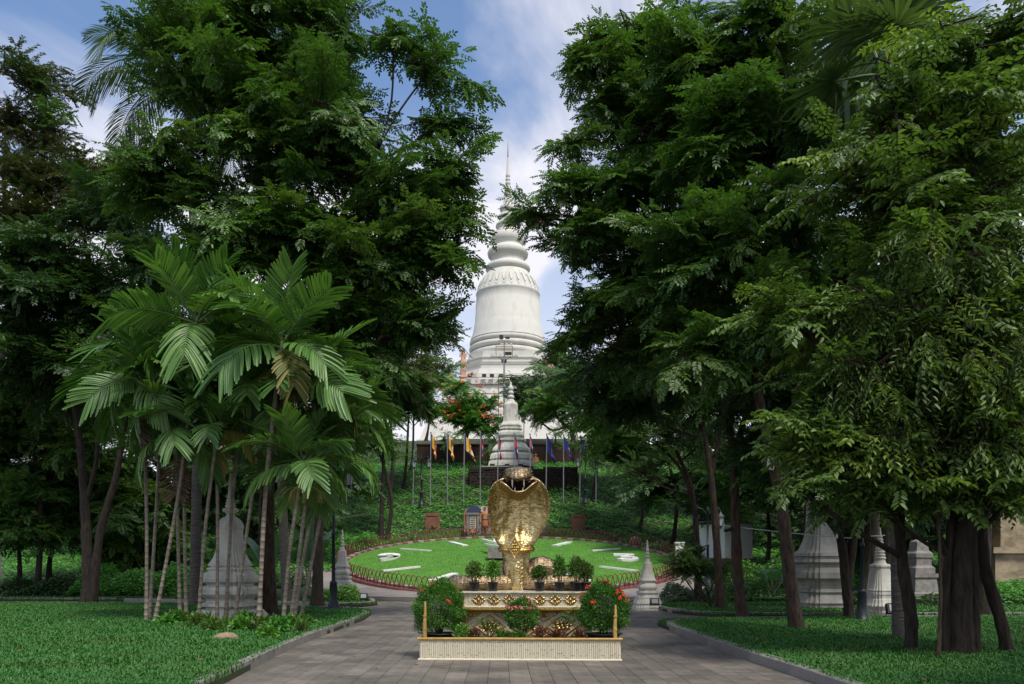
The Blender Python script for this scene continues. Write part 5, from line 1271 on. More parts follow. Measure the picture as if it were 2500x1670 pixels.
# ------------------------------------------------------------------ leafy branches, shared by the trees
def rotv(v, axis, a): return Matrix.Rotation(a, 3, axis) @ v
def branch_mesh(seed, kind, L=2.2):
    """a side branch along +X, up +Z: bark and leaves"""
    r = random.Random(seed); LP, LD, LN, LL, LW_ = [], [], [], [], []
    w = MB(); Z = Vector((0, 0, 1))
    def axis_pts(p, d, l, droop, m=5, wob=.06):
        out = [p.copy()]
        for i in range(m):
            d = (d+Vector((r.gauss(0, wob), r.gauss(0, wob), -droop/m+r.gauss(0, wob*.5)))).normalized(); p = p+d*(l/m); out.append(p.copy())
        return out
    def at(pts, t):
        f = t*(len(pts)-1); i = min(int(f), len(pts)-2); return pts[i].lerp(pts[i+1], f-i), (pts[i+1]-pts[i]).normalized()
    def pinnate(p, d, l, pairs, ll, lw):
        d = (d+Vector((0, 0, -.18))).normalized(); s = d.cross(Z).normalized(); n = s.cross(d)
        n = (n+s*r.gauss(0, .25)+d*r.gauss(0, .15)).normalized(); s = d.cross(n)
        for k in range(pairs):
            t = (k+.6)/pairs; q = p+d*(l*t)-n*(l*.14*t*t)
            for sg in (-1, 1):
                LP.append(q); LD.append(s*sg+d*.55+Vector((0, 0, r.gauss(-.10, .12)))); LN.append(n+s*sg*r.gauss(.15, .2)); LL.append(ll*r.uniform(.8, 1.12)*(1-.25*abs(t-.5))); LW_.append(lw*r.uniform(.85, 1.1))
        LP.append(p+d*l-n*(l*.14)); LD.append(d); LN.append(n); LL.append(ll); LW_.append(lw)
    main = axis_pts(Vector((0, 0, 0)), Vector((1, 0, .12)).normalized(), L, .35)
    w.tube(main, list(np.linspace(.024, .006, len(main))), 5, 1)
    ntw = {'pinnate': 14, 'fine': 15, 'simple': 12, 'weep': 12, 'broad': 14}[kind]
    for i in range(ntw+1):
        t = .12+.88*i/ntw; p, d = at(main, t); sg = 1 if i % 2 else -1
        s = d.cross(Z).normalized()
        td = (d*r.uniform(.5, .9)+s*sg*r.uniform(.6, 1.0)+Vector((0, 0, r.gauss(.08, .42)))).normalized() if i < ntw else d
        tl = L*(.36-.2*abs(t-.45))*r.uniform(.75, 1.2)
        if kind == 'weep': td = (td*.5+Vector((0, 0, -.8))).normalized(); tl *= 1.5
        tw = axis_pts(p, td, tl, .25, 4, .09); w.tube(tw, [.008, .006, .005, .004, .003], 3, 1)
        if kind == 'pinnate':
            m = 5
            for j in range(m+1):
                pp, dd = at(tw, (j+.3)/(m+.3)); ss = dd.cross(Z).normalized(); sgn = 1 if j % 2 else -1
                ld = (dd*.55+ss*sgn*.8+Vector((0, 0, r.gauss(.08, .2)))).normalized() if j < m else dd
                pinnate(pp, ld, r.uniform(.26, .38), r.choice((4, 5)), .145, .070)
        elif kind == 'fine':
            m = 16
            for j in range(m):
                pp, dd = at(tw, (j+.5)/m); ss = dd.cross(Z).normalized()
                for sgn in (-1, 1):
                    LP.append(pp); LD.append(dd*.5+ss*sgn*.9+Vector((0, 0, r.gauss(-.1, .35)))); LN.append(Vector((r.gauss(0, .35), r.gauss(0, .35), 1))); LL.append(r.uniform(.07, .12)); LW_.append(r.uniform(.035, .055))
        else:
            m = 10 if kind == 'broad' else 11
            big = 1.36 if kind == 'broad' else (1.35 if kind == 'weep' else 1)
            for j in range(m):
                pp, dd = at(tw, (j+.5)/m); ss = dd.cross(Z)
                if ss.length < .05: ss = Vector((1, 0, 0))
                ss.normalize(); sgn = 1 if j % 2 else -1
                LP.append(pp); LD.append(dd*.55+ss*sgn*.85+Vector((0, 0, r.gauss(-.22, .2)))); LN.append(Vector((r.gauss(0, .3), r.gauss(0, .3), 1))); LL.append(big*r.uniform(.11, .17)); LW_.append((big if kind == 'broad' else 1)*r.uniform(.055, .08))
    Vv, Ff = leaf_arrays(np.array(LP), np.array(LD), np.array(LN), np.array(LL), np.array(LW_))
    wv = np.array(w.v); wf = [f for f in w.f if len(f) == 4]
    F_ = np.concatenate([Ff, np.array(wf)+len(Vv)]) ; mi = np.concatenate([np.zeros(len(Ff), int), np.ones(len(wf), int)])
    return np.concatenate([Vv, wv]), F_, mi
BRANCH_GEO = {k: [branch_mesh(s+i*17, k) for i in range(n)] for k, s, n in (('pinnate', 3, 5), ('fine', 50, 4), ('simple', 90, 4), ('weep', 130, 3), ('broad', 170, 4))}
_bm = {}
def branches(kind, leafm, bark):
    key = (kind, leafm, bark)
    if key not in _bm: _bm[key] = [np_mesh('leafy_branch', V_, F_, [M[leafm], M[bark]], mi) for V_, F_, mi in BRANCH_GEO[kind]]
    return _bm[key]

def tree(name, label, cat, base, trunks, blobs, kind, leafm, bark='bark', group=None, seed=0, sc=1.0, flow=None, shrink=.55, seg=8):
    """trunks: [(px,py,Y) ...], r0, r1;  blobs: px, py, Y, rx, ry (photo px), depth (m), count"""
    r = random.Random(seed); jr = random.Random(seed+500); b = P(*base); b.z = max(hgt(b.x, b.y), .08)-.05 if base[1] is None else b.z
    root = thing(name, label, cat, b, group)
    q = MB(); tp = []
    for pts, r0, r1 in trunks:
        pp = smooth_path([P(*p) for p in pts], 6)
        rad = [r0+(r1-r0)*(i/(len(pp)-1))**.8 for i in range(len(pp))]
        rad = [x*.88*(1+.06*math.sin(i*2.1+seed)) for i, x in enumerate(rad)]
        if pts[0][1] == base[1]: rad[0] *= 1.45; rad[1] *= 1.18; pp[0] = pp[0]-Vector((0, 0, .1))
        v0 = len(q.v); q.tube(pp, rad, 14, 0)
        for vi in range(v0, v0+14*len(pp)):
            ri = (vi-v0)//14; cc_ = pp[min(ri, len(pp)-1)]; jv = Vector(q.v[vi]); jk = 1+.16*math.sin(((vi-v0) % 14)*2.3+seed)*math.cos(ri*.35)+jr.uniform(-.05, .05); q.v[vi] = tuple(cc_+(jv-cc_)*jk)
        tp += [(p, x) for p, x in zip(pp, rad)]
    crown = thing('crown', None, None, (0, 0, 0)); crown.parent = root
    axis_xy = sum((p for p, _ in tp[-6:]), Vector())/len(tp[-6:])
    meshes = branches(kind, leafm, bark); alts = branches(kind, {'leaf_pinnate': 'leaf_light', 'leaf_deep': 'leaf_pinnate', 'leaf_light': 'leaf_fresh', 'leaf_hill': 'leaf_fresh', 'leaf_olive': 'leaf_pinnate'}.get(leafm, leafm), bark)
    for (px, py, Y, rx, ry, rd, n) in blobs:
        c = P(px, py, Y); k = Y/F; Lb = 2.2*sc
        ax, az = max(.12, rx*k-Lb*shrink*.8), max(.12, ry*k-Lb*.25)
        # limb from the nearest lower trunk point
        low = [(p, x) for p, x in tp if p.z < c.z-.2] or tp[:1]
        p0, x0 = min(low, key=lambda t: (t[0]-c).length+max(0, 1.2-(c.z-t[0].z))*1.0)
        md = p0.lerp(c, .5)+Vector((r.gauss(0, .12), r.gauss(0, .12), -.10*(c-p0).length*.5))
        lr = min(x0*.62, .05+.012*(c-p0).length); lp = smooth_path([p0, md, c], 4); q.tube(lp, list(np.linspace(lr, .03, len(lp))), 6, 0)
        for i in range(n):
            while True:
                d = Vector((r.gauss(0, 1), r.gauss(0, 1), r.gauss(0, 1)))
                if d.length > .1: d.normalize(); break
            f = r.uniform(.12, 1)**.6
            pos = c+Vector((d.x*ax, d.y*max(.1, rd-Lb*.3), d.z*az))*f
            hd = Vector((pos.x-axis_xy.x, pos.y-axis_xy.y, 0))
            hd = hd.normalized()*.55 if hd.length > .3 else Vector((0, 0, 0))
            hd += Vector((d.x, d.y, 0))*.8+Vector((r.gauss(0, .45), r.gauss(0, .45), 0))
            if hd.length < .05: hd = Vector((1, 0, 0))
            hd.normalize(); hd.z = r.gauss(.06, .36)+.35*d.z; hd.normalize()
            s_ = sc*r.uniform(.65, 1.2)
            up = Vector((r.gauss(0, .22), r.gauss(0, .22)-.12, 1)); yv = up.cross(hd).normalized(); zv = hd.cross(yv)
            Mx = Matrix((hd, yv, zv)).transposed().to_4x4(); o0 = pos-hd*(Lb*.5); tip = o0+hd*(2.2*s_)
            # the crowns were cut back to keep the stupa in view down the avenue
            if tip.y < 40 and abs(tip.x/tip.y) < .09:
                qx, qy = CX+tip.x*F/tip.y, HOR-(tip.z-H)*F/tip.y
                if 1150 < qx < 1335 and 540 < qy < 900 and r.random() < .88: continue
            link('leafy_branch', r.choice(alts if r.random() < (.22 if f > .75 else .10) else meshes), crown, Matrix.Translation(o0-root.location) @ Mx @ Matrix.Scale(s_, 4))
            if i % 2 == 0:
                q.tube([c, c.lerp(o0, .5)+Vector((0, 0, -.04)), o0], [.03, .024, .02], 4, 0)
    q.build('trunk', M[bark], root)
    if flow:
        nm, cnt, sz = flow
        for i in range(cnt):
            bl = r.choice(blobs); c = P(bl[0], bl[1], bl[2]); k = bl[2]/F
            while True:
                d = Vector((r.gauss(0, 1), r.gauss(0, 1), r.gauss(0, 1))).normalized()
                if d.y < .1 and d.z > -.3: break
            cc = c+Vector((d.x*bl[3]*k, d.y*bl[5], d.z*bl[4]*k)); f = MB()
            for j in range(14):
                o = Vector((r.gauss(0, 1), r.gauss(0, 1), r.gauss(0, .8)))*sz*.5; nn = Vector((r.gauss(0, 1), r.gauss(0, 1)-.6, r.gauss(0, 1)+.7)).normalized(); u = nn.orthogonal().normalized()*sz*r.uniform(.25, .42); v = nn.cross(u)
                f.add([cc+o+u, cc+o+v, cc+o-u, cc+o-v], [(0, 1, 2, 3)])
            f.build('flower_cluster', M[nm], root)
    return root

LT, RT = None, None
# left side
tree('broadleaf_tree', 'big dark pinnate-leaved tree over the left lawn, its branches reaching towards the great stupa', 'tree', (655, 1514, 24),
     [([(655, 1514, 24), (652, 1200, 24), (668, 850, 24.1), (690, 500, 24.2), (700, 150, 24.3)], .30, .10), ([(662, 950, 24.1), (760, 700, 23.8), (860, 480, 23.6), (930, 350, 23.5)], .16, .05), ([(668, 900, 24.1), (560, 600, 24.3), (480, 300, 24.4)], .16, .05)],
     [(470, 140, 24, 170, 160, 2, 24), (620, 60, 24.5, 210, 150, 2.3, 30), (760, 130, 24, 120, 180, 2, 24), (800, 320, 23.6, 170, 190, 2.2, 34), (600, 300, 24, 230, 190, 2.5, 38), (420, 420, 24, 150, 130, 2, 18),
      (950, 480, 23.6, 150, 120, 2, 24), (700, 520, 24, 240, 160, 2.5, 40), (900, 650, 23.6, 210, 110, 2.2, 28), (1000, 590, 23.2, 110, 70, 1.3, 12), (560, 620, 24.6, 200, 120, 2, 26), (860, 800, 24, 180, 130, 2, 28), (1000, 800, 23.4, 130, 70, 1.4, 14),
      (1050, 170, 23.5, 95, 60, .8, 4), (1075, 300, 23.5, 90, 40, .8, 4), (1100, 410, 23.4, 90, 60, .9, 5), (1070, 490, 23.4, 100, 50, .9, 4), (1110, 765, 23, 90, 30, .6, 3), (960, 110, 23.6, 60, 50, .6, 3), (1080, 640, 23.2, 80, 30, .6, 3)],
     'pinnate', 'leaf_pinnate', 'bark', seed=4, sc=.88)
tree('broadleaf_tree', 'dark tree with a straight trunk behind the left lamp post', 'tree', (775, 1481, 32),
     [([(775, 1481, 32), (778, 1200, 32), (770, 950, 32), (760, 700, 32)], .24, .10)],
     [(740, 850, 32, 220, 120, 2.5, 26), (900, 900, 32.5, 110, 110, 2, 16), (600, 800, 32, 180, 130, 2.5, 20), (820, 700, 33, 200, 120, 2.4, 20), (950, 780, 33, 110, 110, 2, 12), (560, 1000, 33, 160, 100, 2, 14)], 'pinnate', 'leaf_deep', 'bark_dark', seed=9, sc=1.0)
tree('forked_tree', 'dark tree with two stems rising from the left lawn edge', 'tree', (214, 1481, 32),
     [([(214, 1481, 32), (212, 1330, 32), (205, 1200, 32), (190, 1050, 32), (160, 850, 32)], .26, .10), ([(225, 1470, 31.8), (245, 1300, 31.8), (282, 1170, 31.6), (300, 1060, 31.5), (330, 900, 31.5)], .20, .08), ([(208, 1230, 32), (236, 1120, 32), (240, 980, 32)], .13, .06)],
     [(250, 750, 32, 260, 140, 2.6, 34), (120, 880, 32, 180, 130, 2.4, 34), (340, 950, 32, 170, 110, 2.2, 18), (150, 640, 33, 200, 130, 2.4, 26), (380, 640, 32, 170, 120, 2.2, 20), (60, 760, 31, 130, 130, 2, 18), (300, 500, 33, 190, 120, 2.2, 20)], 'pinnate', 'leaf_deep', 'bark_dark', seed=12, sc=1.0)
tree('olive_tree', 'tall thin-leaved tree with brownish olive crown at the far left', 'tree', (-60, 1440, 37),
     [([(-60, 1440, 37), (-40, 1100, 37), (40, 700, 37), (110, 350, 37), (105, 200, 37)], .28, .05), ([(30, 780, 37), (10, 500, 37), (15, 300, 37)], .14, .05)],
     [(100, 200, 37, 95, 75, 1.6, 18), (40, 300, 37, 90, 80, 1.6, 20), (120, 330, 37, 90, 90, 1.6, 16), (60, 440, 36.5, 130, 90, 2, 34), (190, 430, 36.5, 130, 80, 2, 30), (80, 560, 36, 170, 110, 2.2, 46), (240, 540, 36, 130, 90, 2, 32), (60, 700, 36, 150, 110, 2.2, 40), (320, 400, 36, 90, 70, 1.6, 16), (10, 170, 36.5, 45, 70, 1, 3)], 'fine', 'leaf_olive', 'bark_grey', seed=21, sc=1.15)
for i, (px, py, Y, rx, ry, rd, n, lab, lm, tx) in enumerate((
        (70, 960, 41, 200, 220, 2.5, 60, 'leafy mid-green tree at the left edge below the olive crown', 'leaf_pinnate', 90),
        (200, 1170, 44, 230, 170, 2.4, 60, 'low spreading green tree behind the two-stemmed dark tree', 'leaf_pinnate', 120),
        (40, 1250, 42, 150, 110, 2, 34, 'bushy green tree filling the far left edge near the path', 'leaf_hill', 40),
        (390, 1130, 50, 190, 190, 2.6, 30, 'dark tree behind the leftmost palm stems', 'leaf_deep', 400),
        (560, 1080, 49, 190, 220, 2.6, 34, 'dark tree behind the tall pale stupa', 'leaf_deep', 590),
        (740, 1080, 50, 170, 210, 2.6, 32, 'dark tree in the thicket behind the right palm crowns', 'leaf_deep', 745),
        (890, 1000, 60, 110, 120, 2.6, 30, 'shaded tree on the hill foot left of the flags', 'leaf_pinnate', 945),
        (940, 880, 68, 130, 150, 2.6, 40, 'olive green tree at the upper left of the flag row', 'leaf_olive', 950),
        (1010, 980, 78, 60, 70, 2, 10, 'small tree with yellowing leaves left of the red flowering tree', 'leaf_olive', 1000),
        (120, 900, 62, 260, 260, 4, 44, 'dark far tree filling the gap behind the left edge trees', 'leaf_deep', 120),
        (420, 880, 64, 260, 280, 4, 44, 'dark far tree filling the gap behind the palm crowns', 'leaf_deep', 420),
        (690, 860, 66, 250, 280, 4, 44, 'dark far tree on the hill foot behind the big left tree', 'leaf_deep', 700),
        (260, 1230, 58, 260, 110, 3, 26, 'low dark thicket tree deep behind the two-stemmed tree', 'leaf_deep', 260),
        (640, 1230, 58, 220, 110, 3, 26, 'low dark thicket tree deep behind the pale stupa', 'leaf_deep', 640),
        (330, 1290, 47, 180, 90, 2, 30, 'low mid-green bushy tree beyond the hedge bank', 'leaf_pinnate', 335),
        (1060, 900, 94, 60, 60, 2.4, 16, 'dark tree hiding the left corner of the great stupa terrace', 'leaf_pinnate', 1040),
        (1000, 950, 72, 80, 90, 2.4, 34, 'green tree beside the olive tree, left of the flowering tree', 'leaf_hill', 985),
        (930, 660, 60, 90, 60, 2.4, 12, 'sunlit yellow green tree top glimpsed behind the big left tree', 'leaf_light', 930))):
    xb = GX(tx, Y); zb = hgt(xb, Y); pyb = HOR-(zb-H)*F/Y
    tree('thicket_tree', lab, 'tree', (tx, pyb, Y), [([(tx, pyb, Y), (tx+8, (pyb+py)/2+40, Y), (px, py, Y)], .20, .07)], [(px, py, Y, rx, ry, rd, n), (px-rx*.35, py+ry*.4, Y, rx*.6, ry*.55, rd, n//4), (px+rx*.4, py+ry*.35, Y, rx*.55, ry*.5, rd, n//4)], 'pinnate' if i != 8 else 'fine', lm, 'bark_dark', seed=31+i, sc=1.25, group='trees of the thicket on the left')

# right side
tree('broadleaf_tree', 'leaning brown-trunked tree on the right lawn with a high leafy crown', 'tree', (1945, 1552, 18.7),
     [([(1945, 1552, 18.7), (1928, 1400, 18.7), (1912, 1250, 18.7), (1885, 1120, 18.8), (1850, 950, 19.2), (1830, 700, 19.8), (1820, 400, 20.5), (1840, 150, 21)], .185, .07), ([(1905, 1200, 18.7), (1930, 1050, 18.9), (1960, 850, 19.2), (1970, 600, 19.5)], .10, .05)],
     [(1850, 120, 21, 190, 160, 2, 26), (1960, 300, 20.5, 160, 170, 2, 24), (1780, 330, 20.5, 190, 170, 2.2, 30), (1900, 560, 20, 200, 160, 2.2, 30), (1740, 640, 20, 190, 140, 2.1, 26), (1860, 800, 19.5, 180, 120, 2, 20), (1690, 840, 19.5, 140, 80, 1.5, 10), (1700, 150, 21.5, 150, 150, 2, 20)],
     'pinnate', 'leaf_pinnate', 'bark', seed=41, sc=.82)
tree('broadleaf_tree', 'slender dark tree on the right lawn whose long sprays cross the great stupa', 'tree', (1812, 1516, 23.6),
     [([(1812, 1516, 23.6), (1802, 1400, 23.6), (1795, 1250, 23.6), (1785, 1080, 23.6), (1740, 850, 23.8), (1690, 600, 24), (1650, 300, 24.2)], .20, .06), ([(1788, 1130, 23.6), (1830, 960, 24), (1850, 750, 24)], .12, .05), ([(1740, 850, 23.8), (1600, 650, 23.6), (1480, 540, 23.4), (1380, 480, 23.2)], .10, .03)],
     [(1560, 130, 24.2, 160, 130, 2, 20), (1640, 300, 24, 210, 170, 2.3, 32), (1500, 240, 24, 120, 100, 1.6, 9), (1560, 480, 23.8, 190, 140, 2.2, 26), (1470, 560, 23.5, 130, 90, 1.8, 15), (1600, 660, 23.8, 200, 130, 2.3, 28), (1490, 720, 23.5, 140, 100, 1.8, 15), (1560, 830, 23.8, 180, 110, 2, 20),
      (1430, 150, 23.8, 75, 60, .8, 5), (1410, 350, 23.6, 60, 60, .8, 4), (1390, 450, 23.3, 90, 50, 1, 6), (1290, 520, 23.2, 95, 30, .7, 4), (1400, 610, 23.3, 80, 45, .8, 4), (1420, 810, 23.3, 100, 60, 1, 7)],
     'pinnate', 'leaf_pinnate', 'bark', seed=47, sc=.82)
tree('broadleaf_tree', 'thin dark tree behind the slender tree on the right, near the white hut', 'tree', (1757, 1496, 28),
     [([(1757, 1496, 28), (1752, 1350, 28), (1738, 1180, 28), (1715, 1050, 28), (1660, 900, 28)], .19, .07), ([(1735, 1160, 28), (1770, 1000, 28), (1790, 850, 28)], .10, .05)],
     [(1640, 920, 28, 190, 110, 2.2, 22), (1780, 930, 28, 160, 110, 2.2, 20), (1560, 1000, 28, 130, 70, 1.6, 9), (1500, 900, 28.5, 140, 80, 1.8, 12), (1660, 780, 28.5, 180, 120, 2.2, 18)], 'pinnate', 'leaf_deep', 'bark', seed=53, sc=.95)
tree('broadleaf_tree', 'reddish-trunked tree between the small round tree and the hut', 'tree', (1704, 1478, 33),
     [([(1704, 1478, 33), (1702, 1330, 33), (1690, 1200, 33), (1650, 1100, 33)], .20, .08), ([(1700, 1260, 33), (1665, 1150, 33), (1600, 1080, 33)], .1, .05)],
     [(1620, 1060, 33, 150, 80, 2, 14), (1720, 1060, 33.5, 150, 90, 2, 14), (1560, 1150, 33, 110, 40, 1.2, 4)], 'fine', 'leaf_pinnate', 'bark', seed=59, sc=1.1)
tree('forked_tree', 'dark forked tree before the large grey stupa base on the right', 'tree', (2075, 1522, 22.6),
     [([(2075, 1522, 22.6), (2065, 1420, 22.6), (2050, 1310, 22.6), (2000, 1240, 22.6), (1960, 1150, 22.5)], .17, .09), ([(2068, 1440, 22.6), (2085, 1300, 22.7), (2090, 1120, 22.8), (2100, 900, 23)], .14, .08), ([(2098, 1515, 22.8), (2118, 1330, 23), (2112, 1150, 23)], .12, .08)],
     [(1970, 1090, 22.3, 150, 120, 2, 30), (2040, 1180, 22, 120, 60, 1.4, 12), (2100, 900, 23, 170, 150, 2.2, 24), (1900, 960, 22.5, 130, 90, 1.8, 12), (2120, 1080, 23, 130, 110, 2, 14)], 'pinnate', 'leaf_deep', 'bark_dark', seed=61, sc=.85)
tree('creeper_tree', 'dark creeper-clad tree on the right lawn with a short reddish trunk', 'tree', (2222, 1608, 13.9),
     [([(2222, 1608, 13.9), (2224, 1500, 13.9), (2205, 1380, 13.9), (2195, 1250, 13.9), (2200, 1000, 13.8), (2230, 700, 13.8)], .135, .07)],
     [(2150, 1130, 13.6, 150, 110, 1.3, 14), (2230, 1000, 13.6, 190, 150, 1.6, 18), (2120, 900, 13.4, 150, 140, 1.5, 16), (2060, 760, 13.2, 150, 100, 1.3, 14), (2180, 700, 13.5, 180, 150, 1.6, 20), (1960, 770, 13.0, 160, 55, .9, 8), (1880, 740, 12.9, 120, 35, .7, 4), (2010, 930, 12.9, 90, 110, .9, 8), (1960, 1060, 12.9, 70, 80, .7, 5), (2060, 1100, 13.0, 110, 90, 1, 9), (1915, 1170, 12.8, 75, 50, .6, 4)],
     'broad', 'leaf_light', 'bark_dark', seed=67, sc=.62)
tree('creeper_tree', 'massive dark trunk wrapped in climbers at the right, leafy curtain above', 'tree', (2345, 1616, 13.4),
     [([(2345, 1616, 13.4), (2340, 1450, 13.4), (2345, 1250, 13.4), (2350, 900, 13.5), (2360, 500, 13.7), (2380, 150, 14)], .27, .12), ([(2308, 1612, 13.3), (2312, 1400, 13.3), (2330, 1150, 13.3)], .07, .06), ([(2385, 1612, 13.35), (2378, 1400, 13.35), (2370, 1150, 13.4)], .08, .07), ([(2350, 800, 13.5), (2200, 500, 13.4), (2150, 300, 13.4)], .1, .04)],
     [(2330, 120, 13.8, 190, 150, 1.6, 20), (2450, 250, 13.6, 140, 170, 1.6, 18), (2300, 330, 13.5, 170, 160, 1.6, 20), (2420, 500, 13.4, 160, 170, 1.6, 22), (2280, 560, 13.3, 180, 150, 1.6, 20), (2440, 760, 13.3, 150, 160, 1.5, 20), (2310, 800, 13.3, 190, 150, 1.6, 20), (2430, 1000, 13.3, 140, 140, 1.4, 26), (2320, 1060, 13.2, 150, 120, 1.3, 24), (2470, 1080, 13.4, 80, 90, 1.2, 14), (2240, 1180, 13.3, 110, 70, 1, 14), (2130, 1190, 13.2, 110, 60, .9, 12), (2330, 1190, 13.0, 110, 60, .8, 12), (2440, 1170, 13.2, 80, 60, .8, 8), (2180, 250, 13.3, 130, 170, 1.3, 14), (2060, 420, 13.4, 130, 120, 1.3, 10), (2150, 480, 13.4, 150, 120, 1.4, 12), (2480, 80, 13.5, 100, 130, 1.3, 10)],
     'broad', 'leaf_light', 'bark_dark', seed=71, sc=.66)
tree('creeper_tree', 'leaning dark trunk at the right edge beside the massive climber-clad trunk', 'tree', (2462, 1612, 13.6),
     [([(2462, 1612, 13.6), (2440, 1500, 13.6), (2405, 1380, 13.7), (2395, 1250, 13.8), (2400, 1100, 13.9)], .12, .09)],
     [(2400, 1200, 13.9, 70, 80, .8, 5), (2480, 1130, 13.8, 70, 60, .8, 4)], 'weep', 'leaf_deep', 'bark_dark', seed=73, sc=.5)
def shade_tree(x, y, h, r, lab, seed):  # trees out of view, added so their shade darkens the right lawn
    Y = y; b = (CX+x*F/Y, HOR-(.05-H)*F/Y, Y); t = (CX+(x+.4)*F/Y, HOR-(h*.7-H)*F/Y, Y); k = F/Y
    return tree('broadleaf_tree', lab, 'tree', b, [([b, (b[0]+.1*k, (b[1]+t[1])/2, Y), t], .24, .09)], [(CX+(x+dx_)*k, HOR-(h*hz_-H)*k, Y+dy_, r*.8*k, r*.55*k, r*.7, 24) for dx_, dy_, hz_ in ((-r*.35, 0, .75), (r*.4, .3, .72), (0, -r*.4, .8), (0, r*.35, .95))], 'pinnate', 'leaf_pinnate', 'bark', seed=seed)
shade_tree(12.2, 6.5, 9.5, 4.4, 'unseen tree added beyond the right edge to shade the lawn, nearest the camera', 161)
shade_tree(15.6, 11.0, 10, 4.4, 'unseen tree added beyond the right edge to shade the lawn, behind the nearest one', 163)
root = tree('weeping_creeper', 'curtain of fine hanging creeper shoots draped over the right trees', 'climber', (2290, 1612, 12.6),
     [([(2290, 1612, 12.6), (2296, 1400, 12.6), (2285, 1100, 12.6), (2290, 700, 12.6), (2270, 500, 12.6)], .03, .02)],
     [(2230, 620, 12.4, 170, 110, .8, 14), (2150, 760, 12.3, 130, 100, .7, 10), (2330, 680, 12.4, 150, 120, .8, 20), (2260, 850, 12.3, 130, 100, .7, 10), (2420, 560, 12.5, 120, 120, .8, 14), (2330, 930, 12.4, 150, 120, .8, 18), (2450, 820, 12.5, 110, 150, .8, 14), (2200, 1020, 12.4, 110, 110, .7, 12), (2120, 900, 12.4, 90, 100, .7, 10), (2420, 1080, 12.5, 110, 90, .7, 12)], 'weep', 'leaf_light', 'bark', seed=79, sc=.6)
for i, (px, py, Y, rx, ry, rd, n, lab, lm, tx) in enumerate((
        (2440, 1180, 34, 90, 80, 1.6, 16, 'small dark tree close before the cream monument', 'leaf_pinnate', 2395),
        (1430, 950, 69, 150, 100, 3, 34, 'bright green tree on the slope right of the hill stupa', 'leaf_hill', 1447),
        (1570, 960, 56, 170, 140, 3, 34, 'shaded tree on the slope above the clock at the right', 'leaf_pinnate', 1640),
        (1520, 1070, 62, 100, 80, 2.4, 18, 'low drooping tree over the rightmost flags', 'leaf_hill', 1560),
        (1680, 1150, 52, 170, 110, 2.6, 24, 'dark tree behind the white hut', 'leaf_deep', 1690),
        (1860, 1120, 48, 190, 170, 2.8, 30, 'dark tree standing behind the leaning right trunk', 'leaf_deep', 1870),
        (1760, 900, 55, 190, 150, 2.8, 26, 'deep shaded tree high behind the right trunks', 'leaf_deep', 1790),
        (2060, 1180, 46, 190, 170, 2.6, 30, 'dark tree behind the large grey stupa base', 'leaf_deep', 2050),
        (2220, 1130, 42, 170, 190, 2.6, 28, 'dark tree behind the slim stupa', 'leaf_deep', 2230),
        (2330, 1000, 38, 210, 150, 2.4, 28, 'dark tree before the cream monument', 'leaf_deep', 2330),
        (1930, 830, 44, 220, 200, 3, 36, 'tall dark tree filling the background of the right grove', 'leaf_deep', 1960),
        (2130, 650, 30, 230, 220, 2.6, 34, 'tall shaded tree behind the climber-clad trunks', 'leaf_deep', 2160),
        (1700, 930, 66, 260, 260, 4, 44, 'dark far tree on the hill behind the white hut', 'leaf_deep', 1720),
        (2000, 900, 62, 260, 280, 4, 44, 'dark far tree behind the forked trunk', 'leaf_deep', 2000),
        (2290, 880, 60, 240, 280, 4, 44, 'dark far tree behind the massive right trunk', 'leaf_deep', 2290),
        (2480, 900, 45, 160, 280, 3, 40, 'dark tree at the right edge above the cream monument', 'leaf_deep', 2470),
        (1820, 1260, 58, 240, 110, 3, 26, 'low dark thicket tree behind the hut roof', 'leaf_deep', 1830),
        (2150, 1270, 50, 220, 110, 3, 26, 'low dark thicket tree behind the slim stupa', 'leaf_deep', 2150),
        (2360, 350, 24, 240, 260, 2.4, 36, 'high dark tree at the upper right corner', 'leaf_pinnate', 2400),
        (2120, 220, 26, 190, 180, 2.4, 26, 'high dark tree behind the fan palm', 'leaf_deep', 2130))):
    xb = GX(tx, Y); zb = hgt(xb, Y); pyb = HOR-(zb-H)*F/Y
    tree('grove_tree', lab, 'tree', (tx, pyb, Y), [([(tx, pyb, Y), (tx+8, (pyb+py)/2+40, Y), (px, py, Y)], .20, .07)], [(px, py, Y, rx, ry, rd, n), (px-rx*.35, py+ry*.4, Y, rx*.6, ry*.55, rd, n//4), (px+rx*.4, py+ry*.35, Y, rx*.55, ry*.5, rd, n//4)], 'pinnate', lm, 'bark_dark', seed=91+i, sc=1.25 if Y > 35 else 1.0, group='trees of the grove on the right')
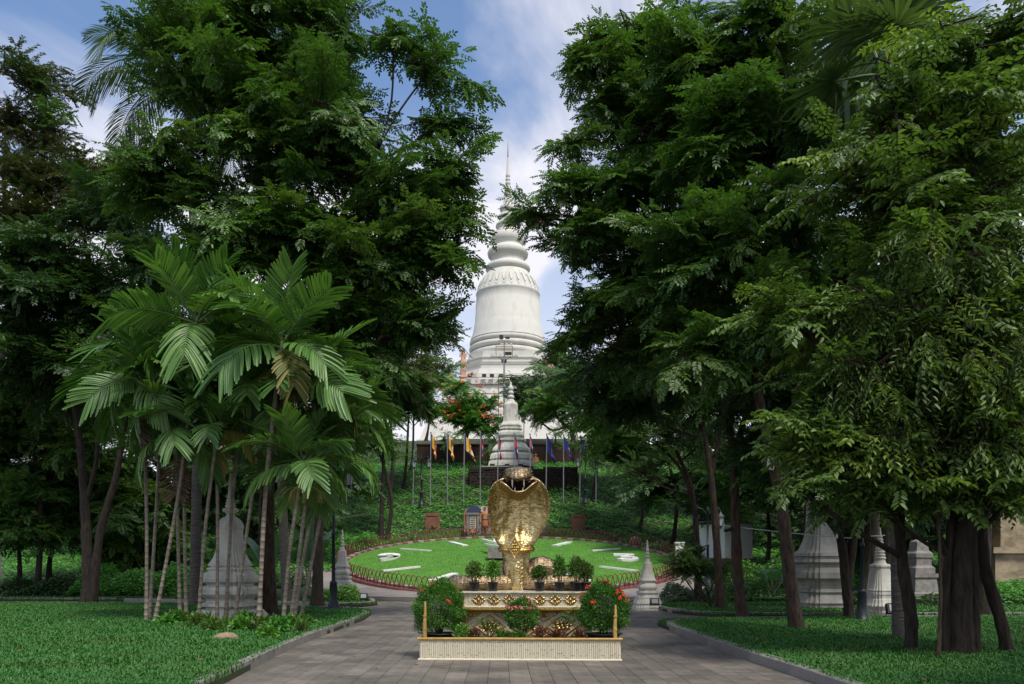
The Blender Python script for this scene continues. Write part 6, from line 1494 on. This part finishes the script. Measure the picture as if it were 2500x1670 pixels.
# trees on the hill
tree('flowering_tree', 'round tree with orange red blossoms left of the hill stupa', 'tree', (1140, 1086, 80),
     [([(1140, 1086, 80), (1138, 1040, 80), (1130, 1000, 80)], .2, .1), ([(1139, 1050, 80), (1165, 1000, 80)], .12, .08)],
     [(1140, 980, 80, 75, 50, 2.4, 16), (1105, 1020, 80, 60, 50, 2, 12), (1185, 1010, 80, 55, 55, 2, 12), (1150, 1040, 79, 75, 40, 2, 12), (1130, 940, 80, 45, 30, 1.6, 5)], 'pinnate', 'leaf_shrub', 'bark', seed=120, sc=1.1, flow=('orange_flower', 70, .22))
tree('hill_tree', 'dark tree with crooked limbs between the hill stupa and the great stupa', 'tree', (1400, 1078, 84),
     [([(1400, 1078, 84), (1395, 1050, 84), (1370, 1030, 84), (1345, 1000, 84)], .28, .1), ([(1385, 1040, 84), (1350, 1050, 84), (1320, 1030, 84)], .16, .08)],
     [(1330, 960, 84, 80, 60, 2.4, 18), (1290, 930, 88, 60, 60, 2.2, 14), (1380, 940, 84, 100, 90, 2.5, 40), (1310, 1000, 84, 70, 40, 2, 14), (1370, 860, 86, 60, 50, 2, 14), (1265, 965, 90, 40, 50, 2, 8)], 'pinnate', 'leaf_deep', 'bark_dark', seed=124, sc=1.15)
for i, (px, py, Y, rx, ry, n, lm, lab) in enumerate(((1085, 1070, 78, 45, 28, 8, 'leaf_hill', 'green shrub below the great stupa terrace, left of the red flowering tree'), (1355, 1060, 82, 50, 35, 10, 'leaf_light', 'bright green shrub right of the person in red'), (1290, 1105, 78, 26, 20, 4, 'leaf_light', 'spiky yellow green plant right of the hill stupa'), (1190, 1105, 77, 26, 22, 4, 'leaf_light', 'grassy plant left of the hill stupa'), (1400, 1095, 78, 35, 30, 8, 'leaf_hill', 'shrub above the right end of the laterite wall'))):
    tree('hill_shrub', lab, 'shrub', (px, py+ry, Y), [([(px, py+ry+6, Y), (px+2, py+ry*.5, Y), (px, py, Y)], .08, .04)], [(px, py, Y, rx, ry, 1.4, n)], 'simple', lm, 'bark_dark', seed=140+i, sc=.8)
# small round-topped tree and the garden plants at its side
b = P(1737, 1493, 29); b.z = .1
tree('small_tree', 'little dark tree with a rounded spreading top on the bed right of the small stupa', 'tree', (1737, 1491, 29),
     [([(1737, 1491, 29), (1730, 1455, 29), (1722, 1430, 29)], .045, .03), ([(1729, 1450, 29), (1745, 1420, 29)], .03, .02)],
     [(1700, 1385, 29, 80, 46, .9, 34), (1755, 1395, 29, 58, 40, .8, 22), (1690, 1348, 29, 48, 32, .6, 14), (1660, 1392, 29, 42, 28, .5, 10)], 'fine', 'leaf_pinnate', 'bark_dark', seed=151, sc=.5)

# ------------------------------------------------------------------ palms
def frond_arrays(L, pairs, ll, lw, arch, petiole=.16, sag=.35, vee=.5, fan=True, seed=0, lobed=True):
    r = random.Random(seed); V_, F_, mi = [], [], []
    pts = []; p = Vector((0, 0, 0)); a = 0.0; m = 24
    for i in range(m+1):
        pts.append(p.copy()); ang = arch*(i/m)**1.35; p = p+Vector((math.cos(ang), 0, -math.sin(ang)))*(L/m)
    def at(t):
        f = t*m; i = min(int(f), m-1); return pts[i].lerp(pts[i+1], f-i), (pts[i+1]-pts[i]).normalized()
    def leaflet(q, d, n, l, w, sag_):
        s = d.cross(n).normalized(); base = len(V_); K = 5
        for j in range(K+1):
            t = j/K; c = q+d*(l*t)+Vector((0, 0, -1))*(sag_*l*t*t)
            ww = w*(.35+.65*math.sin(min(1, t*1.6)*PI/2))*(1 if t < .75 else (1-(t-.75)/.25*(.45 if lobed else .92)))
            up = n*(ww*.30*(1-t*.4))
            V_.extend([c+s*ww/2+up, c-n*ww*.05, c-s*ww/2+up])
        for j in range(K):
            a0 = base+j*3; F_.append((a0, a0+1, a0+4, a0+3)); F_.append((a0+1, a0+2, a0+5, a0+4)); mi.extend([0, 0])
    for k in range(pairs):
        t = petiole+(1-petiole)*(k+.5)/pairs; q, d = at(t); side = Vector((0, 1, 0)); n = side.cross(d); n = -n if n.z < 0 else n
        prof = math.sin(PI*min(1, .18+.82*(k+.5)/pairs))**.55 if not fan else (.62+.38*math.sin(PI*(.1+.8*k/pairs)))
        for sg in (-1, 1):
            fwd = .55+.75*(k/pairs)**2+r.gauss(0, .05)
            dd = (d*fwd+side*sg+n*(vee*(1-k/pairs*.4)+r.gauss(0, .07))).normalized(); nn = (n+side*(-sg)*.35*vee).normalized()
            leaflet(q, dd, nn, ll*prof*r.uniform(.9, 1.08), lw*r.uniform(.85, 1.1)*(1.5 if fan and k > pairs-3 else 1), sag*r.uniform(.7, 1.3))
    # rachis
    w = MB(); w.tube(pts, list(np.linspace(.020*L/2, .005, m+1)), 5)
    wf = [f for f in w.f if len(f) == 4]; off = len(V_)
    V_ = np.array([tuple(v) for v in V_]+w.v); F_ = np.array(F_+[tuple(i+off for i in f) for f in wf]); mi = np.array(mi+[1]*len(wf))
    return V_, F_, mi
M['rachis'] = mat('palm midrib', (.10, .15, .05), .5)
M['rachis_dry'] = mat('dry midrib', (.20, .13, .075), .7)
def fmesh(geo, leafm, rach='rachis'): return np_mesh('frond', geo[0], geo[1], [M[leafm], M[rach]], geo[2])
g_up = [frond_arrays(1.75, 21, .66, .068, .55, vee=.55, sag=.10, seed=1), frond_arrays(1.85, 22, .68, .068, .75, vee=.5, sag=.16, seed=2)]
g_mid = [frond_arrays(1.9, 22, .70, .068, 1.15, vee=.35, sag=.28, seed=3), frond_arrays(1.95, 23, .70, .068, 1.35, vee=.28, sag=.36, seed=4)]
g_low = [frond_arrays(1.9, 22, .68, .068, 1.5, vee=.10, sag=.48, seed=5), frond_arrays(1.8, 22, .66, .068, 1.25, vee=.05, sag=.55, seed=6)]
g_dead = [frond_arrays(1.5, 12, .60, .070, .5, vee=-.35, sag=.5, seed=7)]
FU = [fmesh(g, 'palm') for g in g_up]; FM = [fmesh(g, 'palm') for g in g_mid]; FLO = [fmesh(g, 'palm') for g in g_low]
FY_ = [fmesh(g_low[0], 'palm_yellow'), fmesh(g_mid[1], 'palm_yellow')]; FD = [fmesh(g_dead[0], 'palm_dead', 'rachis_dry')]
def put_frond(root, me, origin, az, pitch, s, roll=0.0):
    Mx = Matrix.Rotation(az, 4, 'Z') @ Matrix.Rotation(-pitch, 4, 'Y') @ Matrix.Rotation(roll, 4, 'X')
    link('frond', me, root, Matrix.Translation(Vector(origin)-root.location) @ Mx @ Matrix.Scale(s, 4))
def slender_palm(label, base, top, seed, s=1.0, nfr=9, dead=0, yellow=0, fruit=False, rad=.052):
    r = random.Random(seed); b = P(*base); b.z = .1; t = P(*top)-Vector((0, 0, .42 if top[1] < 950 else .05)); s *= 1 if top[1] < 950 else .86
    root = thing('slender_palm', label, 'palm', b, 'slender palms of the clump on the left lawn')
    md = b.lerp(t, .5)+Vector((r.gauss(0, .07), r.gauss(0, .07), 0)); path = smooth_path([b-Vector((0, 0, .1)), md, t], 8)
    tot = sum((path[i+1]-path[i]).length for i in range(len(path)-1))
    q = MB(); pts, rad_, mats = [], [], []
    def at(d):
        for i in range(len(path)-1):
            l = (path[i+1]-path[i]).length
            if d <= l: return path[i].lerp(path[i+1], d/l)
            d -= l
        return path[-1]
    d = 0; z = []
    while d < tot-.75:
        z += [(d, rad, 1), (d+.012, rad*1.13, 1), (d+.03, rad*.99, 0)]; d += r.uniform(.13, .19)
    for dd, rr_, mm in z: pts.append(at(dd)); rad_.append(rr_*(1.25-.35*min(1, dd/1.2) if dd < 1.2 else .9))
    if len(pts) > 2:
        q.tube(pts, rad_, 8); seq = [mm for _, _, mm in z]
        for i in range(len(z)-1):
            for k in range(8): q.m[i*8+k] = 1 if (z[i][2] == 1 and z[i+1][2] == 1) else 0
    q.build('stem', [M['stem'], M['stem_ring']], root)
    q = MB(); q.tube([at(tot-.80), at(tot-.55), at(tot-.1), t+Vector((0, 0, .12))], [rad*.9, rad*1.35, rad*1.05, rad*.4], 9); q.build('crownshaft', M['sheath'], root)
    a0 = r.uniform(0, 6.28)
    for i in range(nfr):
        f = i/(nfr-1); az = a0+i*2.4+r.gauss(0, .18); pitch = math.radians(76-92*f+r.gauss(0, 7))
        me = r.choice(FU) if f < .38 else (r.choice(FM) if f < .78 else r.choice(FLO))
        sy = 1
        if yellow and i >= nfr-yellow: me = r.choice(FY_); sy = .82
        put_frond(root, me, t-Vector((0, 0, .12*f)), az, pitch, s*sy*r.uniform(.82, 1.08), r.gauss(0, .25))
    for i in range(dead): put_frond(root, FD[0], t-Vector((0, 0, .55)), a0+i*2.1+4.2, math.radians(-78), s*r.uniform(.8, 1), 0)
    if fruit:
        q = MB()
        for k in range(46):
            a = r.uniform(0, 6.28); l = r.uniform(.25, .5); c = t-Vector((0, 0, .75)); e = c+Vector((math.cos(a)*l, math.sin(a)*l, -.05)); q.tube([c, c.lerp(e, .6)+Vector((0, 0, .12)), e, e+Vector((math.cos(a)*.05, math.sin(a)*.05, -r.uniform(.15, .3)))], .008, 3)
        q.build('fruit_stalk', M['palm_yellow'], root)
    return root
for i, (base, top, s, nf, dd, yy, fr, lab) in enumerate((
        ((357, 1527, 21.3), (345, 885, 21.3), .95, 9, 1, 0, False, 'outermost left slender palm, its stem first in the row'),
        ((364, 1518, 22.2), (398, 850, 22.2), .95, 9, 0, 0, False, 'slender palm with its stem just behind the outermost left one'),
        ((375, 1531, 20.9), (480, 745, 20.9), 1.05, 10, 0, 0, False, 'tallest slender palm of the clump, stem leaning right from the left edge'),
        ((440, 1503, 21.6), (430, 1040, 21.2), .92, 9, 2, 0, False, 'short slender palm with brown dead fronds hanging under its crown'),
        ((455, 1508, 21.8), (455, 900, 21.8), .9, 8, 0, 0, False, 'slender palm with an upright stem between the dead fronds and the pale stupa'),
        ((484, 1503, 21.4), (533, 1035, 21.0), .92, 9, 0, 2, False, 'slender palm before the pale stupa with yellow hanging fronds'),
        ((530, 1492, 21.6), (516, 830, 21.6), .95, 9, 0, 0, False, 'slender palm with its stem right in front of the pale stupa'),
        ((551, 1487, 21.9), (600, 880, 21.9), .9, 8, 0, 0, False, 'slender palm with a ringed stem crossing the middle of the pale stupa'),
        ((571, 1487, 21.7), (655, 905, 21.7), .9, 8, 0, 0, False, 'slender palm with a stem leaning right across the pale stupa'),
        ((631, 1547, 20.2), (688, 800, 20.2), 1.05, 10, 0, 1, True, 'large slender palm with the thickest pale stem at the right of the pale stupa'),
        ((690, 1543, 20.4), (742, 1120, 20.2), .92, 9, 0, 0, True, 'short bright slender palm at the right end of the clump'),
        ((708, 1535, 21.0), (770, 900, 21.0), 1.0, 9, 0, 2, False, 'slender palm with browned yellow fronds on the right of the clump'),
        ((716, 1528, 21.6), (800, 1080, 21.6), .95, 9, 0, 0, False, 'slender palm with wide fronds in front of the left lamp post'),
        ((732, 1524, 22.0), (835, 1010, 22.0), .9, 8, 0, 0, False, 'rightmost slender palm, stem leaning towards the clock'))):
    slender_palm(lab, base, top, 201+i*7, s*1.06, nf+6, dd, yy, fr, .062 if i == 9 else .05)

g_c = [frond_arrays(4.2, 44, .85, .046, 1.5, petiole=.2, sag=.55, vee=.12, fan=False, seed=11, lobed=False), frond_arrays(4.4, 44, .9, .046, 1.95, petiole=.2, sag=.7, vee=.0, fan=False, seed=12, lobed=False)]
FC = [fmesh(g, 'coco') for g in g_c]
def coconut(label, base, top, seed, nfr=15, extra=()):
    r = random.Random(seed); b = P(*base); b.z = .05; t = P(*top); root = thing('coconut_palm', label, 'palm', b, 'tall coconut palms behind the left tree')
    q = MB(); pth = smooth_path([b, b.lerp(t, .5)+Vector((.25, 0, 0)), t], 14); rad = [.19*(1-.35*i/(len(pth)-1))*(1.05 if i % 2 else 1) for i in range(len(pth))]; rad[0] = .27
    q.tube(pth, rad, 12); q.build('trunk', M['bark_grey'], root)
    a0 = r.uniform(0, 6)
    for i in range(nfr):
        f = i/(nfr-1); put_frond(root, FC[0] if f < .5 else FC[1], t, a0+i*2.4, math.radians(70-75*f), r.uniform(.85, 1.05), r.gauss(0, .1))
    for az, pi_, me, s in extra: put_frond(root, FC[me], t, az, math.radians(pi_), s)
coconut('grey-trunked coconut palm whose fronds arch out left of the big left tree', (475, 1478, 30), (455, 190, 30), 301, 11, [(PI-.1, 38, 1, 1.1), (PI+.25, 18, 1, .95), (PI-.45, 5, 1, .9)])
coconut('coconut palm with its crown at the top edge of the left trees', (700, 1470, 33), (600, 20, 32), 305, 13, [(PI, 25, 1, 1.1), (.1, 20, 1, 1)])

# fan palm
def fan_mesh(seed, R=1.15, nseg_=34, droop=.3):
    r = random.Random(seed); V_, F_ = [], []
    for k in range(nseg_):
        a = math.radians(-130+260*k/(nseg_-1)); d = Vector((math.cos(a), math.sin(a), 0)); s = Vector((-d.y, d.x, 0)); l = R*r.uniform(.88, 1.08); base = len(V_)
        for t, w in ((.02, .02), (.35, .062), (.62, .085), (.85, .05), (1.0, .006)):
            c = d*l*t+Vector((.55, 0, .0))-Vector((0, 0, droop*t*t*l*r.uniform(.5, 1.6))); V_ += [c+s*w/2+Vector((0, 0, w*.25)), c, c-s*w/2+Vector((0, 0, w*.25))]
        for j in range(4):
            b0 = base+j*3; F_ += [(b0, b0+1, b0+4, b0+3), (b0+1, b0+2, b0+5, b0+4)]
    w = MB(); w.tube([(-.5, 0, -.12), (0, 0, -.02), (.56, 0, 0)], [.03, .022, .016], 6); off = len(V_); wf = [f for f in w.f if len(f) == 4]
    return np.array([tuple(v) for v in V_]+w.v), np.array(F_+[tuple(i+off for i in f) for f in wf]), np.array([0]*len(F_)+[1]*len(wf))
fb = P(2195, 1560, 16.2); fb.z = .1; ft_ = P(2165, 170, 16.2); root = thing('fan_palm', 'fan palm with stiff pleated leaves high among the right trees', 'palm', fb)
q = MB(); q.tube(smooth_path([fb, fb.lerp(ft_, .5)+Vector((.1, .2, 0)), ft_], 12), .13, 10); q.build('trunk', M['bark_grey'], root)
fans = [np_mesh('fan_leaf', g[0], g[1], [M['coco'], M['rachis']], g[2]) for g in (fan_mesh(1), fan_mesh(2, 1.05, 32, .5))]
fdead = np_mesh('fan_leaf', *fan_mesh(3, .95, 30, .9)[:2], [M['palm_dead'], M['rachis_dry']], fan_mesh(3, .95, 30, .9)[2])
for i in range(12):
    az = i*2.4+2.6; pi_ = 65-9*i; Mx = Matrix.Rotation(az, 4, 'Z') @ Matrix.Rotation(-math.radians(pi_), 4, 'Y') @ Matrix.Rotation(random.gauss(0, .3), 4, 'X')
    link('fan_leaf', fans[i % 2], root, Matrix.Translation(ft_-root.location) @ Mx @ Matrix.Translation((.45, 0, 0)))
for i in range(5):
    Mx = Matrix.Rotation(i*1.3+2.5, 4, 'Z') @ Matrix.Rotation(math.radians(62+6*i), 4, 'Y'); link('fan_leaf', fdead, root, Matrix.Translation(ft_-root.location-Vector((0, 0, .5+.25*i))) @ Mx)

# banana-like plants and large-leaved plants
def paddle(L, W, arch, seed, tear=True):
    r = random.Random(seed); V_, F_ = [], []; m = 16; p = Vector((0, 0, 0)); pts = []
    for i in range(m+1):
        pts.append(p.copy()); a = arch*(i/m)**1.5; p = p+Vector((math.cos(a), 0, -math.sin(a)))*(L/m)
    for i, c in enumerate(pts):
        t = i/m; w = W*math.sin(PI*min(1, .03+t*.97))**.5*(1 if t < .8 else 1-(t-.8)*2.2); dz = r.gauss(0, .02)*W if tear else 0
        V_ += [c+Vector((0, w/2, w*.14-w*.10*t+dz)), c+Vector((0, w*.25, w*.08)), c, c+Vector((0, -w*.25, w*.08)), c+Vector((0, -w/2, w*.14-w*.10*t-dz))]
    for i in range(m):
        for k in range(4): F_.append((i*5+k, i*5+k+1, i*5+k+6, i*5+k+5))
    return V_, F_
def big_leaf_plant(name, label, cat, base, leaves, mname, stalk=.6, group=None):
    root = thing(name, label, cat, base, group)
    for i, (az, pi_, L, W, arch, z) in enumerate(leaves):
        V_, F_ = paddle(L, W, arch, i*7+3); q = MB(); q.add(V_, F_, 0, True)
        st = Vector((math.cos(az)*stalk*math.cos(math.radians(pi_)), math.sin(az)*stalk*math.cos(math.radians(pi_)), z+stalk*math.sin(math.radians(pi_))))
        Mx = Matrix.Translation(st) @ Matrix.Rotation(az, 4, 'Z') @ Matrix.Rotation(-math.radians(pi_-8), 4, 'Y')
        link('leaf', q.mesh('leaf', M[mname]), root, Mx)
        q = MB(); q.tube([(0, 0, z*.8), tuple(st*.55+Vector((0, 0, z*.4))), tuple(st)], [.035, .025, .014], 6); link('leaf_stalk', q.mesh('leaf_stalk', M['sheath']), root)
    return root
p = P(752, 1455, 36); p.z = .1
big_leaf_plant('banana_plant', 'banana plant behind the palm stems with one long pale leaf reaching over the clock edge', 'plant', p, [(-.12, 24, 3.2, .50, .55, 3.0), (.9, 70, 2.2, .5, .5, .8), (2.2, 68, 2.2, .5, .6, .8), (3.4, 60, 2.2, .5, .7, .7), (4.4, 72, 2.1, .5, .5, .8), (5.4, 62, 2.0, .5, .6, .6), (1.6, 80, 2.4, .5, .3, 1.0)], 'banana', .8)
p = P(655, 1455, 35); p.z = .1
big_leaf_plant('banana_plant', 'broad-leaved banana plant in the shade right of the pale stupa', 'plant', p, [(.2, 66, 1.8, .5, .7, .8), (1.2, 72, 2, .5, .5, .8), (2.6, 66, 1.9, .5, .6, .8), (3.9, 62, 1.8, .5, .7, .7), (5.2, 66, 1.9, .5, .6, .8)], 'banana', .8)
p = P(1886, 1476, 33); p.z = .1
big_leaf_plant('taro_plant', 'taro plant with big dark paddle leaves beside the large grey stupa', 'plant', p, [(k*1.05+.3, 48+9*(k % 3), .75, .52, .8, .35+.1*(k % 2)) for k in range(8)], 'banana', .65)

# hedges and low plants of the beds
def bed(name, label, cat, px0, px1, pt, pb, Y, n, leaf, mname, depth=1.6, z0=None):
    x0, x1 = GX(px0, Y), GX(px1, Y); zt = P(0, pt, Y).z; zb = P(0, pb, Y).z if z0 is None else z0
    t = RNG.random(n); x = x0+(x1-x0)*t; u = RNG.uniform(-1, 1, n); prof = np.sqrt(np.maximum(0, 1-u*u))*(.72+.28*np.sin(x*2.1+px0)*np.sin(x*.9+1))*(np.minimum(1, np.minimum(t, 1-t)*7)**.5)
    z = zb+(zt-zb)*prof*RNG.uniform(.55, 1.05, n); y = Y+u*depth
    a = RNG.uniform(0, 2*PI, n); D = np.stack([np.cos(a), np.sin(a)-.4, RNG.uniform(-.3, .6, n)], 1); Nn = np.stack([RNG.normal(0, .4, n), RNG.normal(-.4, .4, n), np.ones(n)], 1)
    Vv, Ff = leaf_arrays(np.stack([x, y, z], 1), D, Nn, leaf*RNG.uniform(.7, 1.3, n), leaf*.5)
    root = thing(name, label, cat, ((x0+x1)/2, Y, zb)); link('foliage', np_mesh('foliage', Vv-np.array(root.location), Ff, M[mname]), root)['kind'] = 'stuff'
    q = MB()
    for k in range(max(4, int((x1-x0)*2.2))):
        xx = random.uniform(x0+.2, x1-.2); yy = Y+random.uniform(-.6, .6)*depth; q.tube([(xx, yy, zb-.05), (xx+random.uniform(-.1, .1), yy, zb+(zt-zb)*.6)], .012, 4)
    q.build('stems', M['bark_dark'], root)
bed('hedge_bank', 'bright leafy bank of low shrubs behind the left path', 'shrub bed', 215, 470, 1366, 1452, 41, 9000, .16, 'cover', 2.2)
bed('hedge_bank', 'dim low shrub bank at the far left beyond the path', 'shrub bed', 20, 215, 1400, 1455, 41, 5000, .16, 'leaf_deep', 1.8)
bed('hedge', 'low green hedge outside the left rim of the clock fence', 'hedge', 812, 1010, 1298, 1350, 59, 6000, .17, 'cover', 1.6)
bed('shrub_bed', 'variegated pale-leaved shrubs behind the small round tree', 'shrub bed', 1616, 1760, 1412, 1478, 34, 4200, .12, 'leaf_pale', 1.0, .1)
bed('shrub_bed', 'green and white shrubs at the foot of the taro plant', 'shrub bed', 1760, 1950, 1402, 1484, 34.5, 4800, .13, 'leaf_shrub', 1.0, .1)
bed('shrub_bed', 'dark shrubs at the foot of the white hut', 'shrub bed', 1700, 1960, 1360, 1420, 43, 4500, .15, 'leaf_shrub', 1.2, .6)
bed('shrub_bed', 'bright ground plants before the cream monument at the right edge', 'shrub bed', 2340, 2560, 1408, 1500, 33, 4500, .15, 'cover', 2.0, .1)
bed('shrub_bed', 'dark low plants behind the forked tree and the slim stupa', 'shrub bed', 1960, 2330, 1440, 1494, 31, 4500, .15, 'leaf_deep', 1.2, .1)
bed('shrub_bed', 'low dark plants by the hidden left stupa and lamp post', 'shrub bed', 770, 880, 1428, 1474, 34.5, 2400, .12, 'leaf_shrub', .8, .1)
bed('shrub_bed', 'leafy undergrowth at the foot of the dark trees behind the pale stupa', 'shrub bed', 380, 800, 1385, 1455, 43, 7000, .17, 'leaf_deep', 1.6, .1)

# undergrowth round the palm clump
kinds = [('leaf_shrub', .12), ('leaf_light', .10), ('cover', .11), ('leaf_shrub', .10)]
UND = ((430, 1532, .22, 'leafy weed at the foot of the left palm stems'), (480, 1545, .24, 'leafy weed left of the pale stupa base'), (530, 1522, .20, 'low plant at the stupa base near its left corner'), (560, 1510, .34, 'tall leafy plant before the middle of the pale stupa base'), (600, 1535, .20, 'low plant before the right part of the pale stupa base'), (640, 1556, .24, 'yellow green plant at the thick palm stem'), (680, 1560, .24, 'leafy plant right of the thick palm stem'), (715, 1545, .20, 'small plant at the foot of the right palm stems'), (590, 1556, .22, 'low plant behind the tan rock'), (520, 1556, .20, 'low plant left of the tan rock'), (405, 1540, .16, 'small weed left of the palm clump'), (655, 1575, .18, 'small plant near the kerb by the palm clump'), (745, 1540, .16, 'small plant right of the palm clump'))
for i, (px, py, h_, lab) in enumerate(UND):
    Y = H*F/(py-HOR); b = Vector((GX(px, Y), Y, .1)); mn, lf = kinds[i % 4]
    bush('undergrowth_plant', lab, 'plant', b, b+Vector((0, 0, h_*.65)), (h_*1.15, h_*1.0, h_*.75), 260, lf, mn, group='undergrowth plants round the palm clump', shell=.1, lw=.55, ns_=6, rad=.008)
for i, (px, py) in enumerate(((505, 1538), (655, 1545), (735, 1560), (560, 1548))):
    Y = H*F/(py-HOR); b = Vector((GX(px, Y), Y, .1)); n = 34; a = RNG.uniform(0, 2*PI, n)
    Vv, Ff = leaf_arrays(np.repeat(np.array([b]), n, 0)+RNG.normal(0, .03, (n, 3))*[1, 1, 0], np.stack([np.cos(a)*.5, np.sin(a)*.5, RNG.uniform(.5, 1, n)], 1), np.stack([np.cos(a), np.sin(a), np.ones(n)*.5], 1), RNG.uniform(.25, .42, n), .028, curl=.3)
    root = thing('strap_plant', ('strap-leaved plant left of the pale stupa', 'strap-leaved plant right of the thick palm stem', 'strap-leaved plant at the kerb beside the palm clump', 'strap-leaved plant behind the tan rock')[i], 'plant', b, 'strap-leaved plants round the palm clump')
    link('foliage', np_mesh('foliage', Vv-np.array(b), Ff, M['leaf_light']), root)
Y = H*F/(1578-HOR); b = Vector((GX(553, Y), Y, .1)); root = thing('rock', 'tan rock lying in the grass below the pale stupa', 'rock', b)
q = MB(); rg = []
for i in range(7):
    a = PI*(i+.02)/6.04; rg.append([(b.x+.26*math.sin(a)*math.cos(t)*(1+.12*math.sin(3*t+i)), b.y+.16*math.sin(a)*math.sin(t)*(1+.1*math.cos(2*t)), b.z+.05-.12*math.cos(a)*(1+.1*math.sin(4*t))) for t in np.linspace(0, 2*PI, 12, endpoint=False)])
q.loft(rg); q.build('stone', M['rock'], root)

# small hung things in the right grove
p = P(1882, 1131, 18.6); root = thing('box_sign', 'small pale box fixed high on the leaning right trunk', 'box', p)
q = MB(); q.box(p, (.16, .06, .30), M=Matrix.Rotation(math.radians(9), 3, 'Y')); q.build('panel', M['plaster'], root)
q = MB(); q.tube([p+Vector((0, .03, .05)), p+Vector((.12, .12, .05))], .012, 5); q.build('bracket', M['black_metal'], root)
p = P(1779, 1294, 23.5); root = thing('security_camera', 'black tube camera on the slender right trunk', 'camera', p)
q = MB(); q.tube([p+Vector((-.14, -.06, -.03)), p+Vector((.12, 0, .03))], .045, 8); q.build('housing', M['black_metal'], root); q = MB(); q.tube([p+Vector((.08, 0, .03)), p+Vector((.24, .05, .02))], .018, 6); q.build('arm', M['black_metal'], root)
root = thing('cable', 'thin white cable strung between the right trees', 'cable', P(1766, 1283, 24))
q = MB(); q.tube(smooth_path([P(1766, 1283, 24), P(1900, 1298, 23), P(2060, 1313, 22.6), P(2110, 1310, 23), P(2160, 1307, 23.5)], 6), .012, 5); q.build('wire', M['cable'], root)
p = P(2040, 1309, 22.3); root = thing('junction_box', 'little white box on the forked dark tree', 'box', p); MB().box(p, (.10, .08, .12)).build('box', M['white_paint'], root); MB().box(p+Vector((0, .07, 0)), (.05, .07, .05)).build('bracket', M['black_metal'], root)
# fallen leaves on the paving
for i in range(26):
    y = random.uniform(11, 22); x = random.uniform(-3.7, 3.6)
    if abs(x) < 1.9 and y > 13.2: continue
    q = MB(); a = random.uniform(0, 6.28); s = random.uniform(.03, .05); c, s_ = math.cos(a), math.sin(a); z = .018
    q.add([(x, y, z), (x+c*s-s_*s*.4, y+s_*s+c*s*.4, z+.008), (x+c*s*2, y+s_*s*2, z+.004), (x+c*s+s_*s*.4, y+s_*s-c*s*.4, z+.012)], [(0, 1, 2, 3)])
    o = link('fallen_leaf', q.mesh('fallen_leaf', M[('palm_dead', 'leaf_red', 'palm_yellow')[i % 3]])); tag(o, ('tan', 'reddish brown', 'yellow')[i % 3]+' fallen leaf on the grey paving '+('left of the planter' if x < -1.7 else 'right of the planter' if x > 1.7 else 'in front of the planter'), 'leaf', 'fallen leaves on the paving')

n = 420; x = RNG.uniform(-13, 13, n); y = RNG.uniform(9.5, 26, n); k = (in_poly(x, y, L1) | in_poly(x, y, R1)); x, y = x[k], y[k]; n = len(x)
a = RNG.uniform(0, 2*PI, n); Vv, Ff = leaf_arrays(np.stack([x, y, np.full(n, .185)+RNG.uniform(-.03, .02, n)], 1), np.stack([np.cos(a), np.sin(a), RNG.uniform(-.3, .3, n)], 1), RNG.normal(0, .4, (n, 3))+[0, -.3, 1], RNG.uniform(.06, .12, n), RNG.uniform(.03, .06, n))
o = link('leaf_litter', np_mesh('leaf_litter', Vv, Ff, [M['palm_dead'], M['palm_yellow']], np.repeat(RNG.integers(0, 2, n), 2))); tag(o, 'scattered dry leaves lying in the lawn grass', 'leaf litter', kind='stuff')
